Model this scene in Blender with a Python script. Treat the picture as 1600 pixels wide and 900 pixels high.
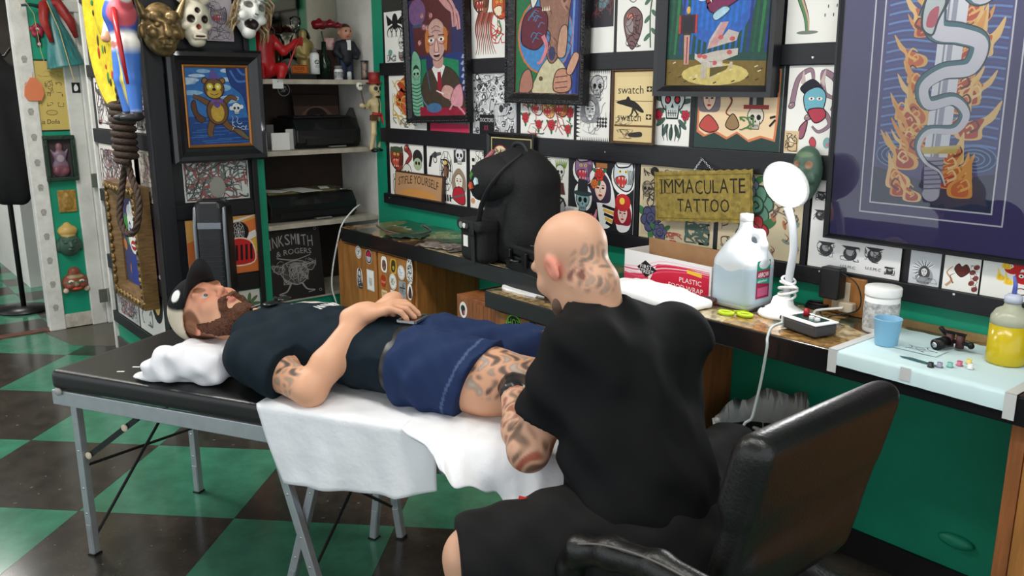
import bpy, bmesh, math, random
import numpy as np
from mathutils import Vector, Matrix

for o in list(bpy.data.objects):
 bpy.data.objects.remove(o)
SC = bpy.context.scene
COL = SC.collection
random.seed(7)
R = math.radians

# ------------------------------------------------------------------ camera
F_PX, TILT, AZ, H = 1318.3, R(13.166), R(140.326), 1.42
cam_d = bpy.data.cameras.new('camera')
cam = bpy.data.objects.new('camera', cam_d)
COL.objects.link(cam)
cam.location = (0, 0, H)
cam.rotation_euler = (R(90) - TILT, 0, AZ - R(90))
cam_d.sensor_width = 36
cam_d.lens = F_PX / 1600 * 36
cam_d.clip_start = 0.05
SC.camera = cam

# ------------------------------------------------------------------ light
SC.view_settings.view_transform = 'Standard'
SC.view_settings.look = 'None'
SC.view_settings.exposure = 0.42
SC.view_settings.gamma = 1
SC.view_settings.use_curve_mapping = False
wd = bpy.data.worlds.new('daylight')
SC.world = wd
wd.use_nodes = True
wd.node_tree.nodes['Background'].inputs[0].default_value = (0.90, 0.96, 1.0, 1)
wd.node_tree.nodes['Background'].inputs[1].default_value = 1.15


def area(name, loc, rot, sx, sy, power, col=(1, 1, 1)):
 l = bpy.data.lights.new(name, 'AREA')
 l.shape = 'RECTANGLE'
 l.size, l.size_y, l.energy, l.color = sx, sy, power, col
 o = bpy.data.objects.new(name, l)
 COL.objects.link(o)
 o.location, o.rotation_euler = loc, rot
 return o


CEIL = 2.62
FIX = [(-1.9, 0.95, 11), (-3.9, 0.45, 30), (-0.5, 1.1, 11)]     # fluorescent fixtures: centre x, y, watts
for fx, fy, fw_ in FIX:
 area('fluorescent_light', (fx, fy, CEIL - 0.10), (0, 0, 0), 1.2, 0.16, fw_, (1.0, 0.98, 0.94))
area('next_room_light', (-7.0, 0.4, CEIL - 0.10), (0, 0, 0), 0.8, 0.8, 40, (1.0, 0.97, 0.92))

# ------------------------------------------------------------------ pixel -> place
_ca, _sa = math.cos(AZ - R(90)), math.sin(AZ - R(90))


def ray(u, v):
 a, b = (u - 800) / F_PX, (450 - v) / F_PX
 x, y, z = a, math.cos(TILT) + math.sin(TILT) * b, -math.sin(TILT) + math.cos(TILT) * b
 return Vector((x * _ca - y * _sa, x * _sa + y * _ca, z))


def at_x(u, v, X):
 d = ray(u, v); return Vector((0, 0, H)) + d * (X / d.x)


def at_y(u, v, Y):
 d = ray(u, v); return Vector((0, 0, H)) + d * (Y / d.y)


def at_z(u, v, Z):
 d = ray(u, v); return Vector((0, 0, H)) + d * ((Z - H) / d.z)


def at_d(u, v, dep):
 return Vector((0, 0, H)) + ray(u, v) * dep


# main planes of the room (metres)
YW, XL, YC, XD, XE = 2.345, -3.957, 1.22, -5.588, -4.948   # back wall, alcove wall, jut face, door wall, jut end
ZC, YF, TC = 0.77, 1.967, 0.07                             # counter height, front, thickness

# ------------------------------------------------------------------ mesh helpers


def lin(c):
 return tuple(((x / 255) / 12.92 if x <= 10 else ((x / 255 + .055) / 1.055) ** 2.4) for x in c[:3])


class MB:
 def __init__(s):
  s.v, s.f, s.m = [], [], []

 def add(s, vs, fs, mi=0):
  n = len(s.v)
  s.v += [tuple(p) for p in vs]
  s.f += [tuple(n + i for i in f) for f in fs]
  s.m += [mi] * len(fs)
  return s

 def box(s, x0, x1, y0, y1, z0, z1, mi=0):
  vs = [(x, y, z) for z in (z0, z1) for y in (y0, y1) for x in (x0, x1)]
  return s.add(vs, [(0, 2, 3, 1), (4, 5, 7, 6), (0, 1, 5, 4), (2, 6, 7, 3), (0, 4, 6, 2), (1, 3, 7, 5)], mi)

 def obox(s, c, ax, ay, az, mi=0):               # centre and three half-axis vectors
  c, ax, ay, az = map(Vector, (c, ax, ay, az))
  vs = [c + ax * i + ay * j + az * k for k in (-1, 1) for j in (-1, 1) for i in (-1, 1)]
  return s.add(vs, [(0, 2, 3, 1), (4, 5, 7, 6), (0, 1, 5, 4), (2, 6, 7, 3), (0, 4, 6, 2), (1, 3, 7, 5)], mi)

 def bar(s, a, b, w, t, up=(0, 0, 1), mi=0):     # rectangular bar from a to b
  a, b = Vector(a), Vector(b)
  d = (b - a).normalized()
  x = d.cross(Vector(up))
  x = x.normalized() if x.length > 1e-4 else Vector((1, 0, 0))
  y = x.cross(d)
  return s.obox((a + b) / 2, x * w / 2, y * t / 2, (b - a) / 2, mi)

 def tube(s, path, r, n=8, closed=False, mi=0, flat=1.0):
  P = [Vector(p) for p in path]
  m = len(P)
  rr = r if isinstance(r, (list, tuple)) else [r] * m
  T = []
  for i in range(m):
   a = P[(i - 1) % m] if (closed or i > 0) else P[i]
   b = P[(i + 1) % m] if (closed or i < m - 1) else P[i]
   T.append((b - a).normalized() if (b - a).length > 1e-9 else Vector((0, 0, 1)))
  up = Vector((0, 0, 1)) if abs(T[0].z) < .9 else Vector((1, 0, 0))
  nrm = (up - T[0] * up.dot(T[0])).normalized()
  vs = []
  for i in range(m):
   nrm = nrm - T[i] * nrm.dot(T[i])
   nrm = nrm.normalized() if nrm.length > 1e-6 else T[i].orthogonal().normalized()
   bi = T[i].cross(nrm)
   for k in range(n):
    a = 2 * math.pi * k / n
    vs.append(P[i] + nrm * (math.cos(a) * rr[i] * flat) + bi * (math.sin(a) * rr[i]))
  fs = []
  for i in range(m if closed else m - 1):
   j = (i + 1) % m
   for k in range(n):
    q = (k + 1) % n
    fs.append((i * n + k, i * n + q, j * n + q, j * n + k))
  if not closed:
   fs.append(tuple(range(n - 1, -1, -1)))
   fs.append(tuple((m - 1) * n + k for k in range(n)))
  return s.add(vs, fs, mi)

 def lathe(s, prof, c=(0, 0, 0), n=24, mi=0, sx=1, sy=1, M=None):
  vs, fs = [], []
  for r, z in prof:
   for k in range(n):
    a = 2 * math.pi * k / n
    vs.append(Vector((math.cos(a) * r * sx, math.sin(a) * r * sy, z)))
  for i in range(len(prof) - 1):
   for k in range(n):
    q = (k + 1) % n
    fs.append((i * n + k, i * n + q, (i + 1) * n + q, (i + 1) * n + k))
  fs.append(tuple(range(n - 1, -1, -1)))
  fs.append(tuple((len(prof) - 1) * n + k for k in range(n)))
  if M is not None:
   vs = [M @ p for p in vs]
  return s.add([p + Vector(c) for p in vs], fs, mi)

 def ell(s, c, r, M=None, nu=16, nv=10, mi=0):
  vs, fs = [], []
  for j in range(nv + 1):
   t = math.pi * j / nv
   for k in range(nu):
    a = 2 * math.pi * k / nu
    p = Vector((r[0] * math.sin(t) * math.cos(a), r[1] * math.sin(t) * math.sin(a), -r[2] * math.cos(t)))
    vs.append((M @ p if M is not None else p) + Vector(c))
  for j in range(nv):
   for k in range(nu):
    q = (k + 1) % nu
    fs.append((j * nu + k, j * nu + q, (j + 1) * nu + q, (j + 1) * nu + k))
  return s.add(vs, fs, mi)

 def prism(s, pts, f0, f1, mi=0):                 # outline pts (2D); f0, f1 map (a, b) -> front and back 3D point
  n = len(pts)
  vs = [f0(*p) for p in pts] + [f1(*p) for p in pts]
  fs = [tuple(range(n)), tuple(range(2 * n - 1, n - 1, -1))]
  fs += [(i, n + i, n + (i + 1) % n, (i + 1) % n) for i in range(n)]
  return s.add(vs, fs, mi)

 def build(s, name, mat, parent=None, smooth=False, bevel=0, world=True, segs=2, fix=True):
  me = bpy.data.meshes.new(name)
  me.from_pydata(s.v, [], s.f)
  mats = mat if isinstance(mat, (list, tuple)) else [mat]
  for m in mats:
   me.materials.append(m)
  if len(mats) > 1:
   me.polygons.foreach_set('material_index', s.m)
  if fix:
   bm = bmesh.new(); bm.from_mesh(me)
   bmesh.ops.recalc_face_normals(bm, faces=bm.faces)
   bm.to_mesh(me); bm.free()
  if smooth:
   me.polygons.foreach_set('use_smooth', [True] * len(me.polygons))
  me.update()
  return link(name, me, parent, world, bevel, segs, smooth)


def link(name, me, parent=None, world=True, bevel=0, segs=2, smooth=False):
 o = bpy.data.objects.new(name, me)
 COL.objects.link(o)
 if parent is not None:
  o.parent = parent
  if world:
   o.matrix_parent_inverse = full(parent).inverted()
 if bevel:
  b = o.modifiers.new('bevel', 'BEVEL')
  b.width, b.segments, b.limit_method, b.angle_limit = bevel, segs, 'ANGLE', R(40)
  b.harden_normals = False
 return o


def full(o):
 m = Matrix.LocRotScale(o.location, o.rotation_euler, o.scale)
 if o.parent is not None:
  m = full(o.parent) @ o.matrix_parent_inverse @ m
 return m


def tag(o, label, cat, group=None):
 o['label'], o['category'] = label, cat
 if group:
  o['group'] = group
 return o


def thing(name, label, cat, loc=(0, 0, 0), rz=0, group=None):
 o = bpy.data.objects.new(name, None)
 o.empty_display_size = .05
 COL.objects.link(o)
 o.location, o.rotation_euler = loc, (0, 0, rz)
 return tag(o, label, cat, group)


def struct(o):
 o['kind'] = 'structure'
 return o


def copy_tree(o, parent=None):
 c = o.copy()
 COL.objects.link(c)
 c.parent = parent
 for ch in list(o.children):
  if ch is not c:
   copy_tree(ch, c)
 return c


def smooth_path(pts, k=6, closed=False):
 P = [Vector(p) for p in pts]
 n = len(P)
 out = []
 for i in range(n if closed else n - 1):
  a = P[(i - 1) % n] if (closed or i > 0) else P[0]
  b, c = P[i], P[(i + 1) % n]
  d = P[(i + 2) % n] if (closed or i < n - 2) else P[-1]
  for j in range(k):
   t = j / k
   out.append(.5 * ((2 * b) + (c - a) * t + (2 * a - 5 * b + 4 * c - d) * t * t + (3 * b - a - 3 * c + d) * t ** 3))
 if not closed:
  out.append(P[-1])
 return out


# ------------------------------------------------------------------ materials
MATS = {}


def mat(name, c, rough=.5, metal=0, spec=.5, noise=None, bump=None, coat=0, trans=0, ior=1.45, alpha=1, emit=None, c2=None, stretch=None, sub=0):
 """principled material; noise=(scale, amount) varies the colour towards c2; bump=(scale, strength)"""
 if name in MATS:
  return MATS[name]
 m = bpy.data.materials.new(name)
 m.use_nodes = True
 nt = m.node_tree
 b = nt.nodes['Principled BSDF']
 L = lin(c) + (1,)
 b.inputs['Base Color'].default_value = L
 b.inputs['Roughness'].default_value = rough
 b.inputs['Metallic'].default_value = metal
 b.inputs['Specular IOR Level'].default_value = spec
 b.inputs['Coat Weight'].default_value = coat
 b.inputs['Transmission Weight'].default_value = trans
 b.inputs['IOR'].default_value = ior
 b.inputs['Alpha'].default_value = alpha
 if sub:
  b.inputs['Subsurface Weight'].default_value = sub
  b.inputs['Subsurface Radius'].default_value = (.012, .005, .003)
  b.inputs['Subsurface Scale'].default_value = 1
 if emit:
  b.inputs['Emission Color'].default_value = lin(emit[0]) + (1,)
  b.inputs['Emission Strength'].default_value = emit[1]
 tc = nt.nodes.new('ShaderNodeTexCoord')
 src = tc.outputs['Object']
 if stretch:
  mp = nt.nodes.new('ShaderNodeMapping')
  mp.inputs['Scale'].default_value = stretch
  nt.links.new(src, mp.inputs['Vector'])
  src = mp.outputs['Vector']
 if noise:
  n = nt.nodes.new('ShaderNodeTexNoise')
  n.inputs['Scale'].default_value = noise[0]
  n.inputs['Detail'].default_value = 6
  n.inputs['Roughness'].default_value = .62
  nt.links.new(src, n.inputs['Vector'])
  r = nt.nodes.new('ShaderNodeValToRGB')
  r.color_ramp.elements[0].position, r.color_ramp.elements[1].position = .32, .70
  k = noise[1]
  if c2 is None:
   c2 = tuple(x * (1 - k) for x in c)
   k = 1
  D = lin(c2)
  r.color_ramp.elements[0].color = tuple(L[i] * (1 - k) + D[i] * k for i in range(3)) + (1,)
  r.color_ramp.elements[1].color = L
  nt.links.new(n.outputs['Fac'], r.inputs['Fac'])
  nt.links.new(r.outputs['Color'], b.inputs['Base Color'])
 if bump:
  n = nt.nodes.new('ShaderNodeTexNoise')
  n.inputs['Scale'].default_value = bump[0]
  n.inputs['Detail'].default_value = 4
  nt.links.new(src, n.inputs['Vector'])
  bp = nt.nodes.new('ShaderNodeBump')
  bp.inputs['Strength'].default_value = bump[1]
  bp.inputs['Distance'].default_value = .01
  nt.links.new(n.outputs['Fac'], bp.inputs['Height'])
  nt.links.new(bp.outputs['Normal'], b.inputs['Normal'])
 MATS[name] = m
 return m


def mat_attr(name, rough=.6, spec=.3, coat=0, grain=0):
 """colour comes from the mesh's own print colours"""
 if name in MATS:
  return MATS[name]
 m = bpy.data.materials.new(name)
 m.use_nodes = True
 nt = m.node_tree
 b = nt.nodes['Principled BSDF']
 a = nt.nodes.new('ShaderNodeAttribute')
 a.attribute_name = 'ink'
 out = a.outputs['Color']
 if grain:
  tc = nt.nodes.new('ShaderNodeTexCoord')
  n = nt.nodes.new('ShaderNodeTexNoise')
  n.inputs['Scale'].default_value = 60
  n.inputs['Detail'].default_value = 5
  nt.links.new(tc.outputs['Object'], n.inputs['Vector'])
  mr = nt.nodes.new('ShaderNodeMapRange')
  mr.inputs[1].default_value, mr.inputs[2].default_value = .3, .7
  mr.inputs[3].default_value, mr.inputs[4].default_value = 1 - grain, 1
  nt.links.new(n.outputs['Fac'], mr.inputs[0])
  mx = nt.nodes.new('ShaderNodeMix')
  mx.data_type, mx.blend_type = 'RGBA', 'MULTIPLY'
  mx.inputs[0].default_value = 1
  nt.links.new(out, mx.inputs[6])
  nt.links.new(mr.outputs[0], mx.inputs[7])
  out = mx.outputs[2]
 nt.links.new(out, b.inputs['Base Color'])
 b.inputs['Roughness'].default_value = rough
 b.inputs['Specular IOR Level'].default_value = spec
 b.inputs['Coat Weight'].default_value = coat
 MATS[name] = m
 return m


GREEN = mat('green_paint', (22, 150, 116), .45, noise=(3, .10), bump=(25, .08))
WHITE_TRIM = mat('white_gloss_paint', (226, 222, 216), .4, noise=(6, .12), bump=(18, .05))
WHITE_WALL = mat('white_wall_paint', (222, 220, 214), .6, noise=(3, .06))
BLACK_RAIL = mat('black_stained_wood', (27, 27, 32), .45, noise=(8, .25), stretch=(1, 8, 8), bump=(30, .06))
BLACK_GLOSS = mat('black_gloss_paint', (20, 20, 22), .28, coat=.2)
WOOD = mat('orange_wood', (186, 124, 62), .45, noise=(4, .28), stretch=(9, 9, 1))
WOOD_RED = mat('red_brown_wood', (172, 106, 60), .45, noise=(4, .3), stretch=(9, 9, 1))
WOOD_DK = mat('dark_brown_panel', (58, 40, 32), .6, noise=(5, .3))
PAPER = mat('white_paper', (236, 234, 230), .75, spec=.2)
PRINT = mat_attr('printed_ink', .55, .3)
PAINT_ART = mat_attr('oil_paint', .5, .35, grain=.25)
BLACK_PL = mat('black_plastic', (22, 22, 24), .38)
WHITE_PL = mat('white_plastic', (238, 238, 236), .35)
CHROME = mat('polished_steel', (200, 202, 205), .22, metal=1)
ALU = mat('grey_aluminium', (176, 180, 184), .38, metal=.6, noise=(20, .08))
# ================================================================== the setting
TS = 0.5586                                              # checker tile side
TO_X, TO_Y, TANG = -3.8083, 0.5514, R(44.9)
T_GREEN = mat('green_vinyl_tile', (66, 130, 103), .17, spec=.5, noise=(7, .22), bump=(4, .03))
T_BLACK = mat('black_vinyl_tile', (66, 61, 55), .17, spec=.5, noise=(9, .35), bump=(4, .03))


def speckle(m, col):
 nt = m.node_tree
 b = nt.nodes['Principled BSDF']
 old = b.inputs['Base Color'].links[0].from_socket
 tc = nt.nodes.new('ShaderNodeTexCoord')
 v = nt.nodes.new('ShaderNodeTexNoise')
 v.inputs['Scale'].default_value = 42
 v.inputs['Detail'].default_value = 3
 nt.links.new(tc.outputs['Object'], v.inputs['Vector'])
 r = nt.nodes.new('ShaderNodeValToRGB')
 r.color_ramp.elements[0].position, r.color_ramp.elements[1].position = .70, .735
 nt.links.new(v.outputs['Fac'], r.inputs['Fac'])
 mx = nt.nodes.new('ShaderNodeMix')
 mx.data_type = 'RGBA'
 nt.links.new(r.outputs['Color'], mx.inputs[0])
 nt.links.new(old, mx.inputs[6])
 mx.inputs[7].default_value = lin(col) + (1,)
 nt.links.new(mx.outputs[2], b.inputs['Base Color'])


speckle(T_BLACK, (120, 116, 108))
fl = MB().box(-9.2, 1.6, -2.6, YW + .1, -.06, -.004)
floor = struct(fl.build('floor', mat('floor_bed', (40, 38, 36), .8)))


def tile_mesh(side, m):
 g = .0006
 me = MB().box(g, side - g, g, side - g, -.004, 0).build('floor_tile', m).data
 bpy.data.objects.remove([o for o in bpy.data.objects if o.data == me][0])
 return me


tg, tb = tile_mesh(TS, T_GREEN), tile_mesh(TS, T_BLACK)
e1 = Vector((math.cos(TANG), math.sin(TANG), 0)); e2 = Vector((-e1.y, e1.x, 0))


def tile(me, loc, rz):
 o = bpy.data.objects.new('floor_tile', me)
 COL.objects.link(o)
 o.parent = floor
 o.location, o.rotation_euler = loc, (0, 0, rz)


def clip_poly(P, keep):                                  # keep = list of (nx, ny, d): nx*x + ny*y >= d
 for nx, ny, d in keep:
  out = []
  for k in range(len(P)):
   a, b = P[k - 1], P[k]
   da, db = nx * a[0] + ny * a[1] - d, nx * b[0] + ny * b[1] - d
   if (da < 0) != (db < 0):
    t = da / (da - db)
    out.append((a[0] + (b[0] - a[0]) * t, a[1] + (b[1] - a[1]) * t))
   if db >= 0:
    out.append(tuple(b[:2]))
  P = out
  if len(P) < 3:
   return []
 return P


for i in range(-14, 15):
 for j in range(-12, 14):
  p = Vector((TO_X, TO_Y, 0)) + e1 * TS * j - e2 * TS * (i + 1)
  cs = [p, p + e1 * TS, p + (e1 + e2) * TS, p + e2 * TS]
  c = p + (e1 + e2) * TS / 2
  if c.x > 1.0 or c.y < -1.5:
   continue
  q = clip_poly([(a.x, a.y) for a in cs], [(1, 0, XD + .02), (0, -1, -YW)])
  if len(q) < 3:
   continue
  if max(a.y for a in cs) < YW and min(a.x for a in cs) > XD + .02:
   tile(tg if (i + j) % 2 else tb, p, TANG)
  else:
   MB().prism(q, lambda a, b: (a, b, 0), lambda a, b: (a, b, -.004)).build('floor_tile', T_GREEN if (i + j) % 2 else T_BLACK, floor)
MB().prism([(XD + .02, .95), (XD + .42, 1.02), (XD + .58, YC - .03), (XD + .55, YC + .5), (XD + .02, YC + .5)], lambda a, b: (a, b, .001), lambda a, b: (a, b, -.004)).build('worn_floor', mat('worn_floor', (88, 80, 70), .3, noise=(4, .5), c2=(58, 66, 56)), floor)

# floor of the next room: smaller tiles set square to the walls
t2 = .288
ng, nb = tile_mesh(t2, T_GREEN), tile_mesh(t2, T_BLACK)
for i in range(11):
 for j in range(11):
  tile(ng if (i + j) % 2 else nb, (XD - .06 - (i + 1) * t2, 1.015 + t2 - (j + 1) * t2 + .288, 0), 0)
struct(MB().box(XD - .06, XD + .02, -.6, 1.35, -.004, .006).build('trim_1', mat('worn_red_sill', (112, 66, 50), .4, noise=(9, .4))))

# walls
wb = MB().box(XL - .02, 1.3, YW, YW + .1, 0, CEIL)
struct(wb.build('wall_back', GREEN))
struct(MB().box(XL - .42, XL - .0, YW - .004, YW + .1, .37, CEIL).build('wall_alcove', WHITE_TRIM))
struct(MB().box(XE, XL, YC, 1.713, 0, CEIL).build('wall_left', GREEN))
struct(MB().box(XL - .44, XL - .38, 1.713, YW + .1, .37, CEIL).build('wall_alcove_back', WOOD_DK))
struct(MB().box(XL - .44, XL - .012, 1.713, YW, 0, .365).build('wall_alcove_base', GREEN))
struct(MB().box(XD - .12, XD, 1.0, YW + .1, 0, CEIL).build('wall_door', WHITE_WALL))
struct(MB().box(XD - .12, XD, -2.6, 1.0, 2.12, CEIL).build('wall_door_header', WHITE_WALL))
struct(MB().box(XD, XE + .02, YC + .5, YC + .6, 0, CEIL).build('wall_door_return', WHITE_WALL))
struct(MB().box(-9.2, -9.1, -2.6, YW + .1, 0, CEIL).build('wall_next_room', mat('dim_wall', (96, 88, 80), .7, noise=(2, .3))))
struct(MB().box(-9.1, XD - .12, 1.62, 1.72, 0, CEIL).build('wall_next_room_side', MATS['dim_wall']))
struct(MB().box(-9.2, 1.3, -2.6, YW + .1, CEIL, CEIL + .08).build('ceiling', mat('ceiling_paint', (214, 212, 206), .8)))

# fluorescent fixtures: tray and two tubes each
for k, (fx, fy, _) in enumerate(FIX):
 t = thing('ceiling_light', ['two-tube fluorescent ceiling light over the padded table', 'two-tube fluorescent ceiling light toward the doorway', 'two-tube fluorescent ceiling light over the office chair'][k], 'light', (fx, fy, CEIL))
 MB().box(fx - .62, fx + .62, fy - .1, fy + .1, CEIL - .06, CEIL - .001).build('tray', WHITE_PL, t, bevel=.01)
 for s in (-.045, .045):
  MB().tube([(fx - .6, fy + s, CEIL - .078), (fx + .6, fy + s, CEIL - .078)], .014, 10).build('lamp_tube', mat('lit_tube', (255, 252, 245), .4, emit=((255, 250, 240), 6)), t, smooth=True)

# baseboards
KICK = mat('black_rubber_base', (20, 19, 18), .5, noise=(12, .3))
struct(MB().box(-3.2, 1.3, YW - .012, YW, 0, .092).build('baseboard_back', KICK))
struct(MB().box(XE, XL + .01, YC - .012, YC, 0, .07).build('baseboard_left', mat('grey_base', (70, 70, 68), .5)))

# pilaster beside the doorway: white casings, green panel, worn plinth
SK = mat('white_trim_prints', (222, 218, 212), .45, noise=(14, .12))
struct(MB().box(XD, XD + .03, .985, 1.075, 0, 2.3).build('trim_2', SK, bevel=.006))
struct(MB().box(XD, XD + .012, 1.075, 1.225, .09, 2.3).build('trim_3', GREEN))
struct(MB().box(XD, XD + .02, 1.075, 1.235, 0, .09).build('trim_4', mat('chipped_white_paint', (210, 202, 190), .5, noise=(16, .6), c2=(110, 90, 70))))
struct(MB().box(XD, XD + .028, 1.225, 1.31, 0, 1.92).build('trim_5', WHITE_TRIM, bevel=.006))
struct(MB().box(XD, XD + .05, 1.31, 1.37, 0, 1.89).build('trim_6', WHITE_TRIM, bevel=.008))
struct(MB().box(XD, XD + .07, 1.37, 1.40, 0, 1.86).build('trim_7', WHITE_TRIM, bevel=.004))
struct(MB().box(XD, XD + .06, 1.215, 1.72, 1.86, 1.92).build('trim_8', WHITE_TRIM, bevel=.006))
struct(MB().box(XD, XD + .01, 1.225, 1.72, 1.93, 2.3).build('trim_9', GREEN))
struct(MB().box(XE - .022, XE, YC - .022, YC + .1, 0, CEIL - .01).build('trim_10', WHITE_TRIM, bevel=.004))
HING = mat('steel_hinge', (150, 148, 140), .4, metal=.8)
for u, v in ((146, 110), (150, 282), (162, 462)):
 p = at_x(u, v, XD + .075)
 h = MB()
 h.box(XD + .07, XD + .075, p.y - .026, p.y + .022, p.z - .042, p.z + .042)
 h.tube([(XD + .078, p.y + .026, p.z - .045), (XD + .078, p.y + .026, p.z + .045)], .006, 8)
 struct(h.build('trim_11', HING, bevel=.002))
# small printed motifs down the white casing
PRN = MB()
for k in range(11):
 z = .14 + k * .145
 c = Vector((XD + .0306, 1.03, z))
 PRN.add([c + Vector((0, a, b)) for a, b in ((-.016, .01), (-.008, .022), (.010, .022), (.017, .008), (.010, -.018), (-.010, -.018))], [(0, 1, 2, 3, 4, 5)])
struct(PRN.build('trim_12', mat('faded_stamp_ink', (176, 170, 164), .6, noise=(90, .6), c2=(96, 92, 90))))
# ================================================================== flat print: a small vector painter
_TXT = {}


def text_mesh(txt):
 if txt not in _TXT:
  cu = bpy.data.curves.new('t', 'FONT')
  cu.body = txt
  cu.resolution_u = 2
  ob = bpy.data.objects.new('t', cu)
  me = ob.to_mesh()
  vs = [(v.co.x, v.co.y) for v in me.vertices]
  fs = [tuple(p.vertices) for p in me.polygons]
  ob.to_mesh_clear()
  bpy.data.objects.remove(ob)
  x0, x1 = min(v[0] for v in vs), max(v[0] for v in vs)
  y0, y1 = min(v[1] for v in vs), max(v[1] for v in vs)
  _TXT[txt] = ([((x - x0) / (x1 - x0), (y - y0) / (y1 - y0)) for x, y in vs], fs)
 return _TXT[txt]


class Art:
 """page of width 1 and height a; every call lays one more flat shape of ink on it"""

 def __init__(s, a, bg=(238, 236, 230), seed=1):
  s.a, s.v, s.f, s.c, s.n = a, [], [], [], 0
  s.r = random.Random(seed)
  s.win = [(1, 0, 0), (-1, 0, -1), (0, 1, 0), (0, -1, -a)]
  if bg:
   s.poly([(0, 0), (1, 0), (1, a), (0, a)], bg)

 def poly(s, P, col, clip=True):
  if clip:
   P = clip_poly([tuple(p) for p in P], s.win)
  if len(P) < 3:
   return s
  s.n += 1
  n = len(s.v)
  s.v += [(p[0], p[1], s.n) for p in P]
  s.f.append(tuple(range(n, n + len(P))))
  s.c.append(lin(col))
  return s

 def ell(s, x, y, rx, ry=None, col=(0, 0, 0), rot=0, n=18, a0=0, a1=360):
  ry = ry or rx
  c, q = math.cos(R(rot)), math.sin(R(rot))
  P = []
  m = n if a1 - a0 >= 360 else n + 1
  for k in range(m):
   t = R(a0 + (a1 - a0) * k / n)
   u, w = rx * math.cos(t), ry * math.sin(t)
   P.append((x + u * c - w * q, y + u * q + w * c))
  return s.poly(P, col)

 def ring(s, x, y, rx, ry, w, col, fill=None, rot=0):
  s.ell(x, y, rx, ry, col, rot)
  if fill:
   s.ell(x, y, rx - w, ry - w, fill, rot)
  return s

 def line(s, P, w, col, w1=None):
  w1 = w if w1 is None else w1
  s.n += 1
  P = [Vector(p) for p in P]
  n = len(s.v)
  m = len(P)
  for i, p in enumerate(P):
   d = (P[min(i + 1, m - 1)] - P[max(i - 1, 0)])
   d = Vector((-d.y, d.x)).normalized() * (w + (w1 - w) * i / max(1, m - 1)) / 2
   for q in (p + d, p - d):
    s.v.append((min(1, max(0, q.x)), min(s.a, max(0, q.y)), s.n))
  for i in range(m - 1):
   s.f.append((n + 2 * i, n + 2 * i + 1, n + 2 * i + 3, n + 2 * i + 2))
   s.c.append(lin(col))
  return s

 def curve(s, P, w, col, w1=None, k=5):
  return s.line([(p.x, p.y) for p in smooth_path([(x, y, 0) for x, y in P], k)], w, col, w1)

 def blob(s, P, col, edge=None, w=.012):
  Q = [(p.x, p.y) for p in smooth_path([(x, y, 0) for x, y in P], 5, True)]
  s.poly(Q, col)
  if edge:
   s.line(Q + [Q[0], Q[1]], w, edge)
  return s

 def text(s, txt, x, y, w, h, col, slant=0, arch=0):
  vs, fs = text_mesh(txt)
  s.n += 1
  n = len(s.v)
  for a, b in vs:
   s.v.append((x + w * a + slant * b * h, y + h * b + arch * (1 - (2 * a - 1) ** 2), s.n))
  for f in fs:
   s.f.append(tuple(n + i for i in f))
   s.c.append(lin(col))
  return s

 # ---- motifs
 def skull(s, x, y, r, bone=(225, 222, 210), dark=(25, 22, 24), eye=None):
  s.ell(x, y + .15 * r, r * 1.06, r * 1.06, dark)
  s.ell(x, y + .15 * r, r * .96, r * .96, bone)
  s.poly([(x - .62 * r, y - .35 * r), (x + .62 * r, y - .35 * r), (x + .5 * r, y - 1.25 * r), (x - .5 * r, y - 1.25 * r)], dark)
  s.poly([(x - .54 * r, y - .3 * r), (x + .54 * r, y - .3 * r), (x + .42 * r, y - 1.15 * r), (x - .42 * r, y - 1.15 * r)], bone)
  for q in (-1, 1):
   s.ell(x + q * .4 * r, y + .02 * r, .27 * r, .3 * r, dark, q * 20)
   if eye:
    s.ell(x + q * .4 * r, y + .02 * r, .17 * r, .18 * r, eye)
  s.poly([(x, y - .2 * r), (x + .13 * r, y - .5 * r), (x - .13 * r, y - .5 * r)], dark)
  for k in range(-2, 3):
   s.line([(x + k * .16 * r, y - .66 * r), (x + k * .15 * r, y - 1.08 * r)], .05 * r, dark)
  s.line([(x - .4 * r, y - .86 * r), (x + .4 * r, y - .86 * r)], .05 * r, dark)
  return s

 def rose(s, x, y, r, c=(190, 40, 48), d=None, leaf=(60, 110, 70)):
  d = d or tuple(int(v * .55) for v in c)
  if leaf:
   for a in (30, 150, 270):
    s.ell(x + r * 1.05 * math.cos(R(a)), y + r * 1.05 * math.sin(R(a)), r * .6, r * .28, leaf, a)
  for k in range(6):
   a = R(60 * k + 12)
   s.ell(x + r * .52 * math.cos(a), y + r * .52 * math.sin(a), r * .52, r * .44, d, 60 * k)
   s.ell(x + r * .5 * math.cos(a), y + r * .5 * math.sin(a), r * .45, r * .37, c, 60 * k)
  s.ell(x, y, r * .5, r * .5, d)
  s.ell(x, y + .05 * r, r * .4, r * .38, c)
  s.curve([(x - .2 * r, y), (x, y + .2 * r), (x + .2 * r, y), (x, y - .15 * r)], .08 * r, d)
  return s

 def face(s, x, y, r, skin=(228, 190, 165), hair=(40, 32, 34), lip=(180, 40, 48)):
  s.blob([(x - r, y + .5 * r), (x, y + 1.3 * r), (x + r, y + .5 * r), (x + 1.05 * r, y - .9 * r), (x, y - 1.1 * r), (x - 1.05 * r, y - .9 * r)], hair)
  s.blob([(x - .62 * r, y + .3 * r), (x, y + .75 * r), (x + .62 * r, y + .3 * r), (x + .5 * r, y - .5 * r), (x, y - .95 * r), (x - .5 * r, y - .5 * r)], skin, (40, 30, 30), .06 * r)
  for q in (-1, 1):
   s.ell(x + q * .27 * r, y + .05 * r, .15 * r, .07 * r, (30, 24, 26))
   s.line([(x + q * .12 * r, y + .26 * r), (x + q * .42 * r, y + .25 * r)], .06 * r, (40, 30, 30))
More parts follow.
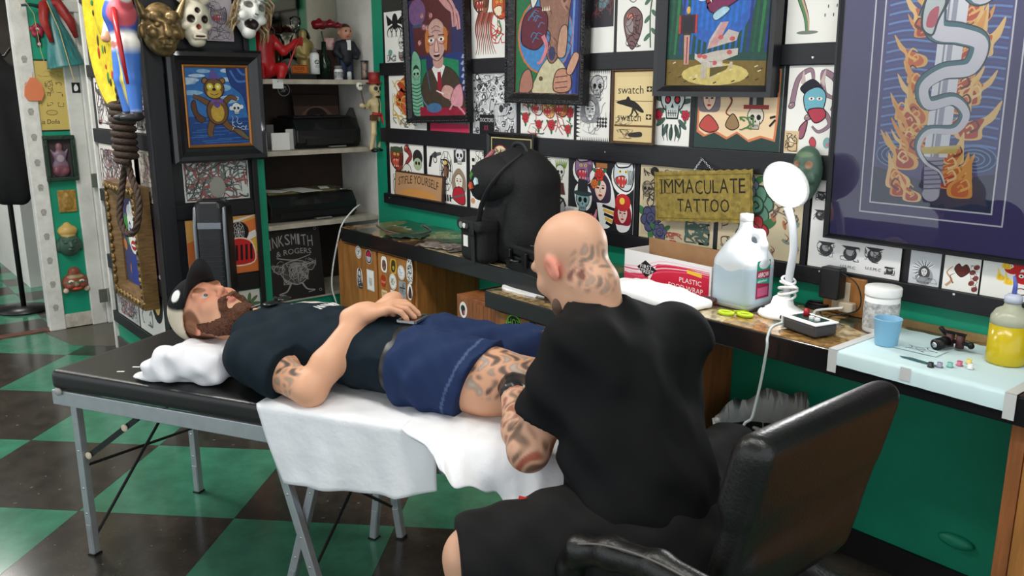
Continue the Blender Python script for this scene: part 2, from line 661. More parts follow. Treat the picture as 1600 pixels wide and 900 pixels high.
  s.line([(x, y), (x - .06 * r, y - .25 * r), (x + .06 * r, y - .28 * r)], .05 * r, (120, 80, 70))
  s.ell(x, y - .52 * r, .2 * r, .09 * r, lip)
  return s

 def snake(s, P, w, c=(70, 130, 110), d=(24, 40, 36), belly=None):
  s.curve(P, w * 1.25, d, w * .4, 7)
  s.curve(P, w, c, w * .25, 7)
  if belly:
   s.curve([(x + .2 * w, y - .1 * w) for x, y in P], w * .35, belly, w * .1, 7)
  x, y = P[0]
  s.ell(x, y, w * .8, w * .6, d, 30).ell(x, y, w * .66, w * .48, c, 30).ell(x - .2 * w, y + .15 * w, w * .13, w * .13, (240, 220, 90))
  return s

 def dagger(s, x, y, L, c=(150, 155, 165), d=(30, 30, 34), g=(190, 150, 60)):
  s.poly([(x - .07 * L, y), (x + .07 * L, y), (x + .04 * L, y - .5 * L), (x, y - .66 * L), (x - .04 * L, y - .5 * L)], d)
  s.poly([(x - .05 * L, y), (x, y), (x, y - .58 * L)], c)
  s.poly([(x - .2 * L, y), (x + .2 * L, y), (x + .16 * L, y + .06 * L), (x - .16 * L, y + .06 * L)], g)
  s.poly([(x - .04 * L, y + .06 * L), (x + .04 * L, y + .06 * L), (x + .04 * L, y + .3 * L), (x - .04 * L, y + .3 * L)], d)
  return s.ell(x, y + .32 * L, .07 * L, .06 * L, g)

 def beast(s, x, y, r, c=(120, 100, 150), d=(30, 24, 34), mouth=(190, 50, 60)):
  s.blob([(x - .9 * r, y + .9 * r), (x - .5 * r, y + .65 * r), (x + .4 * r, y + .75 * r), (x + .8 * r, y + 1.0 * r), (x + .95 * r, y + .1 * r), (x + .7 * r, y - .8 * r), (x, y - .95 * r), (x - .9 * r, y - .3 * r)], c, d, .1 * r)
  s.blob([(x - .75 * r, y - .1 * r), (x, y + .08 * r), (x + .3 * r, y - .3 * r), (x - .05 * r, y - .75 * r), (x - .6 * r, y - .5 * r)], mouth, d, .06 * r)
  for q in (-.5, -.15, .1):
   s.poly([(x + q * r, y - .02 * r), (x + (q + .12) * r, y - .02 * r), (x + (q + .06) * r, y - .25 * r)], (245, 240, 225))
   s.poly([(x + q * r, y - .66 * r), (x + (q + .12) * r, y - .66 * r), (x + (q + .06) * r, y - .46 * r)], (245, 240, 225))
  for q in (-.35, .2):
   s.ell(x + q * r, y + .38 * r, .16 * r, .11 * r, (240, 220, 110)).ell(x + q * r, y + .38 * r, .06 * r, .08 * r, d)
  for k in range(4):
   s.curve([(x + (.35 + .15 * k) * r, y + .5 * r), (x + (.5 + .12 * k) * r, y), (x + (.4 + .1 * k) * r, y - .5 * r)], .06 * r, d)
  return s

 def flame(s, x, y, r, c=(214, 92, 40), e=(240, 190, 90), lean=.3):
  s.blob([(x - .45 * r, y), (x - .5 * r, y + .5 * r), (x + (lean - .15) * r, y + .8 * r), (x + lean * 1.6 * r, y + 1.4 * r), (x + (lean + .2) * r, y + .75 * r), (x + .45 * r, y + .4 * r), (x + .4 * r, y)], e)
  s.blob([(x - .3 * r, y + .05 * r), (x - .35 * r, y + .45 * r), (x + lean * .7 * r, y + .75 * r), (x + .3 * r, y + .35 * r), (x + .25 * r, y + .05 * r)], c)
  return s.curve([(x - .1 * r, y + .2 * r), (x + .1 * r, y + .35 * r), (x, y + .5 * r), (x - .15 * r, y + .38 * r)], .07 * r, e)

 def scribble(s, x0, y0, x1, y1, n, col, w=.006, amp=.04):
  for _ in range(n):
   x, y = s.r.uniform(x0, x1), s.r.uniform(y0, y1)
   P = [(x, y)]
   t = s.r.uniform(0, 6.3)
   for _ in range(4):
    t += s.r.uniform(-1.3, 1.3)
    x, y = min(x1, max(x0, x + amp * math.cos(t))), min(y1, max(y0, y + amp * math.sin(t)))
    P.append((x, y))
   s.curve(P, w, col, w * .4, 3)
  return s

 def webs(s, x, y, r, col=(30, 30, 32)):
  for k in range(10):
   a = R(36 * k)
   s.line([(x, y), (x + .55 * r * math.cos(a), y + r * math.sin(a))], .03 * r, col)
  for q in (.4, .7, 1.0):
   s.line([(x + .55 * r * q * math.cos(R(36 * k)), y + r * q * math.sin(R(36 * k))) for k in range(11)], .03 * r, col)
  return s

 def build(s, parent, W, M, name='print', mat_=None, Hh=None):
  """W = width in metres; M maps local (x right, y up, z out) to the parent's space"""
  me = bpy.data.meshes.new(name)
  k = min(2.5e-5, 1.6e-3 / max(1, s.n))
  sy = W if Hh is None else Hh / s.a
  me.from_pydata([M @ Vector((x * W, y * sy, 2e-4 + z * k)) for x, y, z in s.v], [], s.f)
  at = me.attributes.new('ink', 'FLOAT_COLOR', 'FACE')
  at.data.foreach_set('color', [q for c in s.c for q in (*c, 1)])
  me.materials.append(mat_ or PRINT)
  me.update()
  bm = bmesh.new(); bm.from_mesh(me)          # all ink faces look out of the page
  n = (M.to_3x3() @ Vector((0, 0, 1)))
  flip = [f for f in bm.faces if f.normal.dot(n) < 0]
  bmesh.ops.reverse_faces(bm, faces=flip)
  bm.to_mesh(me); bm.free()
  return link(name, me, parent, True)


def frame_M(o, ex, ey):                          # local page axes -> world
 ex, ey = Vector(ex).normalized(), Vector(ey).normalized()
 ez = ex.cross(ey)
 m = Matrix((ex, ey, ez)).transposed().to_4x4()
 m.translation = Vector(o)
 return m


WALLX, WALLZ = Vector((1, 0, 0)), Vector((0, 0, 1))


def page(name, label, cat, M, W, Hh, art, group=None, th=.002, paper=None, pm=None):
 """a sheet: thin board with its print; M = frame at its lower left corner"""
 c = M @ Vector((W / 2, 0, -th / 2))
 o = thing_mesh = MB()
 ex, ey, ez = M.to_3x3().col[0], M.to_3x3().col[1], M.to_3x3().col[2]
 o.obox(M @ Vector((W / 2, Hh / 2, -th / 2)), ex * W / 2, ey * Hh / 2, ez * th / 2)
 ob = o.build(name, paper or PAPER)
 tag(ob, label, cat, group)
 art.build(ob, W, M, 'print', pm)
 return ob


def picture(name, label, M, W, Hh, fw, fd, fmat, art, prof=None, cat='picture', mount=None, glass=False, pm=None, extra=None):
 """framed picture, outer size W x Hh, frame width fw and depth fd; page frame M at outer lower left, back on the wall"""
 ob = thing(name, label, cat, M @ Vector((W / 2, 0, 0)))
 prof = prof or [(0, 0), (0, fd), (fw * .45, fd * 1.0), (fw * .9, fd * .55), (fw, fd * .5), (fw, 0)]
 cs = [(0, 0, 1, 1), (W, 0, -1, 1), (W, Hh, -1, -1), (0, Hh, 1, -1)]
 for k in range(4):
  a, b = cs[k], cs[(k + 1) % 4]
  m = MB()
  vs = [M @ Vector((c[0] + c[2] * t, c[1] + c[3] * t, d)) for c in (a, b) for t, d in prof]
  n = len(prof)
  m.add(vs, [(i, i + 1, n + i + 1, n + i) for i in range(n - 1)] + [tuple(range(n)), tuple(range(2 * n - 1, n - 1, -1))])
  m.build('frame_side', fmat, ob)
 ex, ey, ez = M.to_3x3().col
 bz = fd * .3
 MB().obox(M @ Vector((W / 2, Hh / 2, bz / 2 + .001)), ex * (W / 2 - fw * .9), ey * (Hh / 2 - fw * .9), ez * (bz / 2 - .001)).build('backing', mount or PAPER, ob)
 M2 = M @ Matrix.Translation((fw * .92, fw * .92, bz + .0005))
 art.build(ob, W - 1.84 * fw, M2, 'artwork', pm or PAINT_ART, Hh - 1.84 * fw)
 if glass:
  MB().obox(M @ Vector((W / 2, Hh / 2, fd * .52)), ex * (W / 2 - fw * .8), ey * (Hh / 2 - fw * .8), ez * .0008).build('glass', GLASS, ob)
 return ob


def mat_glass(name, col=(255, 255, 255), rough=.02, spec=.5):
 """clear pane: see-through with a mirror sheen"""
 m = bpy.data.materials.new(name)
 m.use_nodes = True
 nt = m.node_tree
 nt.nodes.remove(nt.nodes['Principled BSDF'])
 out = nt.nodes['Material Output']
 t, g, f, x = (nt.nodes.new('ShaderNode' + q) for q in ('BsdfTransparent', 'BsdfGlossy', 'Fresnel', 'MixShader'))
 t.inputs[0].default_value = lin(col) + (1,)
 g.inputs['Roughness'].default_value = rough
 f.inputs[0].default_value = 1.45
 nt.links.new(f.outputs[0], x.inputs[0]); nt.links.new(t.outputs[0], x.inputs[1]); nt.links.new(g.outputs[0], x.inputs[2])
 nt.links.new(x.outputs[0], out.inputs[0])
 MATS[name] = m
 return m


GLASS = mat_glass('clear_glass')
# ================================================================== organic shapes from blended distance fields
class Field:
 def __init__(s, lo, hi, vox):
  s.lo, s.vox = np.array(lo, np.float32), vox
  s.n = np.ceil((np.array(hi) - np.array(lo)) / vox).astype(int) + 1
  s.D = np.full(s.n, 1.0, np.float32)

 def win(s, lo, hi, pad):
  a = np.clip(np.floor((np.array(lo) - pad - s.lo) / s.vox).astype(int), 0, s.n - 1)
  b = np.clip(np.ceil((np.array(hi) + pad - s.lo) / s.vox).astype(int) + 1, 1, s.n)
  if (b <= a).any():
   return None
  g = [s.lo[i] + np.arange(a[i], b[i], dtype=np.float32) * s.vox for i in range(3)]
  return (slice(a[0], b[0]), slice(a[1], b[1]), slice(a[2], b[2])), g[0][:, None, None], g[1][None, :, None], g[2][None, None, :]

 def put(s, sl, d, k, cut=False):
  A = s.D[sl]
  if cut:
   d = -d
   if k > 0:
    h = np.clip(.5 - .5 * (A - d) / k, 0, 1)
    s.D[sl] = A * (1 - h) + d * h + k * h * (1 - h)
   else:
    s.D[sl] = np.maximum(A, d)
  elif k > 0:
   h = np.clip(.5 + .5 * (A - d) / k, 0, 1)
   s.D[sl] = A * (1 - h) + d * h - k * h * (1 - h)
  else:
   s.D[sl] = np.minimum(A, d)
  return s

 def cap(s, a, b, ra, rb=None, k=.01, cut=False):
  rb = ra if rb is None else rb
  a, b = np.array(a, np.float32), np.array(b, np.float32)
  r = max(ra, rb)
  w = s.win(np.minimum(a, b), np.maximum(a, b), r + k + 2 * s.vox)
  if w is None:
   return s
  sl, X, Y, Z = w
  ab = b - a
  L = float(ab @ ab) + 1e-12
  t = np.clip(((X - a[0]) * ab[0] + (Y - a[1]) * ab[1] + (Z - a[2]) * ab[2]) / L, 0, 1)
  d = np.sqrt((X - a[0] - ab[0] * t) ** 2 + (Y - a[1] - ab[1] * t) ** 2 + (Z - a[2] - ab[2] * t) ** 2) - (ra + (rb - ra) * t)
  return s.put(sl, d, k, cut)

 def chain(s, pts, rs, k=.01):
  for i in range(len(pts) - 1):
   s.cap(pts[i], pts[i + 1], rs[i], rs[i + 1], k)
  return s

 def ell(s, c, r, M=None, k=.01, cut=False):
  c = np.array(c, np.float32)
  R3 = np.eye(3) if M is None else np.array([list(q) for q in M])      # columns = axes
  ext = np.abs(R3) @ np.array(r)
  w = s.win(c - ext, c + ext, k + 2 * s.vox)
  if w is None:
   return s
  sl, X, Y, Z = w
  X, Y, Z = X - c[0], Y - c[1], Z - c[2]
  q = [(X * R3[0, i] + Y * R3[1, i] + Z * R3[2, i]) / r[i] for i in range(3)]
  k0 = np.sqrt(q[0] ** 2 + q[1] ** 2 + q[2] ** 2) + 1e-6
  k1 = np.sqrt((q[0] / r[0]) ** 2 + (q[1] / r[1]) ** 2 + (q[2] / r[2]) ** 2) + 1e-6
  return s.put(sl, k0 * (k0 - 1) / k1, k, cut)

 def box(s, c, h, M=None, r=.005, k=.005, cut=False):
  c = np.array(c, np.float32)
  R3 = np.eye(3) if M is None else np.array([list(q) for q in M])
  ext = np.abs(R3) @ np.array(h)
  w = s.win(c - ext, c + ext, k + r + 2 * s.vox)
  if w is None:
   return s
  sl, X, Y, Z = w
  X, Y, Z = X - c[0], Y - c[1], Z - c[2]
  q = [np.abs(X * R3[0, i] + Y * R3[1, i] + Z * R3[2, i]) - (h[i] - r) for i in range(3)]
  d = np.sqrt(sum(np.maximum(a, 0) ** 2 for a in q)) + np.minimum(np.maximum(np.maximum(q[0], q[1]), q[2]), 0) - r
  return s.put(sl, d, k, cut)

 def plane(s, p, n, k=0):                      # cut away the side that n points to
  p, n = np.array(p), np.array(n, float)
  n = n / np.linalg.norm(n)
  g = [s.lo[i] + np.arange(s.n[i], dtype=np.float32) * s.vox for i in range(3)]
  d = (g[0][:, None, None] - p[0]) * n[0] + (g[1][None, :, None] - p[1]) * n[1] + (g[2][None, None, :] - p[2]) * n[2]
  return s.put((slice(None),) * 3, -d.astype(np.float32), k, True)

 def grid(s):
  g = [s.lo[i] + np.arange(s.n[i], dtype=np.float32) * s.vox for i in range(3)]
  return g[0][:, None, None], g[1][None, :, None], g[2][None, None, :]

 def mesh(s):
  D = s.D
  D[0], D[-1], D[:, 0], D[:, -1], D[:, :, 0], D[:, :, -1] = (np.maximum(q, .001) for q in (D[0], D[-1], D[:, 0], D[:, -1], D[:, :, 0], D[:, :, -1]))
  S = D < 0
  cnt = np.zeros(np.array(D.shape) - 1, np.int8)
  offs = [(i, j, k) for i in (0, 1) for j in (0, 1) for k in (0, 1)]
  m = cnt.shape
  for i, j, k in offs:
   cnt += S[i:i + m[0], j:j + m[1], k:k + m[2]]
  act = np.argwhere((cnt > 0) & (cnt < 8))
  idx = np.full(m, -1, np.int32)
  idx[tuple(act.T)] = np.arange(len(act))
  C = {o: D[act[:, 0] + o[0], act[:, 1] + o[1], act[:, 2] + o[2]] for o in offs}
  P = np.zeros((len(act), 3)); N = np.zeros(len(act))
  for o in offs:
   for ax in range(3):
    if o[ax] == 0:
     q = list(o); q[ax] = 1
     a, b = C[o], C[tuple(q)]
     x = (a < 0) != (b < 0)
     t = np.where(x, a / np.where(x, a - b, 1), 0)
     e = np.array(o, float)[None] + np.eye(3)[ax][None] * t[:, None]
     P += np.where(x[:, None], e, 0); N += x
  V = s.lo + (act + P / N[:, None]) * s.vox
  F = []
  for ax in range(3):
   u, w = (ax + 1) % 3, (ax + 2) % 3
   sl0 = [slice(None)] * 3; sl1 = [slice(None)] * 3
   sl0[ax], sl1[ax] = slice(0, -1), slice(1, None)
   x = S[tuple(sl0)] != S[tuple(sl1)]
   E = np.argwhere(x)
   ok = (E[:, u] > 0) & (E[:, w] > 0) & (E[:, u] < m[u]) & (E[:, w] < m[w]) & (E[:, ax] < m[ax])
   E = E[ok]
   inside = S[tuple(E.T)]
   q = []
   for du, dw in ((0, 0), (1, 0), (1, 1), (0, 1)):
    G = E.copy(); G[:, u] -= du; G[:, w] -= dw
    q.append(idx[tuple(G.T)])
   q = np.stack(q, 1)
   q[inside] = q[inside]
   q[~inside] = q[~inside][:, ::-1]
   F.append(q)
  return V, np.concatenate(F)

 def build(s, name, mt, parent=None, ink=None, relax=1):
  V, F = s.mesh()
  for _ in range(relax):                     # light smoothing
   acc = np.zeros_like(V); n = np.zeros(len(V))
   for i in range(4):
    for j in (1, 3):
     np.add.at(acc, F[:, i], V[F[:, (i + j) % 4]]); np.add.at(n, F[:, i], 1)
   V = V * .4 + acc / np.maximum(n, 1)[:, None] * .6
  me = bpy.data.meshes.new(name)
  me.vertices.add(len(V)); me.vertices.foreach_set('co', V.astype(np.float32).ravel())
  me.loops.add(F.size); me.loops.foreach_set('vertex_index', F.astype(np.int32).ravel())
  me.polygons.add(len(F)); me.polygons.foreach_set('loop_start', np.arange(0, F.size, 4, dtype=np.int32))
  me.polygons.foreach_set('use_smooth', np.ones(len(F), bool))
  me.update(calc_edges=True)
  me.validate()
  if ink is not None:
   c = ink(V)
   at = me.attributes.new('ink', 'FLOAT_COLOR', 'POINT')
   at.data.foreach_set('color', np.concatenate([c, np.ones((len(V), 1))], 1).astype(np.float32).ravel())
  for q in (mt if isinstance(mt, (list, tuple)) else [mt]):
   me.materials.append(q)
  return link(name, me, parent, True)


def paint(V, base, *spots):
 """vertex colours: spots = (centre, radii or radius, colour[, hardness])"""
 C = np.tile(np.array(lin(base)), (len(V), 1))
 for sp in spots:
  c, r, col = sp[:3]
  r = np.array(r if hasattr(r, '__len__') else (r, r, r), float)
  d = np.sqrt((((V - np.array(c)) / r) ** 2).sum(1))
  w = np.clip((1.0 - d) * (sp[3] if len(sp) > 3 else 8) + .5, 0, 1)[:, None]
  C = C * (1 - w) + np.array(lin(col)) * w
 return C


GLAZE = mat_attr('painted_resin', .42, .4)
MATTE = mat_attr('painted_matte', .65, .3)
# ================================================================== back wall: black picture rack with sheets
RZ = [(.843, .895), (1.161, 1.232), (1.495, 1.556), (1.885, 1.95)]       # rails, bottom and top
BY = YW - .006                                                            # face of the backing
rack = thing('picture_rack', 'black slatted picture rack covering the green wall above the counter', 'rack', (-2.0, YW, RZ[0][0]))
x_l, x_r = at_y(606, 300, YW).x, .55
for k in range(3):
 MB().box(x_l + .01, x_r, BY, YW - .0005, RZ[k][1] - .01, RZ[k + 1][0] + .01).build('backing_board', BLACK_RAIL, rack)
for k, (a, b) in enumerate(RZ):
 MB().box(x_l - (.012 if k % 2 else 0), x_r, YW - .026, YW - .0005, a, b).build('rail', BLACK_RAIL, rack, bevel=.002)
for k, us in enumerate([((667, 270), (734, 275), (760, 280), (838, 290), (893, 300), (997, 310), (1122, 320), (1262, 330), (1419, 432), (1472, 440)),
      ((671, 160), (738, 160), (812, 200), (901, 200), (1083, 200), (1227, 190), (1312, 180)),
      ((640, 60), (800, 60), (964, 40), (1030, 40), (1212, 30), (1322, 30))]):
 for u, v in us:
  x = at_y(u, v, BY).x
  MB().box(x - .009, x + .009, BY - .006, BY - .0002, RZ[k][1], RZ[k + 1][0]).build('stile', BLACK_RAIL, rack)
for u, v in ((608, 309), (1280, 424), (1490, 460), (880, 120), (1270, 90), (945, 238)):
 MB().ell(at_y(u, v, YW - .0262), (.004, .0015, .004), nu=8, nv=4).build('screw', CHROME, rack)



def sheet(label, u0, u1, v, z0, z1, fn, bg=(236, 234, 228), seed=1, off=.0, name='flash_sheet', paper=None):
 x0, x1 = at_y(u0, v, BY).x, at_y(u1, v, BY).x
 M = frame_M((x0, BY - .0085 - off, z0), WALLX, WALLZ)
 A = Art((z1 - z0) / (x1 - x0), bg, seed)
 fn(A)
 return page(name, label, 'print', M, x1 - x0, z1 - z0, A, paper=paper)


K = (26, 24, 26)
b1, b2, b3 = RZ[0][1] + .001, RZ[1][1] + .001, RZ[2][1] + .001
t1, t2_, t3 = RZ[1][0] - .002, RZ[2][0] - .002, 1.86


def a_octopus(A):
 a = A.a
 A.ell(.5, .8 * a, .13, .16 * a, K)
 A.poly([(.45, .78 * a), (.1, .95 * a), (.16, .72 * a)], K).poly([(.55, .78 * a), (.9, .95 * a), (.84, .72 * a)], K)
 for k in range(7):
  x = .2 + .1 * k
  A.curve([(.5, .75 * a), (x, .66 * a), (x + (.06 if k % 2 else -.06), .56 * a), (x, .5 * a)], .05, K, .015)
 A.skull(.75, .38 * a, .12).ell(.25, .2 * a, .1, .06 * a, (110, 160, 150)).beast(.76, .12 * a, .12, (120, 120, 128), K, (120, 50, 60))
 A.scribble(.1, .03 * a, .5, .15 * a, 12, (90, 100, 100), .02, .12)


def a_heads(A):
 a = A.a
 A.beast(.28, .78 * a, .22, (150, 92, 62), K, (160, 60, 50)).ell(.55, .92 * a, .06, .06, (90, 90, 92)).ring(.55, .92 * a, .03, .03, .01, K)
 for k in range(9):
  x = .12 + .05 * k
  A.curve([(x + .1, .62 * a), (x, .42 * a), (x + .06, .2 * a), (x + .02 * k, .05 * a)], .05, [(140, 50, 40), (120, 84, 60), (176, 96, 92)][k % 3], .01)
 A.beast(.78, .68 * a, .2, (206, 92, 52), (90, 40, 26), (240, 220, 190))
 A.flame(.8, .78 * a, .16, (226, 120, 50), (240, 200, 90)).curve([(.75, .5 * a), (.82, .36 * a), (.7, .28 * a)], .05, (84, 140, 90), .02)
 A.scribble(.55, .2 * a, .95, .6 * a, 16, (190, 60, 50), .02, .1)


def a_bioskulls(A):
 a = A.a
 A.poly([(0, 0), (1, 0), (1, a), (0, a)], (196, 196, 198))
 r = A.r
 for _ in range(85):
  x, y, q = r.uniform(.04, .96), r.uniform(.03, a - .03), r.uniform(.02, .05)
  g = r.choice([60, 110, 150, 225, 235])
  A.ring(x, y, q, q * r.uniform(.6, 1.2), q * .4, (40, 40, 44), (g, g, g + 2))
 A.scribble(.03, .03, .97, a - .03, 50, (236, 236, 238), .02, .07).scribble(.03, .03, .97, a - .03, 40, (60, 60, 64), .012, .07)


def a_redflowers(A):
 a = A.a
 for x, y, q in ((.15, .62, .09), (.34, .75, .07), (.52, .8, .08), (.7, .72, .07), (.86, .8, .07), (.93, .4, .07), (.1, .3, .07), (.6, .2, .07), (.9, .15, .06), (.36, .2, .06)):
  A.rose(x, y * a, q, (196, 54, 64))
 A.ell(.16, .68 * a, .14, .14, (196, 40, 40)).ell(.2, .7 * a, .05, .04, (240, 236, 226)).ell(.2, .7 * a, .02, .02, K)
 A.beast(.32, .5 * a, .13, (232, 226, 214), (120, 40, 40)).beast(.55, .45 * a, .12, (226, 178, 110), (150, 60, 40)).beast(.77, .5 * a, .14, (196, 120, 64), (90, 50, 30))
 A.scribble(.05, .05, .95, a * .9, 26, (180, 60, 60), .012, .08).scribble(.05, .05, .95, a * .9, 12, (70, 110, 80), .014, .08)


def a_jagged(A):
 a = A.a
 for k in range(16):
  y = a * (.04 + .06 * k)
  A.poly([(0, y), (.13, y + .012 * a), (0, y + .03 * a)], K)
  A.poly([(.12 + .055 * k, 0), (.15 + .055 * k, 0), (.135 + .055 * k, .09)], K)
  A.poly([(.12 + .055 * k, a), (.15 + .055 * k, a), (.135 + .055 * k, a - .1)], K)
 A.skull(.62, .78 * a, .2, (205, 205, 206)).face(.42, .45 * a, .26, (226, 226, 226), (150, 150, 152), (90, 90, 92))
 for i in range(4):
  for j in range(3):
   A.poly([(.62 + .08 * i, (.22 + .05 * j) * a), (.66 + .08 * i, (.25 + .05 * j) * a), (.7 + .08 * i, (.22 + .05 * j) * a), (.66 + .08 * i, (.19 + .05 * j) * a)], K)
 A.scribble(.12, .1 * a, .9, .92 * a, 40, (120, 120, 122), .014, .12)


def a_sugar(A):
 a = A.a
 for k in range(14):
  t = R(k * 360 / 14 + 10)
  A.ell(.5 + .4 * math.cos(t), .52 * a + .36 * a * math.sin(t), .16, .06, (70, 92, 84), k * 360 / 14 + 10)
 for x in (.1, .88):
  A.rose(x, .4 * a, .12, (186, 44, 70))
 A.skull(.5, .6 * a, .34, (206, 214, 212), K, (190, 40, 56))
 A.ell(.5, .86 * a, .1, .1, (96, 150, 160)).ell(.5, .86 * a, .05, .05, (196, 60, 60))
 for k in range(5):
  A.curve([(.25 + .12 * k, .28 * a), (.24 + .13 * k, .16 * a), (.3 + .1 * k, .06 * a)], .05, (50, 70, 64), .01)


def a_gypsy(A):
 a = A.a
 A.poly([(0, 0), (1, 0), (1, a), (0, a)], (46, 66, 62))
 P = [(.03, .2 * a), (.12, .14 * a), (.25, .2 * a), (.4, .12 * a), (.52, .2 * a), (.66, .1 * a), (.8, .16 * a), (.95, .12 * a), (.97, .5 * a), (.97, .97 * a), (.03, .97 * a)]
 A.poly(P, (208, 124, 84)).poly([(.5 + (x - .5) * .95, .55 * a + (y - .55 * a) * .93) for x, y in P], (232, 204, 166))
 A.face(.17, .62 * a, .12, (236, 200, 176), (120, 110, 116)).ell(.17, .8 * a, .13, .07, (160, 70, 74)).blob([(.06, .28 * a), (.17, .42 * a), (.3, .26 * a), (.18, .2 * a)], (186, 78, 70), K, .01)
 A.skull(.72, .4 * a, .09, (214, 206, 190)).poly([(.58, .5 * a), (.86, .5 * a), (.86, .55 * a), (.58, .55 * a)], (150, 60, 54)).poly([(.64, .55 * a), (.8, .55 * a), (.8, .85 * a), (.64, .85 * a)], (60, 56, 56)).poly([(.68, .55 * a), (.72, .55 * a), (.72, .85 * a), (.68, .85 * a)], (150, 150, 144))
 A.curve([(.34, .75 * a), (.44, .6 * a), (.38, .45 * a), (.48, .4 * a)], .03, (120, 60, 44), .008).blob([(.38, .3 * a), (.46, .44 * a), (.54, .3 * a), (.46, .24 * a)], (150, 120, 84), K, .01)
 A.ell(.86, .8 * a, .09, .1, (70, 108, 86), 30).scribble(.5, .7 * a, .95, .95 * a, 14, (50, 62, 52), .02, .07).scribble(.1, .7 * a, .6, .95 * a, 14, K, .014, .07).scribble(.55, .25 * a, .7, .4 * a, 8, (80, 120, 70), .02, .06)
 A.line([(.88, .3 * a), (.94, .38 * a)], .02, K).line([(.88, .4 * a), (.94, .42 * a)], .02, K)


def a_hannya(A):
 a = A.a
 for P in ([(.1, .55 * a), (.2, .85 * a), (.45, .95 * a), (.5, .8 * a), (.35, .78 * a)], [(.95, .85 * a), (.7, .92 * a), (.75, .7 * a), (.95, .62 * a), (.9, .5 * a)], [(.45, .42 * a), (.75, .48 * a), (.9, .35 * a), (.7, .26 * a), (.55, .32 * a)]):
  A.snake(P, .1, (150, 120, 134), (70, 60, 70))
 A.poly([(.25, .8 * a), (.3, .95 * a), (.38, .78 * a)], (200, 180, 176)).poly([(.65, .82 * a), (.75, .98 * a), (.74, .76 * a)], (200, 180, 176))
 A.blob([(.25, .75 * a), (.5, .85 * a), (.74, .72 * a), (.6, .62 * a), (.4, .66 * a)], (34, 32, 44))
 A.blob([(.35, .68 * a), (.6, .76 * a), (.78, .68 * a), (.74, .5 * a), (.6, .42 * a), (.4, .5 * a)], (110, 172, 188), K, .02)
 A.blob([(.45, .5 * a), (.75, .52 * a), (.8, .42 * a), (.6, .36 * a)], (176, 62, 80), K, .02)
 for x in (.5, .66):
  A.ell(x, .63 * a, .06, .03, (240, 226, 220)).ell(x, .63 * a, .02, .02, K)
 A.blob([(.3, .3 * a), (.45, .38 * a), (.4, .2 * a), (.3, .18 * a)], (156, 92, 110), K, .02)
 A.poly([(0, .02), (.3, .02), (.3, .26 * a), (0, .26 * a)], (216, 190, 150)).ell(.13, .16 * a, .07, .09, (236, 220, 190)).scribble(.03, .04, .27, .23 * a, 12, (90, 70, 50), .02, .08)
 A.blob([(.52, .14 * a), (.58, .2 * a), (.66, .14 * a), (.62, .06 * a)], (196, 76, 90), K, .01).ell(.88, .14 * a, .08, .1, (130, 176, 176)).ell(.9, .12 * a, .04, .04, (190, 130, 150))


def a_trio(A):
 a = A.a
 A.beast(.22, .7 * a, .2, (150, 60, 44), K, (200, 80, 60)).ell(.22, .88 * a, .2, .05, (70, 84, 60))
 A.snake([(.52, .92 * a), (.64, .78 * a), (.5, .62 * a), (.56, .5 * a)], .1, (150, 60, 60), K).skull(.52, .45 * a, .13)
 A.ell(.84, .76 * a, .14, .13, (44, 42, 44)).ell(.84, .64 * a, .12, .1, (170, 186, 150)).ell(.8, .66 * a, .03, .03, K).ell(.88, .66 * a, .03, .03, K).scribble(.1, .05, .95, .4 * a, 20, (100, 96, 92), .02, .1)


def a_revolver(A):
 a = A.a
 A.poly([(.1, .78 * a), (.38, .86 * a), (.37, .91 * a), (.16, .88 * a), (.1, .83 * a)], (96, 96, 98)).poly([(.08, .82 * a), (.16, .84 * a), (.1, .62 * a), (.04, .62 * a)], K).ring(.22, .76 * a, .05, .05, .015, K, (236, 234, 228)).ell(.22, .85 * a, .05, .05, (60, 60, 62))
 A.webs(.5, .58 * a, .3).ell(.5, .72 * a, .06, .06, (226, 190, 110)).ell(.5, .58 * a, .07, .1, (130, 92, 70)).scribble(.38, .35 * a, .62, .78 * a, 12, K, .018, .12)
 A.poly([(.7, .74 * a), (.98, .78 * a), (.98, .97 * a), (.7, .97 * a)], (60, 60, 62)).skull(.84, .88 * a, .1, (226, 226, 226))
 A.face(.82, .42 * a, .15, (236, 226, 214), (150, 130, 110)).blob([(.66, .12 * a), (.72, .3 * a), (.92, .3 * a), (.97, .06 * a), (.85, .02 * a)], (176, 36, 52), K, .012).line([(.6, .1 * a), (.95, .2 * a)], .025, (90, 90, 92))
 for k in range(4):
  A.poly([(.4 + .06 * k, .04 * a), (.44 + .06 * k, .04 * a), (.43 + .06 * k, .16 * a), (.4 + .06 * k, .16 * a)], K)


def a_strip(A):
 a = A.a
 for k in range(6):
  A.poly([(.15, (.2 + .12 * k) * a), (.35, (.2 + .12 * k) * a), (.35, (.26 + .12 * k) * a), (.15, (.26 + .12 * k) * a)], K)
 A.scribble(.45, .3 * a, .98, .98 * a, 16, K, .04, .2).ell(.2, .12 * a, .16, .05 * a, (206, 150, 110))


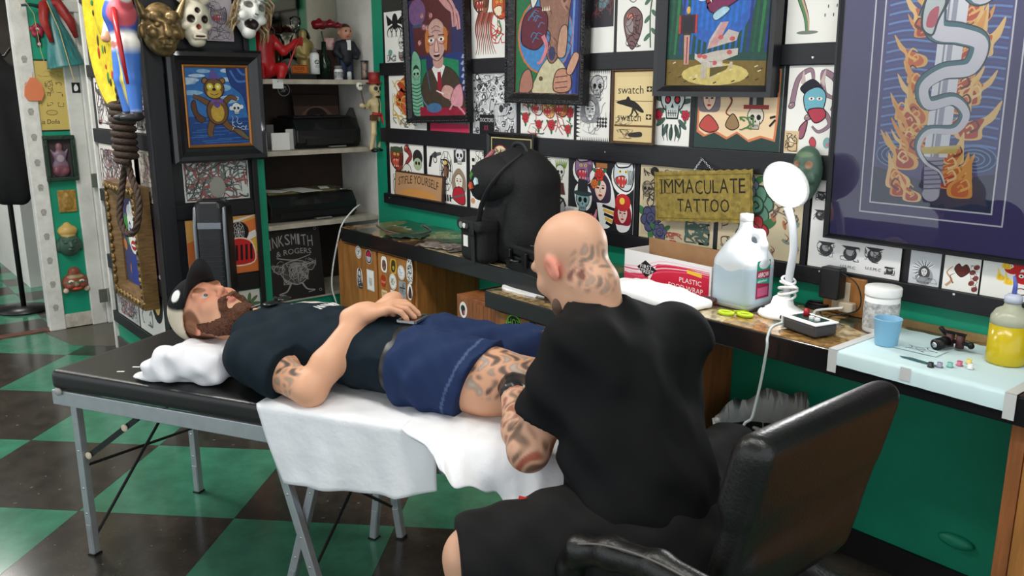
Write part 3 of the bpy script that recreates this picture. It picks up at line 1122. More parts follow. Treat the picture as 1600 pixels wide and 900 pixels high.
def a_punk(A):
 a = A.a
 A.blob([(.05, .9 * a), (.35, .95 * a), (.45, .6 * a), (.3, .4 * a), (.1, .3 * a), (.02, .5 * a)], (60, 60, 56), K, .02)
 A.scribble(.02, .25 * a, .45, .98 * a, 30, K, .03, .2).scribble(.02, .3 * a, .45, .95 * a, 14, (150, 150, 130), .02, .18)
 for k in range(7):
  A.poly([(.62 + .04 * k, .84 * a), (.68 + .04 * k, .84 * a), (.6 + .065 * k, .98 * a)], (110, 150, 40))
 A.skull(.75, .78 * a, .13, (226, 226, 220)).poly([(.6, .44 * a), (.92, .44 * a), (.86, .62 * a), (.68, .62 * a)], (86, 44, 44))
 A.ring(.72, .24 * a, .24, .24, .05, K, (170, 170, 170)).line([(.56, .12 * a), (.88, .38 * a)], .04, K)


def a_stickers(A):
 a = A.a
 A.poly([(0, 0), (1, 0), (1, a), (0, a)], (34, 36, 40))
 W = (240, 240, 238)
 A.poly([(.4, .9 * a), (.58, .9 * a), (.58, .97 * a), (.4, .97 * a)], (170, 110, 66))
 A.ell(.2, .84 * a, .19, .17, W).beast(.2, .84 * a, .15, (150, 110, 150), K, (190, 60, 80))
 A.ell(.84, .8 * a, .19, .2, W).beast(.84, .8 * a, .16, (210, 216, 220), K, (200, 60, 60))
 A.blob([(.3, .78 * a), (.48, .9 * a), (.64, .72 * a), (.72, .4 * a), (.66, .08 * a), (.5, .05 * a), (.42, .4 * a)], W)
 A.face(.48, .6 * a, .15, (236, 206, 190), (60, 50, 70)).rose(.46, .8 * a, .08, (206, 60, 50)).rose(.38, .66 * a, .06, (226, 120, 60), leaf=None)
 for k in range(5):
  A.line([(.52 + .015 * k, (.36 - .06 * k) * a), (.72 - .01 * k, (.32 - .06 * k) * a)], .035, (230, 180, 60) if k % 2 else K)
 A.blob([(.05, .55 * a), (.2, .68 * a), (.34, .5 * a), (.3, .28 * a), (.12, .25 * a)], W).skull(.19, .4 * a, .11, (150, 190, 196)).ell(.19, .5 * a, .16, .035, (50, 70, 74)).poly([(.1, .52 * a), (.28, .52 * a), (.27, .7 * a), (.11, .7 * a)], (44, 46, 52))
 A.blob([(.74, .5 * a), (.88, .56 * a), (.98, .36 * a), (.94, .06 * a), (.76, .05 * a)], W).face(.84, .28 * a, .12, (236, 200, 190), (150, 30, 44)).ell(.84, .44 * a, .12, .1, (196, 46, 50)).ell(.83, .46 * a, .04, .04, (240, 206, 80))
 A.flame(.36, .05 * a, .14, (196, 60, 90), (230, 150, 160)).scribble(.08, .03, .36, .2 * a, 8, (196, 80, 110), .02, .08)


def a_tan(A):
 a = A.a
 A.poly([(0, 0), (1, 0), (1, a), (0, a)], (206, 192, 160)).poly([(.03, .03), (.97, .03), (.97, a - .03), (.03, a - .03)], (190, 176, 146))
 A.rose(.17, .27 * a, .15, (74, 76, 110), (36, 38, 60)).rose(.3, .1 * a, .1, (84, 86, 116), (40, 40, 66)).skull(.1, .68 * a, .07, (150, 140, 118)).ell(.2, .92 * a, .06, .05, K)
 A.scribble(.05, .4 * a, .2, .95 * a, 14, (60, 54, 48), .014, .08).scribble(.65, .03, .95, .3 * a, 20, (70, 92, 84), .025, .1).scribble(.4, .05 * a, .6, .12 * a, 10, (170, 80, 70), .014, .04)
 A.text('Conpoll', .34, .9 * a, .28, .05, (50, 46, 44))


def a_tan2(A):
 a = A.a
 A.poly([(0, 0), (1, 0), (1, a), (0, a)], (204, 190, 158))
 A.rose(.45, .62 * a, .22, (96, 140, 118), (44, 66, 56)).rose(.45, .3 * a, .18, (176, 62, 62), (90, 30, 34)).rose(.35, .85 * a, .13, (110, 120, 140), (50, 56, 70))
 for k in range(14):
  x, y = A.r.uniform(.62, .95), A.r.uniform(.04, .6) * a
  A.ell(x, y, .05, .02, [(170, 110, 84), (150, 130, 110), (120, 140, 130)][k % 3], A.r.uniform(0, 180))
  A.curve([(x, y), (x + .03, y + .04), (x - .02, y + .08)], .014, (110, 70, 56), .004)
 A.scribble(.05, .05, .4, .4 * a, 18, (70, 60, 54), .014, .07).scribble(.6, .5 * a, .95, .95 * a, 12, (90, 84, 80), .014, .07)


def a_marine(A):
 a = A.a
 A.poly([(.01, .01), (.99, .01), (.99, a - .01), (.01, a - .01)], (232, 232, 232))
 for x, y, q in ((.2, .2, .1), (.47, .19, .1), (.73, .21, .1), (.9, .08, .05), (.1, .55, .07), (.1, .75, .06)):
  A.ell(x, y * 1.0, q * .75, q * .7, (70, 70, 74)).ell(x, y + .02, q * .45, q * .4, (170, 170, 172)).poly([(x - q, y + q * .8), (x + q, y + q * .8), (x + .3 * q, y + q * .4), (x - .3 * q, y + q * .4)], (60, 60, 64)).scribble(x - q, y - q * .7, x + q, y + q * .7, 8, (40, 40, 44), .008, .05)
 A.text('U.S.M.C', .38, .04, .16, .028, K, .1).text('U.S.M.C', .65, .06, .16, .028, K, .1)


def a_chief(A):
 a = A.a
 A.poly([(0, 0), (1, 0), (1, a), (0, a)], (200, 202, 206))
 A.ell(.5, .3 * 1, .3, .3, (150, 152, 156))
 for k in range(11):
  t = R(40 + 20 * k)
  A.line([(.5 + .14 * math.cos(t), .5 + .14 * math.sin(t)), (.5 + .42 * math.cos(t), .5 + .36 * math.sin(t))], .07, (232, 232, 234), .02).line([(.5 + .14 * math.cos(t + .1), .5 + .14 * math.sin(t + .1)), (.5 + .4 * math.cos(t + .1), .5 + .33 * math.sin(t + .1))], .03, (50, 50, 54), .01)
 A.face(.5, .45, .16, (210, 208, 206), (70, 70, 74), (120, 110, 110)).text('ROSIE', .3, .06, .4, .06, (60, 60, 64)).scribble(.05, .1, .95, .25, 8, (90, 90, 94), .014, .1)


def a_hearts(A):
 a = A.a
 A.blob([(.5, .42), (.3, .62), (.4, .8), (.5, .72), (.62, .8), (.72, .62)], (96, 40, 36), K, .02)
 A.curve([(.1, .1), (.25, .3), (.1, .5), (.25, .7)], .08, (196, 150, 110), .02).curve([(.3, .2), (.2, .4), (.32, .5)], .05, (150, 100, 70), .01)
 for k in range(5):
  A.ell(.85 + .05 * (-1) ** k, .12 + .16 * k, .09, .07, (130, 60, 56), 40).scribble(.75, .05 + .15 * k, .97, .2 + .15 * k, 3, K, .014, .06)


def a_chili(A):
 a = A.a
 for x, y in ((.45, .52), (.6, .62), (.75, .5), (.62, .38), (.9, .6), (.85, .4)):
  A.ell(x, y, .13, .1, (196, 30, 34)).ell(x - .03, y + .03, .04, .03, (240, 240, 236)).ell(x - .03, y + .03, .015, .015, K)
 for x, t in ((.3, .3), (.36, .5), (.42, .25), (.28, .62)):
  A.flame(x, t, .14, (238, 190, 40), (250, 214, 90), -.3)
 A.text('Chili', .5, .1, .5, .12, (110, 60, 44))


def a_sketch(A):
 a = A.a
 A.curve([(.3, .95 * a), (.1, .75 * a), (.4, .55 * a), (.6, .75 * a), (.45, .95 * a)], .02, (120, 120, 122)).curve([(.3, .85 * a), (.45, .75 * a), (.35, .68 * a)], .015, K)
 A.blob([(.18, .4 * a), (.4, .5 * a), (.62, .4 * a), (.6, .2 * a), (.4, .02 * a), (.22, .2 * a)], (120, 92, 92), (50, 34, 38), .02).ell(.34, .4 * a, .1, .05, (206, 130, 110)).ell(.32, .28 * a, .1, .14, (150, 140, 140)).scribble(.2, .05 * a, .6, .45 * a, 16, (60, 40, 46), .02, .08)
 A.curve([(.85, .05), (.82, .4 * a), (.88, .7 * a), (.85, .95 * a)], .03, (70, 96, 80))
 for y in (.15, .35, .55):
  A.ell(.76, y * a, .1, .04, (84, 116, 92), 40).ell(.92, (y + .06) * a, .09, .04, (84, 116, 92), -40)
 A.rose(.72, .68 * a, .1, (206, 120, 110)).rose(.9, .95 * a, .08, (206, 110, 110))


def a_dark(A):
 a = A.a
 A.poly([(.05, .3 * a), (.98, .3 * a), (.98, a), (.05, a)], (56, 54, 60)).blob([(.4, .5 * a), (.8, .6 * a), (.85, .85 * a), (.55, .9 * a)], (96, 140, 146)).scribble(.1, .35 * a, .95, .95 * a, 24, (120, 70, 70), .03, .14)


def a_cobra(A):
 a = A.a
 A.snake([(.45, .78 * a), (.25, .74 * a), (.2, .5 * a), (.36, .25 * a), (.4, .1 * a)], .16, (96, 140, 96), (54, 76, 56), (214, 170, 150)).line([(.48, .78 * a), (.62, .7 * a)], .012, (80, 60, 60)).ell(.4, .1 * a, .2, .03, (120, 130, 116))
 A.curve([(.72, a), (.8, .8 * a), (.92, .9 * a), (.9, .45 * a)], .1, (120, 134, 150), .02)
 for k in range(6):
  A.ell(.7 + .05 * k, (.25 + .08 * (k % 3)) * a, .01, .03, (60, 66, 80))


def a_flamefish(A):
 a = A.a
 A.curve([(.35, .95 * a), (.45, .7 * a), (.25, .55 * a), (.4, .35 * a)], .3, (176, 72, 40), .1).curve([(.6, .85 * a), (.7, .6 * a), (.5, .4 * a), (.7, .2 * a)], .25, (222, 190, 100), .1)
 for k in range(8):
  A.line([(.35, (.3 + .04 * k) * a), (.8, (.22 + .05 * k) * a)], .035, (190, 90, 60))
 A.scribble(.1, .1 * a, .95, .9 * a, 18, (206, 170, 80), .025, .15).scribble(.1, .03, .95, .2 * a, 10, (120, 120, 110), .02, .1)


sheet('white flash sheet with a black winged octopus beside the green corner post', 603, 637, 50, b3, t3 - .06, a_octopus, seed=2)
sheet('flash sheet of two snarling brown and orange heads between the carved-frame paintings', 739, 797, 50, b3, t3, a_heads, seed=3)
sheet('dark grey print with a wide white lower margin in the upper rack row', 922, 962, 40, b3, t3, a_dark, seed=4)
sheet('pencil flash sheet with a bearded face and red-flowered stem', 967, 1030, 40, b3, t3, a_sketch, seed=5)
sheet('white flash sheet with a green hooded cobra beside the piano painting', 1232, 1318, 30, b3, t3, a_cobra, seed=6)
sheet('flash sheet with red and yellow flames behind the hanging skeleton figure', 611, 668, 160, b2, t2_, a_flamefish, seed=7)
sheet('sheet with a pink lower border hidden by the suited-man painting', 674, 735, 170, b2, t2_, lambda A: A.poly([(0, 0), (1, 0), (1, .12), (0, .12)], (190, 50, 84)).scribble(.05, .13, .95, .5, 24, (90, 86, 88), .03, .12), (120, 112, 110), 8)
sheet('grey sheet crowded with little biomechanical skulls', 741, 809, 165, b2, t2_, a_bioskulls, seed=9)
sheet('small black sticker sheet lettered doctors on the grey skull print', 753, 776, 197, b2 + .0005, b2 + .085, lambda A: A.text('DOCTORS', .06, .62 * A.a, .88, .2 * A.a, (220, 216, 220)).text('XX', .3, .2 * A.a, .3, .24 * A.a, (176, 60, 96)), (22, 20, 24), 10, .0045, 'sticker_sheet')
sheet('flash sheet packed with red flowers and cartoon animal heads', 816, 899, 190, b2, t2_, a_redflowers, seed=11)
sheet('black and white flash sheet with spiked jagged border', 904, 955, 170, b2, t2_, a_jagged, seed=12)
sheet('flash sheet of a decorated skull with red eyes and dark leaves', 1026, 1080, 190, b2, t2_, a_sugar, seed=13)
sheet('cream flash sheet with lady bust and top-hatted skull on dark green', 1088, 1223, 190, b2, t2_, a_gypsy, seed=14)
sheet('flash sheet of a blue horned mask wrapped in snakes', 1231, 1308, 180, b2, t2_, a_hannya, seed=15)
sheet('flash sheet of three heads behind the wooden slogan plaque', 612, 664, 262, b1, t1, a_trio, seed=16)
sheet('flash sheet with a revolver, spider web and red-dressed lady', 670, 731, 270, b1, t1, a_revolver, seed=17)
sheet('narrow flash sheet of black strokes half hidden by the backpack', 737, 758, 270, b1, t1, a_strip, seed=18)
sheet('flash sheet with a green-haired punk skull behind the backpack', 841, 890, 300, b1, t1, a_punk, seed=19)
sheet('black sheet of white-edged cartoon heads behind the bald head', 896, 993, 300, b1, t1, a_stickers, seed=20)
sheet('tan flash sheet with blue roses behind the brass sign', 1002, 1119, 320, b1, t1, a_tan, seed=21)
sheet('tan flash sheet with green and red roses behind the white lamp', 1126, 1257, 330, b1, t1, a_tan2, seed=22)
sheet('white flash sheet of military globe emblems under the purple picture', 1269, 1416, 350, b1, t1, a_marine, seed=23)
sheet('grey print of a feathered headdress under the purple picture', 1421, 1469, 440, b1, t1, a_chief, seed=24)
sheet('flash sheet with a dark heart and brown scrolls', 1474, 1531, 445, b1, t1, a_hearts, seed=25)
sheet('print of red chili peppers with yellow flames', 1533, 1640, 455, b1, t1, a_chili, seed=26)

# ------------------------------------------------------------------ framed paintings on the back wall
CARVED = mat('carved_black_frame', (24, 22, 24), .3, noise=(60, .3), bump=(70, .5))
BLK_FR = mat('smooth_black_frame', (24, 24, 28), .32, coat=.2)


def wall_frame(u, v, rot, off=.028):
 p = at_y(u, v, YW - off)
 a = R(rot)
 return frame_M(p, (math.cos(a), 0, math.sin(a)), (-math.sin(a), 0, math.cos(a)))


def beads(ob, M, W, Hh, d, z, r, mt):
 b = MB()
 n = int(Hh / d)
 for k in range(n):
  for x in (r * 1.2, W - r * 1.2):
   b.ell(M @ Vector((x, (k + .5) * Hh / n, z)), (r, r, r), nu=6, nv=4)
 for k in range(int(W / d)):
  b.ell(M @ Vector(((k + .5) * d, r * 1.2, z)), (r, r, r), nu=6, nv=4)
 return b.build('beading', mt, ob, smooth=True)


# suited man
A = Art(1.95, (52, 50, 92), 31)
A.poly([(.1, 1.02), (.75, 1.0), (.78, 1.9), (.05, 1.95)], (92, 44, 44))
A.ell(.16, 1.72, .16, .22, (120, 86, 130)).ell(.2, 1.5, .14, .03, (70, 84, 110))
for k in range(8):
 x, y = A.r.uniform(.18, .7), A.r.uniform(1.15, 1.85)
 A.ell(x, y, .03, .04, (206, 150, 150)).scribble(x - .04, y - .05, x + .04, y + .05, 3, (150, 90, 90), .012, .04)
for P in ([(.58, 1.95), (.72, 1.75), (.86, 1.6), (.9, 1.35)], [(.62, 1.95), (.8, 1.7), (.82, 1.4)]):
 A.curve(P, .13, (206, 150, 150), .06).curve(P, .02, (120, 70, 76), .01)
A.poly([(.0, .95), (.3, .95), (.3, .4), (0, .4)], (34, 120, 84)).poly([(.66, 1.0), (1, 1.0), (1, .5), (.66, .5)], (40, 60, 120)).poly([(.6, .5), (.88, .5), (.88, .88), (.6, .95)], (34, 128, 88))
for k in range(6):
 A.line([(.93 + .02 * (k % 2), .4 + .1 * k), (.96, .46 + .1 * k)], .05, (170, 180, 200), .02)
A.blob([(.22, .0), (.2, .5), (.34, .78), (.5, .72), (.66, .8), (.86, .62), (.97, .2), (.9, 0)], (70, 58, 46), (36, 30, 26), .01)
A.poly([(.4, .78), (.52, .5), (.64, .8), (.58, .86), (.46, .86)], (232, 230, 224)).poly([(.5, .72), (.56, .72), (.58, .4), (.53, .34), (.49, .4)], (150, 34, 50))
A.blob([(.44, .82), (.44, .98), (.6, .98), (.6, .82), (.53, .78)], (196, 150, 140))
A.blob([(.33, 1.2), (.36, 1.46), (.5, 1.58), (.64, 1.46), (.67, 1.2), (.62, 1.0), (.5, .9), (.38, 1.0)], (200, 160, 150), (80, 44, 44), .012)
A.blob([(.3, 1.1), (.3, 1.35), (.36, 1.42), (.38, 1.2), (.35, 1.05)], (196, 120, 60)).blob([(.69, 1.1), (.7, 1.35), (.64, 1.42), (.62, 1.2), (.66, 1.05)], (196, 120, 60))
for q in (-1, 1):
 A.ell(.5 + q * .09, 1.24, .055, .035, (236, 226, 220)).ell(.5 + q * .09, 1.24, .02, .022, K).line([(.5 + q * .04, 1.31), (.5 + q * .15, 1.3)], .02, (90, 50, 50)).curve([(.5 + q * .05, 1.18), (.5 + q * .12, 1.16), (.5 + q * .16, 1.2)], .014, (150, 60, 60))
A.blob([(.46, 1.06), (.5, 1.26), (.54, 1.06)], (226, 180, 170), (120, 70, 70), .01).ell(.5, .99, .06, .03, (70, 30, 34)).ell(.5, 1.01, .05, .01, (230, 220, 210))
A.curve([(.42, 1.42), (.5, 1.46), (.58, 1.42)], .012, (130, 80, 80)).curve([(.42, 1.36), (.5, 1.39), (.58, 1.36)], .012, (130, 80, 80))
A.blob([(.55, .36), (.62, .5), (.76, .46), (.8, .32), (.7, .26)], (206, 160, 150), (90, 50, 50), .012).line([(.47, .42), (.6, .36)], .02, (232, 230, 224)).poly([(.7, .26), (.84, .3), (.84, .22), (.74, .18)], (232, 232, 230))
A.blob([(0, .1), (.02, .95), (.1, 1.1), (.2, .9), (.18, .5), (.22, .05)], (120, 176, 146), (30, 60, 50), .012).ell(.1, .78, .06, .09, (30, 60, 50)).skull(.1, .72, .08, (150, 196, 166), (20, 50, 40))
for k in range(9):
 A.curve([(.0, .08 + .06 * k), (.1, .05 + .06 * k), (.2, .09 + .06 * k)], .014, (20, 70, 54))
A.poly([(.15, 0), (1, 0), (1, .12), (.15, .16)], (150, 30, 56)).ell(.42, .14, .14, .08, (70, 110, 150)).curve([(.3, .16), (.22, .26), (.2, .34)], .02, (90, 130, 160)).blob([(.34, .6), (.3, .82), (.36, .4)], (80, 130, 170))
A.blob([(.72, .2), (.78, .42), (.9, .5), (.94, .3), (.9, .14)], (214, 150, 160), (120, 60, 76), .012).curve([(.7, .1), (.78, .2), (.9, .1), (.96, .02)], .03, (214, 150, 160))
Ms = wall_frame(643.5, 192, 2.0)
W_ = (at_y(740, 194, YW - .028) - at_y(643.5, 192, YW - .028)).length
o = picture('carved_frame_painting', 'painting of a wrinkled suited man in a beaded black frame', Ms, W_, .60, .032, .03, CARVED, A)
beads(o, Ms, W_, .60, .016, .031, .006, BLK_FR)
# zombie
A = Art(1.75, (40, 116, 72), 32)
A.poly([(.74, 0), (1, 0), (1, 1.75), (.8, 1.75)], (44, 66, 140)).line([(.86, 0), (.9, 1.7)], .03, (110, 140, 200)).line([(.95, 0), (.96, 1.7)], .03, (30, 40, 96))
A.ell(.46, .75, .42, .5, (206, 116, 70)).ell(.47, .75, .4, .48, (70, 136, 196))
A.ell(.14, 1.5, .14, .16, (226, 236, 232)).ell(.14, 1.5, .12, .14, (150, 206, 206)).text('ALIVE', .01, 1.47, .26, .08, (150, 36, 60))
A.blob([(.36, .25), (.3, .0), (.78, 0), (.8, .3), (.62, .5), (.5, .45)], (206, 196, 160), (80, 66, 50), .01)
A.blob([(.45, .9), (.38, 1.25), (.5, 1.6), (.75, 1.65), (.86, 1.4), (.82, 1.0), (.78, .65), (.6, .4), (.5, .5), (.55, .75)], (150, 108, 92), (60, 36, 34), .014)
for k in range(16):
 x, y = A.r.uniform(.48, .82), A.r.uniform(.55, 1.6)
 A.curve([(x, y), (x + .05, y - .06), (x + .02, y - .12)], .014, (96, 60, 52), .005).curve([(x - .03, y), (x + .01, y - .06)], .012, (196, 150, 130), .005)
A.ell(.55, 1.28, .08, .06, (236, 230, 214)).ell(.54, 1.28, .035, .035, (80, 120, 140)).ell(.54, 1.28, .015, .015, K).ell(.76, 1.22, .06, .13, (176, 128, 110), -12).ell(.76, 1.22, .03, .08, (96, 60, 54), -12)
A.blob([(.26, 1.3), (.36, 1.48), (.44, 1.4), (.36, 1.22), (.28, 1.1), (.24, 1.2)], (226, 224, 214), K, .014).ell(.36, 1.36, .025, .03, K)
A.blob([(.1, .7), (.14, 1.0), (.34, 1.12), (.5, 1.0), (.48, .72), (.36, .58), (.2, .6)], (104, 40, 56), (46, 16, 26), .014)
for k in range(9):
 x, y = A.r.uniform(.16, .44), A.r.uniform(.64, 1.02)
 A.curve([(x, y), (x + .04, y + .06), (x + .1, y + .04)], .016, (60, 130, 176), .006)
for k in range(5):
 A.poly([(.42 + .025 * k, 1.06), (.44 + .025 * k, 1.06), (.43 + .025 * k, 1.12)], (240, 230, 200))
A.curve([(.44, .75), (.5, .6), (.42, .42), (.36, .4)], .06, (216, 130, 140), .03).ell(.58, .52, .05, .09, (56, 60, 96))
A.blob([(.66, .5), (.7, .82), (.8, .84), (.78, .5)], (196, 150, 126), K, .01).blob([(.62, .05), (.66, .3), (.84, .3), (.86, .06)], (196, 140, 116), (70, 40, 36), .014).blob([(.8, .3), (.9, .52), (.98, .48), (.88, .26)], (206, 156, 130), (70, 40, 36), .012).blob([(.08, .0), (.12, .24), (.24, .32), (.3, .1), (.2, 0)], (176, 120, 104), (70, 40, 36), .012)
for k in range(3):
 A.line([(.64, .08 + .07 * k), (.82, .1 + .07 * k)], .014, (110, 66, 60))
A.ell(.42, .2, .03, .03, (90, 76, 50)).line([(.0, 0), (1, 0)], .03, (160, 40, 50)).line([(.005, 0), (.005, 1.75)], .02, (160, 40, 50)).line([(.995, 0), (.995, 1.75)], .02, (160, 40, 50))
Ms = wall_frame(798, 160, -1.0, .03)
W_ = (at_y(920, 164, YW - .03) - at_y(798, 160, YW - .03)).length
o = picture('carved_frame_painting', 'painting of a decaying head holding up a thumb in a carved black frame', Ms, W_, .60, .042, .035, CARVED, A)
beads(o, Ms, W_, .60, .013, .034, .0055, BLK_FR)
# piano
A = Art(1.55, (34, 74, 66), 33)
A.ell(.5, .95, .36, .5, (56, 96, 190)).ell(.5, 1.0, .3, .42, (44, 110, 206))
for k in range(18):
 x = .04 + .055 * k
 A.curve([(x, 1.55), (x + .02, 1.0), (x - .01, .35)], .04, [(30, 92, 60), (44, 120, 70), (40, 60, 130), (60, 80, 160)][(k // 3 + k) % 4] if (k < 4 or k > 13) else (40, 100, 176), .02)
A.poly([(0, 0), (1, 0), (1, .26), (0, .3)], (120, 98, 44)).ell(.5, .13, .33, .12, (206, 186, 110))
for k in range(22):
 x, y = A.r.uniform(.02, .98), A.r.uniform(.02, .26)
 A.line([(x, y), (x + .03, y + .015)], .012, (60, 50, 30) if k % 2 else (220, 210, 170))
A.poly([(.36, .34), (.52, .38), (.72, .4), (.72, .33), (.54, .26), (.36, .28)], (196, 186, 176)).poly([(.3, .36), (.46, .26), (.58, .27), (.58, .2), (.44, .2), (.3, .3)], (206, 196, 186)).poly([(.42, .4), (.7, .48), (.72, .56), (.62, .6), (.52, .46), (.6, .66), (.54, .68), (.44, .5)], (190, 180, 172))
A.poly([(.42, .4), (.56, .68), (.62, .68), (.52, .44)], (200, 150, 150))
for x, y in ((.4, .32), (.5, .25), (.64, .36), (.55, .52), (.66, .5), (.35, .33)):
 A.ell(x, y, .026, .024, (196, 92, 92))
for x in (.37, .4, .46, .65):
 A.poly([(x, .08 if x < .6 else .2), (x + .025, .08 if x < .6 else .2), (x + .025, .26), (x, .26)], (190, 180, 170))
A.poly([(.46, .1), (.62, .18), (.64, .22), (.46, .2)], (96, 84, 40))
A.poly([(.18, .56), (.24, .56), (.24, .24), (.19, .24)], (206, 150, 140)).line([(.215, .54), (.215, .25)], .012, (120, 70, 66)).poly([(.13, .58), (.3, .58), (.3, .78), (.13, .78)], (70, 36, 44)).poly([(.16, .6), (.27, .6), (.27, .76), (.16, .76)], (40, 40, 48)).line([(.3, .58), (.3, .78)], .02, (190, 60, 66)).line([(.13, .58), (.13, .78)], .02, (190, 60, 66)).ell(.215, .83, .02, .04, (226, 180, 80))
A.blob([(.4, .86), (.5, .78), (.7, .9), (.86, 1.0), (.84, 1.2), (.6, 1.3), (.44, 1.15)], (120, 40, 84), (50, 16, 40), .014).curve([(.6, 1.1), (.72, 1.0), (.84, 1.1), (.8, 1.3)], .12, (130, 50, 110), .05).blob([(.4, .88), (.56, 1.02), (.6, 1.1), (.42, 1.0)], (150, 36, 44), K, .012)
for k in range(6):
 A.poly([(.42 + .025 * k, .93 + .02 * k), (.44 + .025 * k, .94 + .02 * k), (.44 + .025 * k, .89 + .02 * k)], (240, 236, 220))
A.blob([(.46, .76), (.56, .84), (.62, .8), (.5, .7)], (170, 206, 220), (60, 90, 110), .01).curve([(.22, 1.1), (.3, .95), (.36, .92), (.4, .94)], .02, (200, 220, 240), .01)
Ms = wall_frame(1031, 150, -.3, .03)
W_ = (at_y(1215, 152, YW - .03) - at_y(1031, 150, YW - .03)).length
picture('black_frame_painting', 'painting of a spotted grand piano under a purple serpent in a wide black frame', Ms, W_, .52, .036, .04, BLK_FR, A)
# serpent on a sword: purple mount with white lines
A = Art(1.55, (74, 66, 118), 34)
A.poly([(.155, .13), (.835, .13), (.835, 1.42), (.155, 1.42)], (232, 230, 236)).poly([(.162, .137), (.828, .137), (.828, 1.413), (.162, 1.413)], (74, 66, 118)).poly([(.205, .18), (.785, .18), (.785, 1.38), (.205, 1.38)], (232, 230, 236))
A.poly([(.212, .187), (.778, .187), (.778, 1.373), (.212, 1.373)], (86, 82, 136)).poly([(.212, .187), (.778, .187), (.778, .36), (.5, .3), (.212, .36)], (50, 60, 92))
for k in range(44):
 y = .45 + .021 * k
 A.curve([(.23, y), (.33, y + .012), (.5, y - .006), (.68, y + .01), (.77, y)], .009, (110, 150, 214) if k % 2 else (76, 92, 160))
for q in (.32, .68):
 for r_ in (.1, .075, .05, .025):
  A.ring(q, .42, r_, r_ * .6, .006, (110, 146, 196), (44, 66, 120))
for k in range(60):
 q, y = A.r.choice((-1, 1)), .22 + 1.12 * (1 - k / 60)
 s_ = A.r.uniform(.07, .13)
 x = .5 + q * A.r.uniform(.07, .16)
 A.flame(x, y - .03, s_, A.r.choice([(206, 84, 52), (220, 110, 56), (196, 70, 50)]), A.r.choice([(244, 190, 110), (240, 168, 84), (250, 208, 140)]), q * A.r.uniform(.1, .7))
 c_ = A.r.choice([(122, 44, 40), (252, 220, 160), (250, 200, 110)])
 A.curve([(x, y), (x + q * .035, y + .02), (x + q * .02, y + .05), (x - q * .005, y + .035)], .013, c_, .005)
A.poly([(.455, .42), (.565, .42), (.6, 1.38), (.48, 1.38)], (238, 238, 244)).poly([(.5, .42), (.525, .42), (.55, 1.38), (.53, 1.38)], (170, 172, 190)).line([(.49, .42), (.51, 1.36)], .008, (150, 152, 172))
A.poly([(.47, .25), (.545, .25), (.55, .42), (.46, .42)], (176, 176, 200)).poly([(.44, .43), (.6, .44), (.62, .48), (.44, .46)], (214, 190, 100)).ell(.505, .25, .04, .035, (196, 196, 210))
for k in range(7):
 A.line([(.465, .27 + .021 * k), (.55, .28 + .021 * k)], .006, (110, 112, 140))
SN = [(.42, 1.03), (.46, 1.16), (.42, 1.2), (.44, 1.28), (.54, 1.24), (.62, 1.12), (.68, 1.16), (.66, 1.24), (.6, 1.27)]
S2 = [(.44, 1.06), (.46, .98), (.56, .96), (.65, .92), (.62, .82), (.5, .8), (.42, .74), (.45, .66), (.56, .68), (.62, .62), (.58, .55), (.46, .54), (.42, .47), (.46, .4), (.53, .36), (.56, .3)]
for P, w in ((SN, .1), (S2, .1)):
 A.curve(P, w * 1.12, (36, 52, 66), w * (.9 if P is SN else .12), 7).curve(P, w, (72, 120, 132), w * (.8 if P is SN else .08), 7).curve([(x + .008, y - .008) for x, y in P], w * .72, (228, 224, 234), w * (.6 if P is SN else .05), 7)
A.blob([(.39, 1.0), (.4, 1.12), (.46, 1.16), (.49, 1.1), (.46, 1.02), (.44, .96)], (206, 214, 214), (40, 60, 70), .01).blob([(.41, 1.0), (.42, 1.06), (.46, 1.08), (.45, 1.0)], (196, 92, 110)).ell(.46, 1.12, .012, .01, (210, 60, 50))
pA, pB = at_y(1292, 369, YW - .03), at_y(1632, 423, YW - .03)
Ms = frame_M(pA, (1, 0, 0), (0, -.03, 1))
picture('framed_snake_print', 'large print of a white serpent coiled round a sword, purple mount, thin black frame', Ms, (pB - pA).length, 1.56 * (pB - pA).length, .012, .024, BLK_FR, A, glass=True, mount=mat('purple_mount', (74, 66, 118), .7), pm=PRINT)
# small black frame behind the backpack
A = Art(1.05, (28, 26, 28), 35)
A.poly([(.03, .03), (.97, .03), (.97, 1.02), (.03, 1.02)], (190, 176, 120)).poly([(.05, .05), (.95, .05), (.95, 1.0), (.05, 1.0)], (30, 28, 30)).blob([(.1, .5), (.12, .8), (.3, .86), (.5, .72), (.7, .86), (.9, .75), (.9, .4), (.5, .2), (.15, .3)], (232, 214, 176), (150, 50, 46), .02).rose(.72, .62, .15, (150, 60, 60)).scribble(.15, .35, .6, .8, 24, (70, 50, 44), .018, .1)
pA, pB = at_y(764, 290, YW - .026), at_y(838, 300, YW - .026)
picture('small_black_frame', 'small black framed print of a rose behind the backpack', frame_M((pA.x, YW - .026, RZ[0][1] + .09), WALLX, WALLZ), pB.x - pA.x, .262, .018, .018, BLK_FR, A, pm=PRINT)
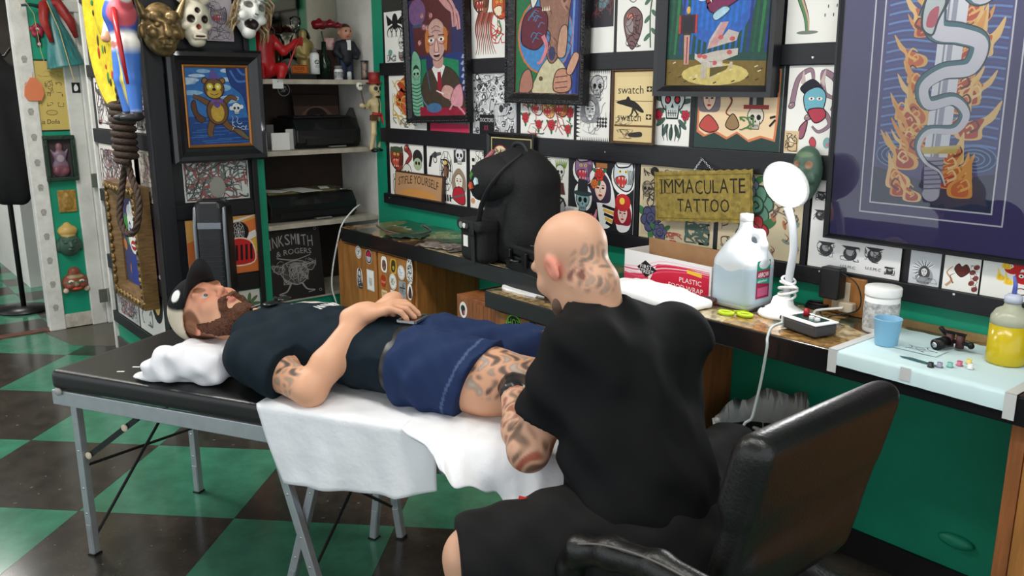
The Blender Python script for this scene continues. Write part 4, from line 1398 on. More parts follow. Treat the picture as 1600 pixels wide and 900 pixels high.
# kraft framed print with lettering
A = Art(1.75, (214, 190, 140), 36)
A.poly([(.05, .42), (.95, .42), (.95, 1.62), (.05, 1.62)], (222, 200, 150)).line([(.02, .4), (.98, .4)], .05, (110, 80, 50)).line([(.03, 1.02), (.97, 1.02)], .016, (110, 90, 60))
A.text('swatch', .1, 1.2, .64, .2, K).text('swatch', .1, .52, .6, .2, K)
for y in (1.25, .57):
 A.poly([(.82, y), (.95, y), (.95, y + .13), (.82, y + .13)], K).line([(.885, y + .02), (.885, y + .11)], .03, (222, 200, 150)).line([(.835, y + .065), (.935, y + .065)], .03, (222, 200, 150))
A.blob([(.06, .98), (.3, 1.06), (.55, 1.0), (.76, .78), (.7, .74), (.5, .84), (.3, .9)], (36, 32, 30)).blob([(.3, 1.0), (.36, 1.14), (.44, 1.0)], (36, 32, 30)).curve([(.5, .84), (.46, .7), (.36, .6)], .06, (50, 44, 40), .02).curve([(.52, .82), (.6, .7), (.56, .6)], .05, (50, 44, 40), .02)
A.scribble(.06, .42, .5, .6, 8, (60, 56, 52), .012, .12).blob([(.4, .2), (.7, .26), (.72, .14), (.44, .12)], (50, 46, 44)).scribble(.1, .08, .5, .3, 10, (60, 50, 44), .014, .1)
pA, pB = at_y(957, 228, YW - .027), at_y(1023, 232, YW - .027)
picture('narrow_brown_frame', 'kraft print of a leaping figure lettered swatch twice in a thin brown frame', frame_M((pA.x, YW - .0275, RZ[1][1] + .0), WALLX, WALLZ), pB.x - pA.x, .262, .008, .014, mat('brown_frame', (96, 66, 44), .5, noise=(20, .3)), A, pm=PRINT)

# wooden slogan plaque on the lowest rail
pA, pB = at_y(616, 300, YW - .04), at_y(691, 312, YW - .04)
Wp, Hp = pB.x - pA.x, .128
A = Art(Hp / Wp, (178, 138, 100), 37)
a = A.a
A.text('STIFLE YOURSELF', .07, .42 * a, .86, .36 * a, (36, 24, 20), arch=.05)
A.ell(.5, .02 * a, .42, .34 * a, (196, 138, 72), a0=0, a1=180)
pl = thing('slogan_plaque', 'small wooden plaque with stencilled slogan standing on the lowest rail', 'plaque', (pA.x, YW - .04, RZ[0][1]))
M = frame_M((pA.x, YW - .0405, RZ[0][1] + .001), WALLX, (0, .08, 1))
ex, ey, ez = M.to_3x3().col
MB().obox(M @ Vector((Wp / 2, Hp / 2, -.008)), ex * Wp / 2, ey * Hp / 2, ez * .008).build('board', mat('walnut', (74, 50, 38), .5, noise=(10, .3)), pl, bevel=.002)
M2 = M @ Matrix.Translation((.008, .008, .0006))
A2 = A
A2.build(pl, Wp - .016, M2, 'lettered_face', None, Hp - .016)

# brass sign hanging on its chain
pA, pB = at_y(1024, 346, YW - .045), at_y(1177, 353, YW - .045)
ang = 5.2
d = Vector((math.cos(R(ang)), 0, math.sin(R(ang))))
Ws = (pB.x - pA.x) / d.x
Hs = Ws * .43
M = frame_M((pA.x, YW - .045, pA.z + .002), d, (-d.z, 0, d.x))
BRASS = mat('brass_sheet', (176, 152, 74), .42, metal=.55, noise=(40, .3), bump=(60, .2))
sg = thing('brass_sign', 'engraved brass shop sign hanging by a chain from the middle rail', 'sign', (pA.x, YW - .03, pA.z))
n = 26
out = []
for (x0, y0), (x1, y1), m_ in (((0, 0), (Ws, 0), n), ((Ws, 0), (Ws, Hs), 11), ((Ws, Hs), (0, Hs), n), ((0, Hs), (0, 0), 11)):
 for k in range(m_):
  t = k / m_
  x, y = x0 + (x1 - x0) * t, y0 + (y1 - y0) * t
  q = .004 if k % 2 else 0
  cx, cy = Ws / 2 - x, Hs / 2 - y
  out.append((x + (q if x1 == x0 else 0) * (1 if cx > 0 else -1), y + (q if y1 == y0 else 0) * (1 if cy > 0 else -1)))
MB().prism(out, lambda a, b: M @ Vector((a, b, 0)), lambda a, b: M @ Vector((a, b, -.003))).build('plate', BRASS, sg)
rim = MB()
for a_, b_ in (((.01, .014), (Ws - .01, .014)), ((Ws - .01, .014), (Ws - .01, Hs - .014)), ((Ws - .01, Hs - .014), (.01, Hs - .014)), ((.01, Hs - .014), (.01, .014))):
 rim.tube([M @ Vector((*a_, .001)), M @ Vector((*b_, .001))], .0022, 6)
rim.build('rim', BRASS, sg)
A = Art(Hs / Ws, None, 38)
a = A.a


def serif(A, txt, x, y, w, h):
 A.text(txt, x, y, w, h, (36, 28, 18))


serif(A, 'I', .075, .56 * a, .015, .27 * a)
x = .11
for ch, w in zip('MMACULATE', (.115, .115, .10, .09, .085, .07, .10, .085, .07)):
 serif(A, ch, x, .56 * a - .01 * (ch in 'CU'), w * .86, (.27 if ch != 'L' else .25) * a); x += w
x = .25
for ch, w in zip('TATTOO', (.075, .095, .085, .085, .10, .10)):
 serif(A, ch, x, .2 * a, w * .86, .25 * a); x += w
for xx in (.075, .145, .26):
 A.line([(xx - .014, .56 * a), (xx + .03, .56 * a)], .006, (36, 28, 18)).line([(xx - .014, .83 * a), (xx + .03, .83 * a)], .006, (36, 28, 18))
A.build(sg, Ws, M, 'engraved_lettering')
hook = at_y(1097, 248, YW - .03)
pt = [M @ Vector((Ws * .44, Hs, .002)), M @ Vector((Ws * .62, Hs, .002))]
for q in pt:
 ch = MB()
 L = (q - hook)
 m_ = max(3, int(L.length / .009))
 for k in range(m_):
  c = hook + L * ((k + .5) / m_)
  dirv = L.normalized()
  side = Vector((0, 1, 0)) if k % 2 else Vector((1, 0, 0)).cross(Vector((0, 1, 0))).cross(dirv).normalized()
  side = Vector((0, 1, 0)) if k % 2 else dirv.cross(Vector((0, 1, 0)))
  ch.tube([c + dirv * (.006 * math.cos(R(60 * j))) + side * (.003 * math.sin(R(60 * j))) for j in range(6)], .0012, 5, closed=True)
 ch.build('chain', CHROME, sg, smooth=True)
MB().tube([hook + Vector((0, .025, 0)), hook, hook + Vector((0, -.006, .004))], .002, 6).build('hook', CHROME, sg)
# ================================================================== counter, cabinets
def mat_collage(name):
 """paper scraps under a clear top: patches of tan, brown, grey and green"""
 m = bpy.data.materials.new(name)
 m.use_nodes = True
 nt = m.node_tree
 b = nt.nodes['Principled BSDF']
 tc = nt.nodes.new('ShaderNodeTexCoord')
 n0 = nt.nodes.new('ShaderNodeTexNoise'); n0.inputs['Scale'].default_value = 7
 nt.links.new(tc.outputs['Object'], n0.inputs['Vector'])
 add = nt.nodes.new('ShaderNodeMix'); add.data_type = 'VECTOR'; add.inputs[0].default_value = .12
 nt.links.new(tc.outputs['Object'], add.inputs[4]); nt.links.new(n0.outputs['Color'], add.inputs[5])
 v = nt.nodes.new('ShaderNodeTexVoronoi'); v.inputs['Scale'].default_value = 9
 nt.links.new(add.outputs[1], v.inputs['Vector'])
 r = nt.nodes.new('ShaderNodeValToRGB')
 cols = [(150, 118, 72), (92, 70, 50), (186, 158, 104), (120, 112, 96), (70, 84, 70), (168, 130, 78), (60, 48, 40), (196, 178, 140)]
 r.color_ramp.interpolation = 'CONSTANT'
 for i, c in enumerate(cols):
  e = r.color_ramp.elements[i] if i < 2 else r.color_ramp.elements.new(i / len(cols))
  e.position = i / len(cols)
  e.color = lin(c) + (1,)
 sep = nt.nodes.new('ShaderNodeSeparateColor')
 nt.links.new(v.outputs['Color'], sep.inputs[0])
 nt.links.new(sep.outputs[0], r.inputs['Fac'])
 n = nt.nodes.new('ShaderNodeTexNoise'); n.inputs['Scale'].default_value = 45; n.inputs['Detail'].default_value = 6
 nt.links.new(tc.outputs['Object'], n.inputs['Vector'])
 rr = nt.nodes.new('ShaderNodeValToRGB')
 rr.color_ramp.elements[0].position, rr.color_ramp.elements[1].position = .38, .62
 rr.color_ramp.elements[0].color = (.28, .24, .2, 1)
 nt.links.new(n.outputs['Fac'], rr.inputs['Fac'])
 mx = nt.nodes.new('ShaderNodeMix'); mx.data_type, mx.blend_type = 'RGBA', 'MULTIPLY'; mx.inputs[0].default_value = .8
 nt.links.new(r.outputs['Color'], mx.inputs[6]); nt.links.new(rr.outputs['Color'], mx.inputs[7])
 nt.links.new(mx.outputs[2], b.inputs['Base Color'])
 b.inputs['Roughness'].default_value = .12
 b.inputs['Coat Weight'].default_value = .3
 MATS[name] = m
 return m


COLLAGE = mat_collage('counter_collage')
XC0, XC1 = at_z(536, 354, ZC).x, .62
ct = thing('countertop', 'long black-edged countertop with paper collage under its clear top', 'counter', ((XC0 + XC1) / 2, YF, ZC - TC))
MB().box(XC0, XC1, YF, YW - .001, ZC - TC, ZC - .003).build('slab', BLACK_GLOSS, ct, bevel=.003)
MB().box(XC0 + .004, XC1 - .004, YF + .004, YW - .004, ZC - .0035, ZC).build('collage_top', COLLAGE, ct)
MB().box(-1.2, XC1, YW - .016, YW - .002, ZC, ZC + .018).build('back_strip', mat('bare_wood_strip', (170, 140, 92), .6, noise=(14, .3)), ct)

ST_N = [0]


def sticker(ob, M, w, h, fn, shape='round', bg=(236, 234, 228), name='sticker'):
 """flat sticker as a part: M = frame at its centre"""
 A = Art(h / w, None, 50 + ST_N[0]); ST_N[0] += 1
 a = A.a
 if shape == 'round':
  A.ell(.5, a / 2, .5, a / 2, bg, n=26)
 elif shape == 'shield':
  A.poly([(0, a), (1, a), (1, .3 * a), (.5, 0), (0, .3 * a)], bg)
 elif shape == 'blob':
  A.blob([(.1, .1 * a), (.0, .5 * a), (.2, .95 * a), (.8, .98 * a), (1, .55 * a), (.85, .05 * a), (.5, 0)], bg)
 else:
  A.poly([(0, 0), (1, 0), (1, a), (0, a)], bg)
 fn(A, a)
 A.build(ob, w, M @ Matrix.Translation((-w / 2, -h / 2, 0)), name)


# left cabinet under the counter with its stickers
CF = YF + .03
cx0, cxm, cx1 = at_y(534, 440, CF).x, at_y(595, 440, CF).x, at_y(652, 470, CF).x
cb = thing('sticker_cabinet', 'orange wood cabinet with many stickers under the counter', 'cabinet', ((cx0 + cx1) / 2, CF, 0))
MB().box(cx0 + .002, cx1, CF, YW - .002, .06, ZC - TC - .001).build('body', WOOD, cb, bevel=.002)
MB().box(cx0 + .03, cx1 - .02, CF + .04, YW - .002, 0, .06).build('plinth', BLACK_RAIL, cb)
for x0, x1 in ((cx0 + .004, cxm - .008), (cxm + .008, cx1 - .022)):
 MB().box(x0, x1, CF - .016, CF - .0005, .08, ZC - TC - .012).build('door', WOOD, cb, bevel=.002)
dk = (50, 46, 44)
SY = CF - .017


def stick(u, v, w, h, fn, shape='round', bg=(236, 234, 228)):
 p = at_y(u, v, SY)
 sticker(cb, frame_M(p, WALLX, WALLZ), w, h, fn, shape, bg)


stick(560, 394, .055, .062, lambda A, a: A.ell(.5, .5 * a, .43, .43 * a, (60, 60, 62)).ell(.5, .5 * a, .38, .38 * a, (226, 226, 224)).skull(.5, .55 * a, .2).scribble(.2, .2, .8, .9, 8, dk, .03, .1))
stick(576, 401, .06, .07, lambda A, a: A.ell(.5, .5 * a, .47, .47 * a, (30, 30, 32)).ell(.5, .5 * a, .36, .37 * a, (176, 176, 178)).ell(.5, .5 * a, .36, .37 * a, (176, 34, 60), a0=0, a1=180), bg=(226, 226, 224))
stick(562, 435, .055, .10, lambda A, a: A.blob([(.2, .1), (.1, 1.0), (.35, 1.75), (.75, 1.7), (.85, 1.0), (.95, .1)], (70, 66, 66)).ell(.5, 1.4, .2, .2, (210, 206, 200)).scribble(.2, .2, .85, 1.3, 14, (220, 218, 214), .05, .15), 'blob')
stick(579, 438, .068, .10, lambda A, a: A.line([(.04, .04), (.96, .04), (.96, a - .04), (.04, a - .04), (.04, .04)], .03, (150, 150, 150)).ell(.5, .62, .25, .3, (206, 208, 208)).scribble(.28, .35, .72, .95, 14, (120, 124, 124), .02, .1), 'sq')
stick(600, 413, .055, .075, lambda A, a: A.ell(.5, .6, .34, .48, (150, 106, 80)).scribble(.25, .25, .75, 1.0, 14, (70, 50, 44), .05, .14), 'blob')
stick(614.5, 416, .06, .07, lambda A, a: A.blob([(.2, .2), (.3, 1.0), (.8, .95), (.7, .2)], (60, 50, 34)).skull(.5, .45, .13, (226, 190, 60), (30, 26, 20)), 'blob', (206, 160, 40))
stick(627, 426, .06, .066, lambda A, a: A.ring(.5, .5 * a, .44, .48, .03, (120, 120, 122), (232, 232, 232)).scribble(.25, .3, .75, .8, 12, (90, 100, 110), .03, .12))
stick(640, 424, .05, .11, lambda A, a: A.scribble(.15, .1, .85, a - .15, 26, (40, 60, 56), .07, .2), 'blob')
stick(599, 439, .048, .058, lambda A, a: A.text('hood', .15, .4, .7, .3, (236, 190, 150), .2), bg=(170, 52, 30))
stick(614, 440, .062, .075, lambda A, a: A.ring(.5, .5 * a, .45, .54, .03, (150, 140, 60), (232, 232, 226)).scribble(.25, .35, .75, .85, 14, (90, 100, 90), .04, .12).ell(.6, .6, .08, .08, (226, 200, 60)))
stick(629, 458, .058, .11, lambda A, a: A.line([(.1, a * .7), (.9, a * .72)], .14, (60, 62, 64)).text('DRAG', .14, .35, .36, .9, (30, 30, 32)).scribble(.5, .1, .95, a - .1, 16, (60, 62, 64), .04, .14), 'sq', (150, 156, 158))
stick(640.5, 456, .042, .075, lambda A, a: A.blob([(.2, .3), (.4, 1.4), (.7, 1.3), (.85, .3)], (70, 44, 34)))
stick(601, 460, .05, .04, lambda A, a: A.text('POP', .15, .2, .7, .4, (90, 50, 30)), 'sq', (226, 196, 150))
stick(615, 468, .05, .085, lambda A, a: A.poly([(.12, 1.5), (.88, 1.5), (.88, .55), (.5, .2), (.12, .55)], (50, 54, 64)).poly([(.2, 1.1), (.8, 1.1), (.8, .62), (.2, .62)], (190, 194, 200)), 'shield')

# low cabinet standing out from under the counter
WZ = ZC - TC - .004                                        # its slab tucks under the countertop
sx0, sx1 = at_z(757, 453, WZ).x, at_y(1143, 600, YW).x
sy = at_z(757, 453, WZ).y
bx0 = at_z(712, 459, WZ - .065).x
by = sy + .045
low = thing('low_cabinet', 'red-brown wood cabinet with a black-edged top standing out from under the counter', 'cabinet', ((bx0 + sx1) / 2, by, 0))
MB().box(bx0, sx1, by, YW - .002, .05, WZ - .066).build('body', WOOD_RED, low, bevel=.002)
MB().box(bx0 + .03, sx1 - .03, by + .04, YW - .002, 0, .05).build('plinth', BLACK_RAIL, low)
MB().box(sx0, sx1 + .01, sy, YF + .1, WZ - .065, WZ - .003).build('slab', BLACK_GLOSS, low, bevel=.003)
MB().box(sx0 + .004, sx1 + .006, sy + .004, YF + .1, WZ - .0035, WZ).build('collage_top', COLLAGE, low)
xm = at_y(782, 500, by).x
n = 11
for k in range(n):
 x0 = bx0 + .02 + (xm - bx0 - .02) * k / n
 MB().box(x0 + .0008, x0 + (xm - bx0 - .02) / n - .0008, by - .008, by - .0005, .1, WZ - .08).build('slat', WOOD_RED, low)
MB().box(xm + .006, xm + .42, by - .014, by - .0005, .1, WZ - .08).build('door', WOOD, low, bevel=.002)
p = at_y(724, 484, by - .0095)
sticker(low, frame_M(p, WALLX, WALLZ), .05, .066, lambda A, a: A.ell(.45, .75, .3, .3, (60, 90, 70)).ell(.5, .6, .25, .4, (40, 36, 36)).ell(.62, .45, .12, .2, (206, 110, 130)))
p = at_y(803, 510, by - .0155)
sticker(low, frame_M(p, WALLX, WALLZ), .09, .09, lambda A, a: A.ell(.5, .5, .44, .44, (24, 26, 22)).text('HOT', .12, .42, .74, .34, (120, 206, 60), 0, .06).ell(.5, .24, .2, .12, (120, 206, 60)), bg=(120, 206, 60))
p = at_y(832, 518, by - .0155)
sticker(low, frame_M(p, WALLX, WALLZ), .075, .07, lambda A, a: A.scribble(.2, .2, .8, .8, 14, (150, 160, 210), .06, .16), bg=(50, 46, 80))

# cabinet at the right end
rx = at_y(1581, 700, CF).x
rc = thing('end_cabinet', 'plain orange wood cabinet under the end of the counter past the chair', 'cabinet', (rx + .3, CF, 0))
MB().box(rx, XC1 - .01, CF, YW - .002, .05, ZC - TC - .001).build('body', WOOD, rc, bevel=.002)
MB().box(rx - .004, rx + .028, CF - .008, CF - .0005, .05, ZC - TC - .002).build('front_stile', WOOD_RED, rc, bevel=.002)
MB().box(rx + .032, XC1 - .02, CF - .016, CF - .0005, .08, ZC - TC - .012).build('door', WOOD, rc, bevel=.002)
MB().tube([(rx + .3, CF - .016, .5), (rx + .3, CF - .045, .5), (rx + .3, CF - .045, .4), (rx + .3, CF - .016, .4)], .005, 8).build('handle', CHROME, rc)
MB().box(rx + .02, XC1 - .03, CF + .04, YW - .002, 0, .05).build('plinth', BLACK_RAIL, rc)
# little plastic bump stuck on the green wall
p = at_y(1495, 845, YW)
b = MB().ell(p + Vector((0, -.006, 0)), (.05, .016, .02)).build('wall_bump', GREEN, smooth=True)
tag(b, 'small green painted lump on the wall below the counter', 'bump')

# ================================================================== alcove with shelves
SHZ = [1.475, 1.13, .765]
WORN = mat('worn_white_shelf', (196, 188, 172), .55, noise=(16, .5), c2=(110, 96, 80))
for z, lb in zip(SHZ, ('red devil figure', 'upper black printer', 'wide printer with olive lid')):
 tag(MB().box(XL - .378, XL + .004, 1.7145, YW - .0055, z - .024, z - .0005).build('alcove_shelf', WORN, bevel=.002), 'worn white shelf board in the alcove carrying the ' + lb, 'shelf')
tag(MB().box(XL - .37, XL - .36, 1.75, YW - .01, SHZ[0] + .001, 2.1).build('wall_mirror', mat('mirror_glass', (170, 166, 150), .06, metal=1)), 'mirror panel at the back of the top alcove shelf', 'mirror')
struct(MB().box(XL - .38, XL + .002, 1.7135, YW - .0055, .366, .374).build('trim_13', WORN))

# ================================================================== picture rack on the jut (both faces)
rk = thing('jut_rack', 'black wooden picture rack wrapping the corner behind the table', 'rack', (XL, YC, .16))
zs = [(.165, .225), (.47, .545), (.84, .905), (1.155, 1.225), (1.49, 1.55), (1.86, 1.92)]
for a_, b_ in zs:
 MB().box(XE + .004, XL + .022, YC - .022, YC - .0005, a_, b_).build('rail', BLACK_RAIL, rk, bevel=.002)
 MB().box(XL + .0005, XL + .022, YC + .001, 1.668, a_, b_).build('rail', BLACK_RAIL, rk, bevel=.002)
MB().box(XE + .01, XL - .001, YC - .006, YC - .0004, .225, CEIL - .05).build('backing_board', BLACK_RAIL, rk)
MB().box(XL + .0004, XL + .006, YC + .002, 1.655, .47, CEIL - .05).build('backing_board', BLACK_RAIL, rk)
for (y0, y1) in ((YC - .024, YC + .045), (1.64, 1.665)):
 MB().box(XL + .0225, XL + .034, y0, y1, .10, CEIL - .04).build('post', BLACK_RAIL, rk, bevel=.002)
MB().box(XL - .035, XL + .0335, YC - .034, YC - .0225, .10, CEIL - .04).build('post', BLACK_RAIL, rk, bevel=.002)
for u, v in ((205, 130), (217, 250), (248, 360)):
 x = at_y(u, v, YC).x
 MB().box(x - .02, x + .02, YC - .012, YC - .0065, .23, 1.86).build('stile', BLACK_RAIL, rk)


def jsheet(label, u0, u1, v, z0, z1, fn, bg=(226, 220, 214), seed=1):       # on the face looking at the table
 x0, x1 = at_y(u0, v, YC - .007).x, at_y(u1, v, YC - .007).x
 A = Art((z1 - z0) / (x1 - x0), bg, seed)
 fn(A)
 return page('flash_sheet', label, 'print', frame_M((x0, YC - .0145, z0), WALLX, WALLZ), x1 - x0, z1 - z0, A)


def lsheet(label, u0, u1, v, z0, z1, fn, bg=(226, 220, 214), seed=1, off=.009, name='flash_sheet'):        # on the face looking into the room
 y0, y1 = at_x(u0, v, XL + off).y, at_x(u1, v, XL + off).y
 A = Art((z1 - z0) / (y1 - y0), bg, seed)
 fn(A)
 return page(name, label, 'print', frame_M((XL + off, y0, z0), (0, 1, 0), WALLZ), y1 - y0, z1 - z0, A)


gray = lambda A: A.scribble(.05, .05, .95, A.a - .05, 45, (110, 100, 104), .02, .1).scribble(.05, .05, .95, A.a - .05, 25, (60, 54, 60), .016, .1).scribble(.05, .05, .95, A.a - .05, 14, (150, 110, 110), .03, .1)
jsheet('pale flash sheet beside the yellow sombrero', 152, 200, 160, 1.23, 1.485, gray, seed=61)
jsheet('flash sheet with a row of gothic letters behind the noose', 208, 240, 150, 1.23, 1.485, lambda A: gray(A).text('NVGTAIN', .05, .06, .9, .3, (50, 46, 50)), seed=62)
jsheet('flash sheet of brown line drawings left of the noose', 160, 212, 260, .91, 1.15, gray, (214, 206, 196), 63)
jsheet('yellowed flash sheet right of the noose', 221, 243, 270, .91, 1.15, gray, (196, 186, 170), 64)
jsheet('pink and black photo print beside the gold frame', 235, 254, 375, .55, .835, lambda A: A.blob([(.2, .2), (.3, 1.4), (.6, 2.2), (.8, 1.2), (.7, .2)], (96, 70, 86)).scribble(.1, .1, .9, A.a - .1, 14, (60, 44, 60), .05, .3), (206, 186, 200), 65)
jsheet('pale sheet below the gold frame', 187, 218, 480, .23, .45, gray, (190, 186, 184), 66)
jsheet('white sheet with an orange round emblem below the gold frame', 222, 262, 500, .23, .45, lambda A: A.ring(.72, .5, .22, .3, .1, K, (236, 190, 110)).scribble(.1, .1, .5, .9, 10, (110, 104, 100), .03, .1), seed=67)
lsheet('grey flash sheet of dragons under the bear painting', 287, 389, 285, .915, 1.108, lambda A: A.scribble(.03, .03, .97, A.a - .03, 60, (110, 116, 112), .03, .12).scribble(.03, .03, .97, A.a - .03, 26, (150, 84, 84), .03, .1).scribble(.03, .03, .97, A.a - .03, 30, (60, 70, 66), .018, .1).ell(.5, .2, .12, .16, (150, 150, 140)), (206, 208, 204), 68)
lsheet('orange poster with a black and white ball behind the tower fan', 292, 404, 380, .553, .832, lambda A: (A.poly([(0, .62 * A.a), (1, A.a * .95), (1, A.a), (0, A.a)], (232, 170, 90)), A.poly([(0, 0), (.5, 0), (1, .3), (1, .5)], (236, 190, 80)), A.line([(.1, .2), (.98, .55)], .1, (240, 232, 226)), A.line([(.2, .62), (.98, .98)], .1, (240, 232, 226)), A.ell(.72, .72 * A.a, .15, .15, K), A.webs(.72, .72 * A.a, .15, (232, 232, 232)), A.blob([(.55, .14), (.55, .42), (.7, .5), (.9, .42), (.92, .14)], (206, 40, 40), (250, 220, 200), .02), [A.line([(.6 + .07 * k, .18), (.61 + .07 * k, .4)], .035, K) for k in range(5)]), (226, 120, 60), 69, name='poster')
lsheet('small green flower print low behind the reclining man', 358, 405, 450, .30, .462, lambda A: [A.ell(.6 + .22 * math.cos(R(40 * k)), .6 + .2 * math.sin(R(40 * k)), .2, .06, (96, 120, 84), 40 * k) for k in range(9)] and A.ell(.6, .6, .1, .1, (60, 50, 60)), seed=70)
lsheet('grey horned-head print between skull mask and clown mask', 322, 364, 40, 1.64, 1.84, lambda A: A.beast(.5, .55 * A.a, .3, (150, 140, 150), (70, 60, 70)).scribble(.05, .05, .95, A.a - .05, 40, (110, 100, 112), .03, .12), (176, 166, 172), 71, off=.03)

# bear painting
A = Art(1.18, (48, 110, 178), 40)
for k in range(12):
 A.ell(A.r.uniform(0, .7), A.r.uniform(.62, 1.15), A.r.uniform(.1, .2), A.r.uniform(.02, .05), (186, 208, 226) if k % 2 else (140, 180, 214))
A.poly([(0, 0), (1, 0), (1, .42), (0, .45)], (28, 66, 130))
for k in range(16):
 A.line([(A.r.uniform(0, .8), .02 + .026 * k), (A.r.uniform(.3, 1), .03 + .026 * k)], .01, (60, 110, 176))
A.blob([(.68, 1.18), (.72, .9), (.9, .72), (.97, .3), (1, .3), (1, 1.18)], (30, 60, 126), (20, 40, 90), .012).curve([(.72, 1.1), (.82, .95), (.95, .95)], .03, (70, 120, 190)).curve([(.82, 1.15), (.9, 1.05), (.98, 1.05)], .03, (70, 120, 190))
BR, BD = (112, 76, 44), (44, 28, 20)
A.blob([(.16, .42), (.1, .6), (.16, .68), (.2, .5), (.3, .42), (.24, .36)], (90, 54, 36), BD, .012)
for P in ([(.38, .62), (.24, .7), (.14, .74)], [(.58, .62), (.7, .72), (.8, .68)]):
 A.curve(P, .1, BD, .05).curve(P, .08, BR, .035)
for P in ([(.42, .42), (.36, .26), (.36, .16)], [(.54, .42), (.64, .3), (.74, .24)]):
 A.curve(P, .12, BD, .08).curve(P, .1, BR, .06)
A.ell(.49, .52, .17, .2, BD).ell(.49, .52, .155, .185, BR).ell(.49, .5, .1, .13, (196, 160, 60))
for q in (-1, 1):
 A.ell(.46 + q * .13, .95, .05, .05, BD).ell(.46 + q * .13, .95, .035, .035, (150, 106, 60))
A.ell(.46, .84, .16, .15, BD).ell(.46, .84, .145, .135, BR).ell(.46, .78, .11, .075, (196, 160, 60))
for q in (-1, 1):
 A.ell(.46 + q * .06, .87, .048, .048, (226, 206, 60)).ell(.46 + q * .06, .87, .02, .02, (250, 246, 220))
A.ell(.46, .83, .03, .02, K).curve([(.4, .77), (.46, .75), (.52, .77)], .01, BD).poly([(.37, .97), (.57, .98), (.45, 1.13)], (96, 80, 150)).poly([(.4, .7), (.48, .67), (.4, .62)], (110, 80, 170)).poly([(.58, .7), (.48, .67), (.58, .62)], (110, 80, 170)).poly([(.44, .6), (.48, .67), (.54, .6), (.49, .56)], (96, 70, 150))
A.skull(.78, .56, .07, (226, 230, 232)).ell(.7, .56, .03, .03, (226, 230, 232)).ell(.86, .58, .03, .03, (226, 230, 232))
A.blob([(.7, .26), (.82, .25), (.95, .12), (.9, .1), (.78, .18)], (120, 92, 66), BD, .01).blob([(.82, .2), (.96, .12), (.9, .14)], (60, 130, 96)).scribble(.7, .25, .95, .45, 8, (200, 220, 236), .01, .05)
pL, pR = at_x(272, 252, XL + .05), at_x(416, 238, XL + .05)
wP = pR.y - pL.y
Mb = frame_M((XL + .036, pL.y, 1.10), (0, 1, 0), WALLZ)
ob = picture('bear_painting', 'painting of a brown bear in a purple hat, wide black frame with gold lip', Mb, wP, .50, .07, .05, BLK_FR, A, prof=[(0, 0), (0, .03), (.012, .05), (.03, .048), (.05, .03), (.062, .026), (.07, .02), (.07, 0)])
gl = MB()
gp = [(.067, .0), (.067, .024), (.073, .026), (.079, .02), (.079, .0)]
cs = [(0, 0, 1, 1), (wP, 0, -1, 1), (wP, .50, -1, -1), (0, .50, 1, -1)]
for k in range(4):
 a_, b_ = cs[k], cs[(k + 1) % 4]
 gl.add([Mb @ Vector((c[0] + c[2] * t, c[1] + c[3] * t, d)) for c in (a_, b_) for t, d in gp], [(i, i + 1, 5 + i + 1, 5 + i) for i in range(4)])
gl.build('gold_lip', mat('gold_lip', (170, 110, 50), .4, metal=.5), ob)
# ================================================================== masks, figures and frames around the jut and doorway
def LM(p, tilt=0):                                  # frame on a face looking into the room: right = +y, up = z, out = +x
 return frame_M(p, (0, math.cos(R(tilt)), math.sin(R(tilt))), (0, -math.sin(R(tilt)), math.cos(R(tilt))))


def BM(p, tilt=0):                                  # frame on a face looking at the table: right = +x, out = -y
 return frame_M(p, (math.cos(R(tilt)), 0, math.sin(R(tilt))), (-math.sin(R(tilt)), 0, math.cos(R(tilt))))


def put_at(o, M):
 for ch in o.children:
  ch.matrix_parent_inverse = Matrix()
 o.matrix_basis = M
 return o


# --- bronze demon mask
f = Field((-.12, -.14, -.01), (.12, .15, .11), .004)
f.ell((0, 0, .0), (.082, .112, .075)).ell((0, -.07, .03), (.05, .045, .045))
for s in (-1, 1):
 f.ell((s * .035, .055, .066), (.026, .02, .016)).cap((s * .012, .028, .078), (s * .06, .04, .06), .010, .008)
 f.ell((s * .048, -.015, .05), (.026, .024, .024)).ell((s * .033, .014, .068), (.015, .009, .01), k=.003)
 f.cap((s * .075, .06, .02), (s * .105, .135, .03), .02, .006).ell((s * .085, -.01, .01), (.014, .03, .012))
f.cap((0, .02, .075), (0, -.02, .098), .011, .018).ell((0, -.05, .075), (.036, .012, .014)).ell((0, -.075, .072), (.03, .01, .012)).box((0, -.062, .082), (.024, .005, .006), k=.001)
for s in (-1, 1):
 f.cap((s * .018, -.052, .085), (s * .018, -.076, .088), .005, .002, k=.002)
f.plane((0, 0, -.004), (0, 0, -1))
o = f.build('demon_mask', mat('aged_bronze', (168, 138, 92), .36, metal=.55, noise=(30, .5)))
tag(o, 'bronze horned demon mask on the black corner post', 'mask')
put_at(o, LM(at_x(251, 46, XL + .062)))

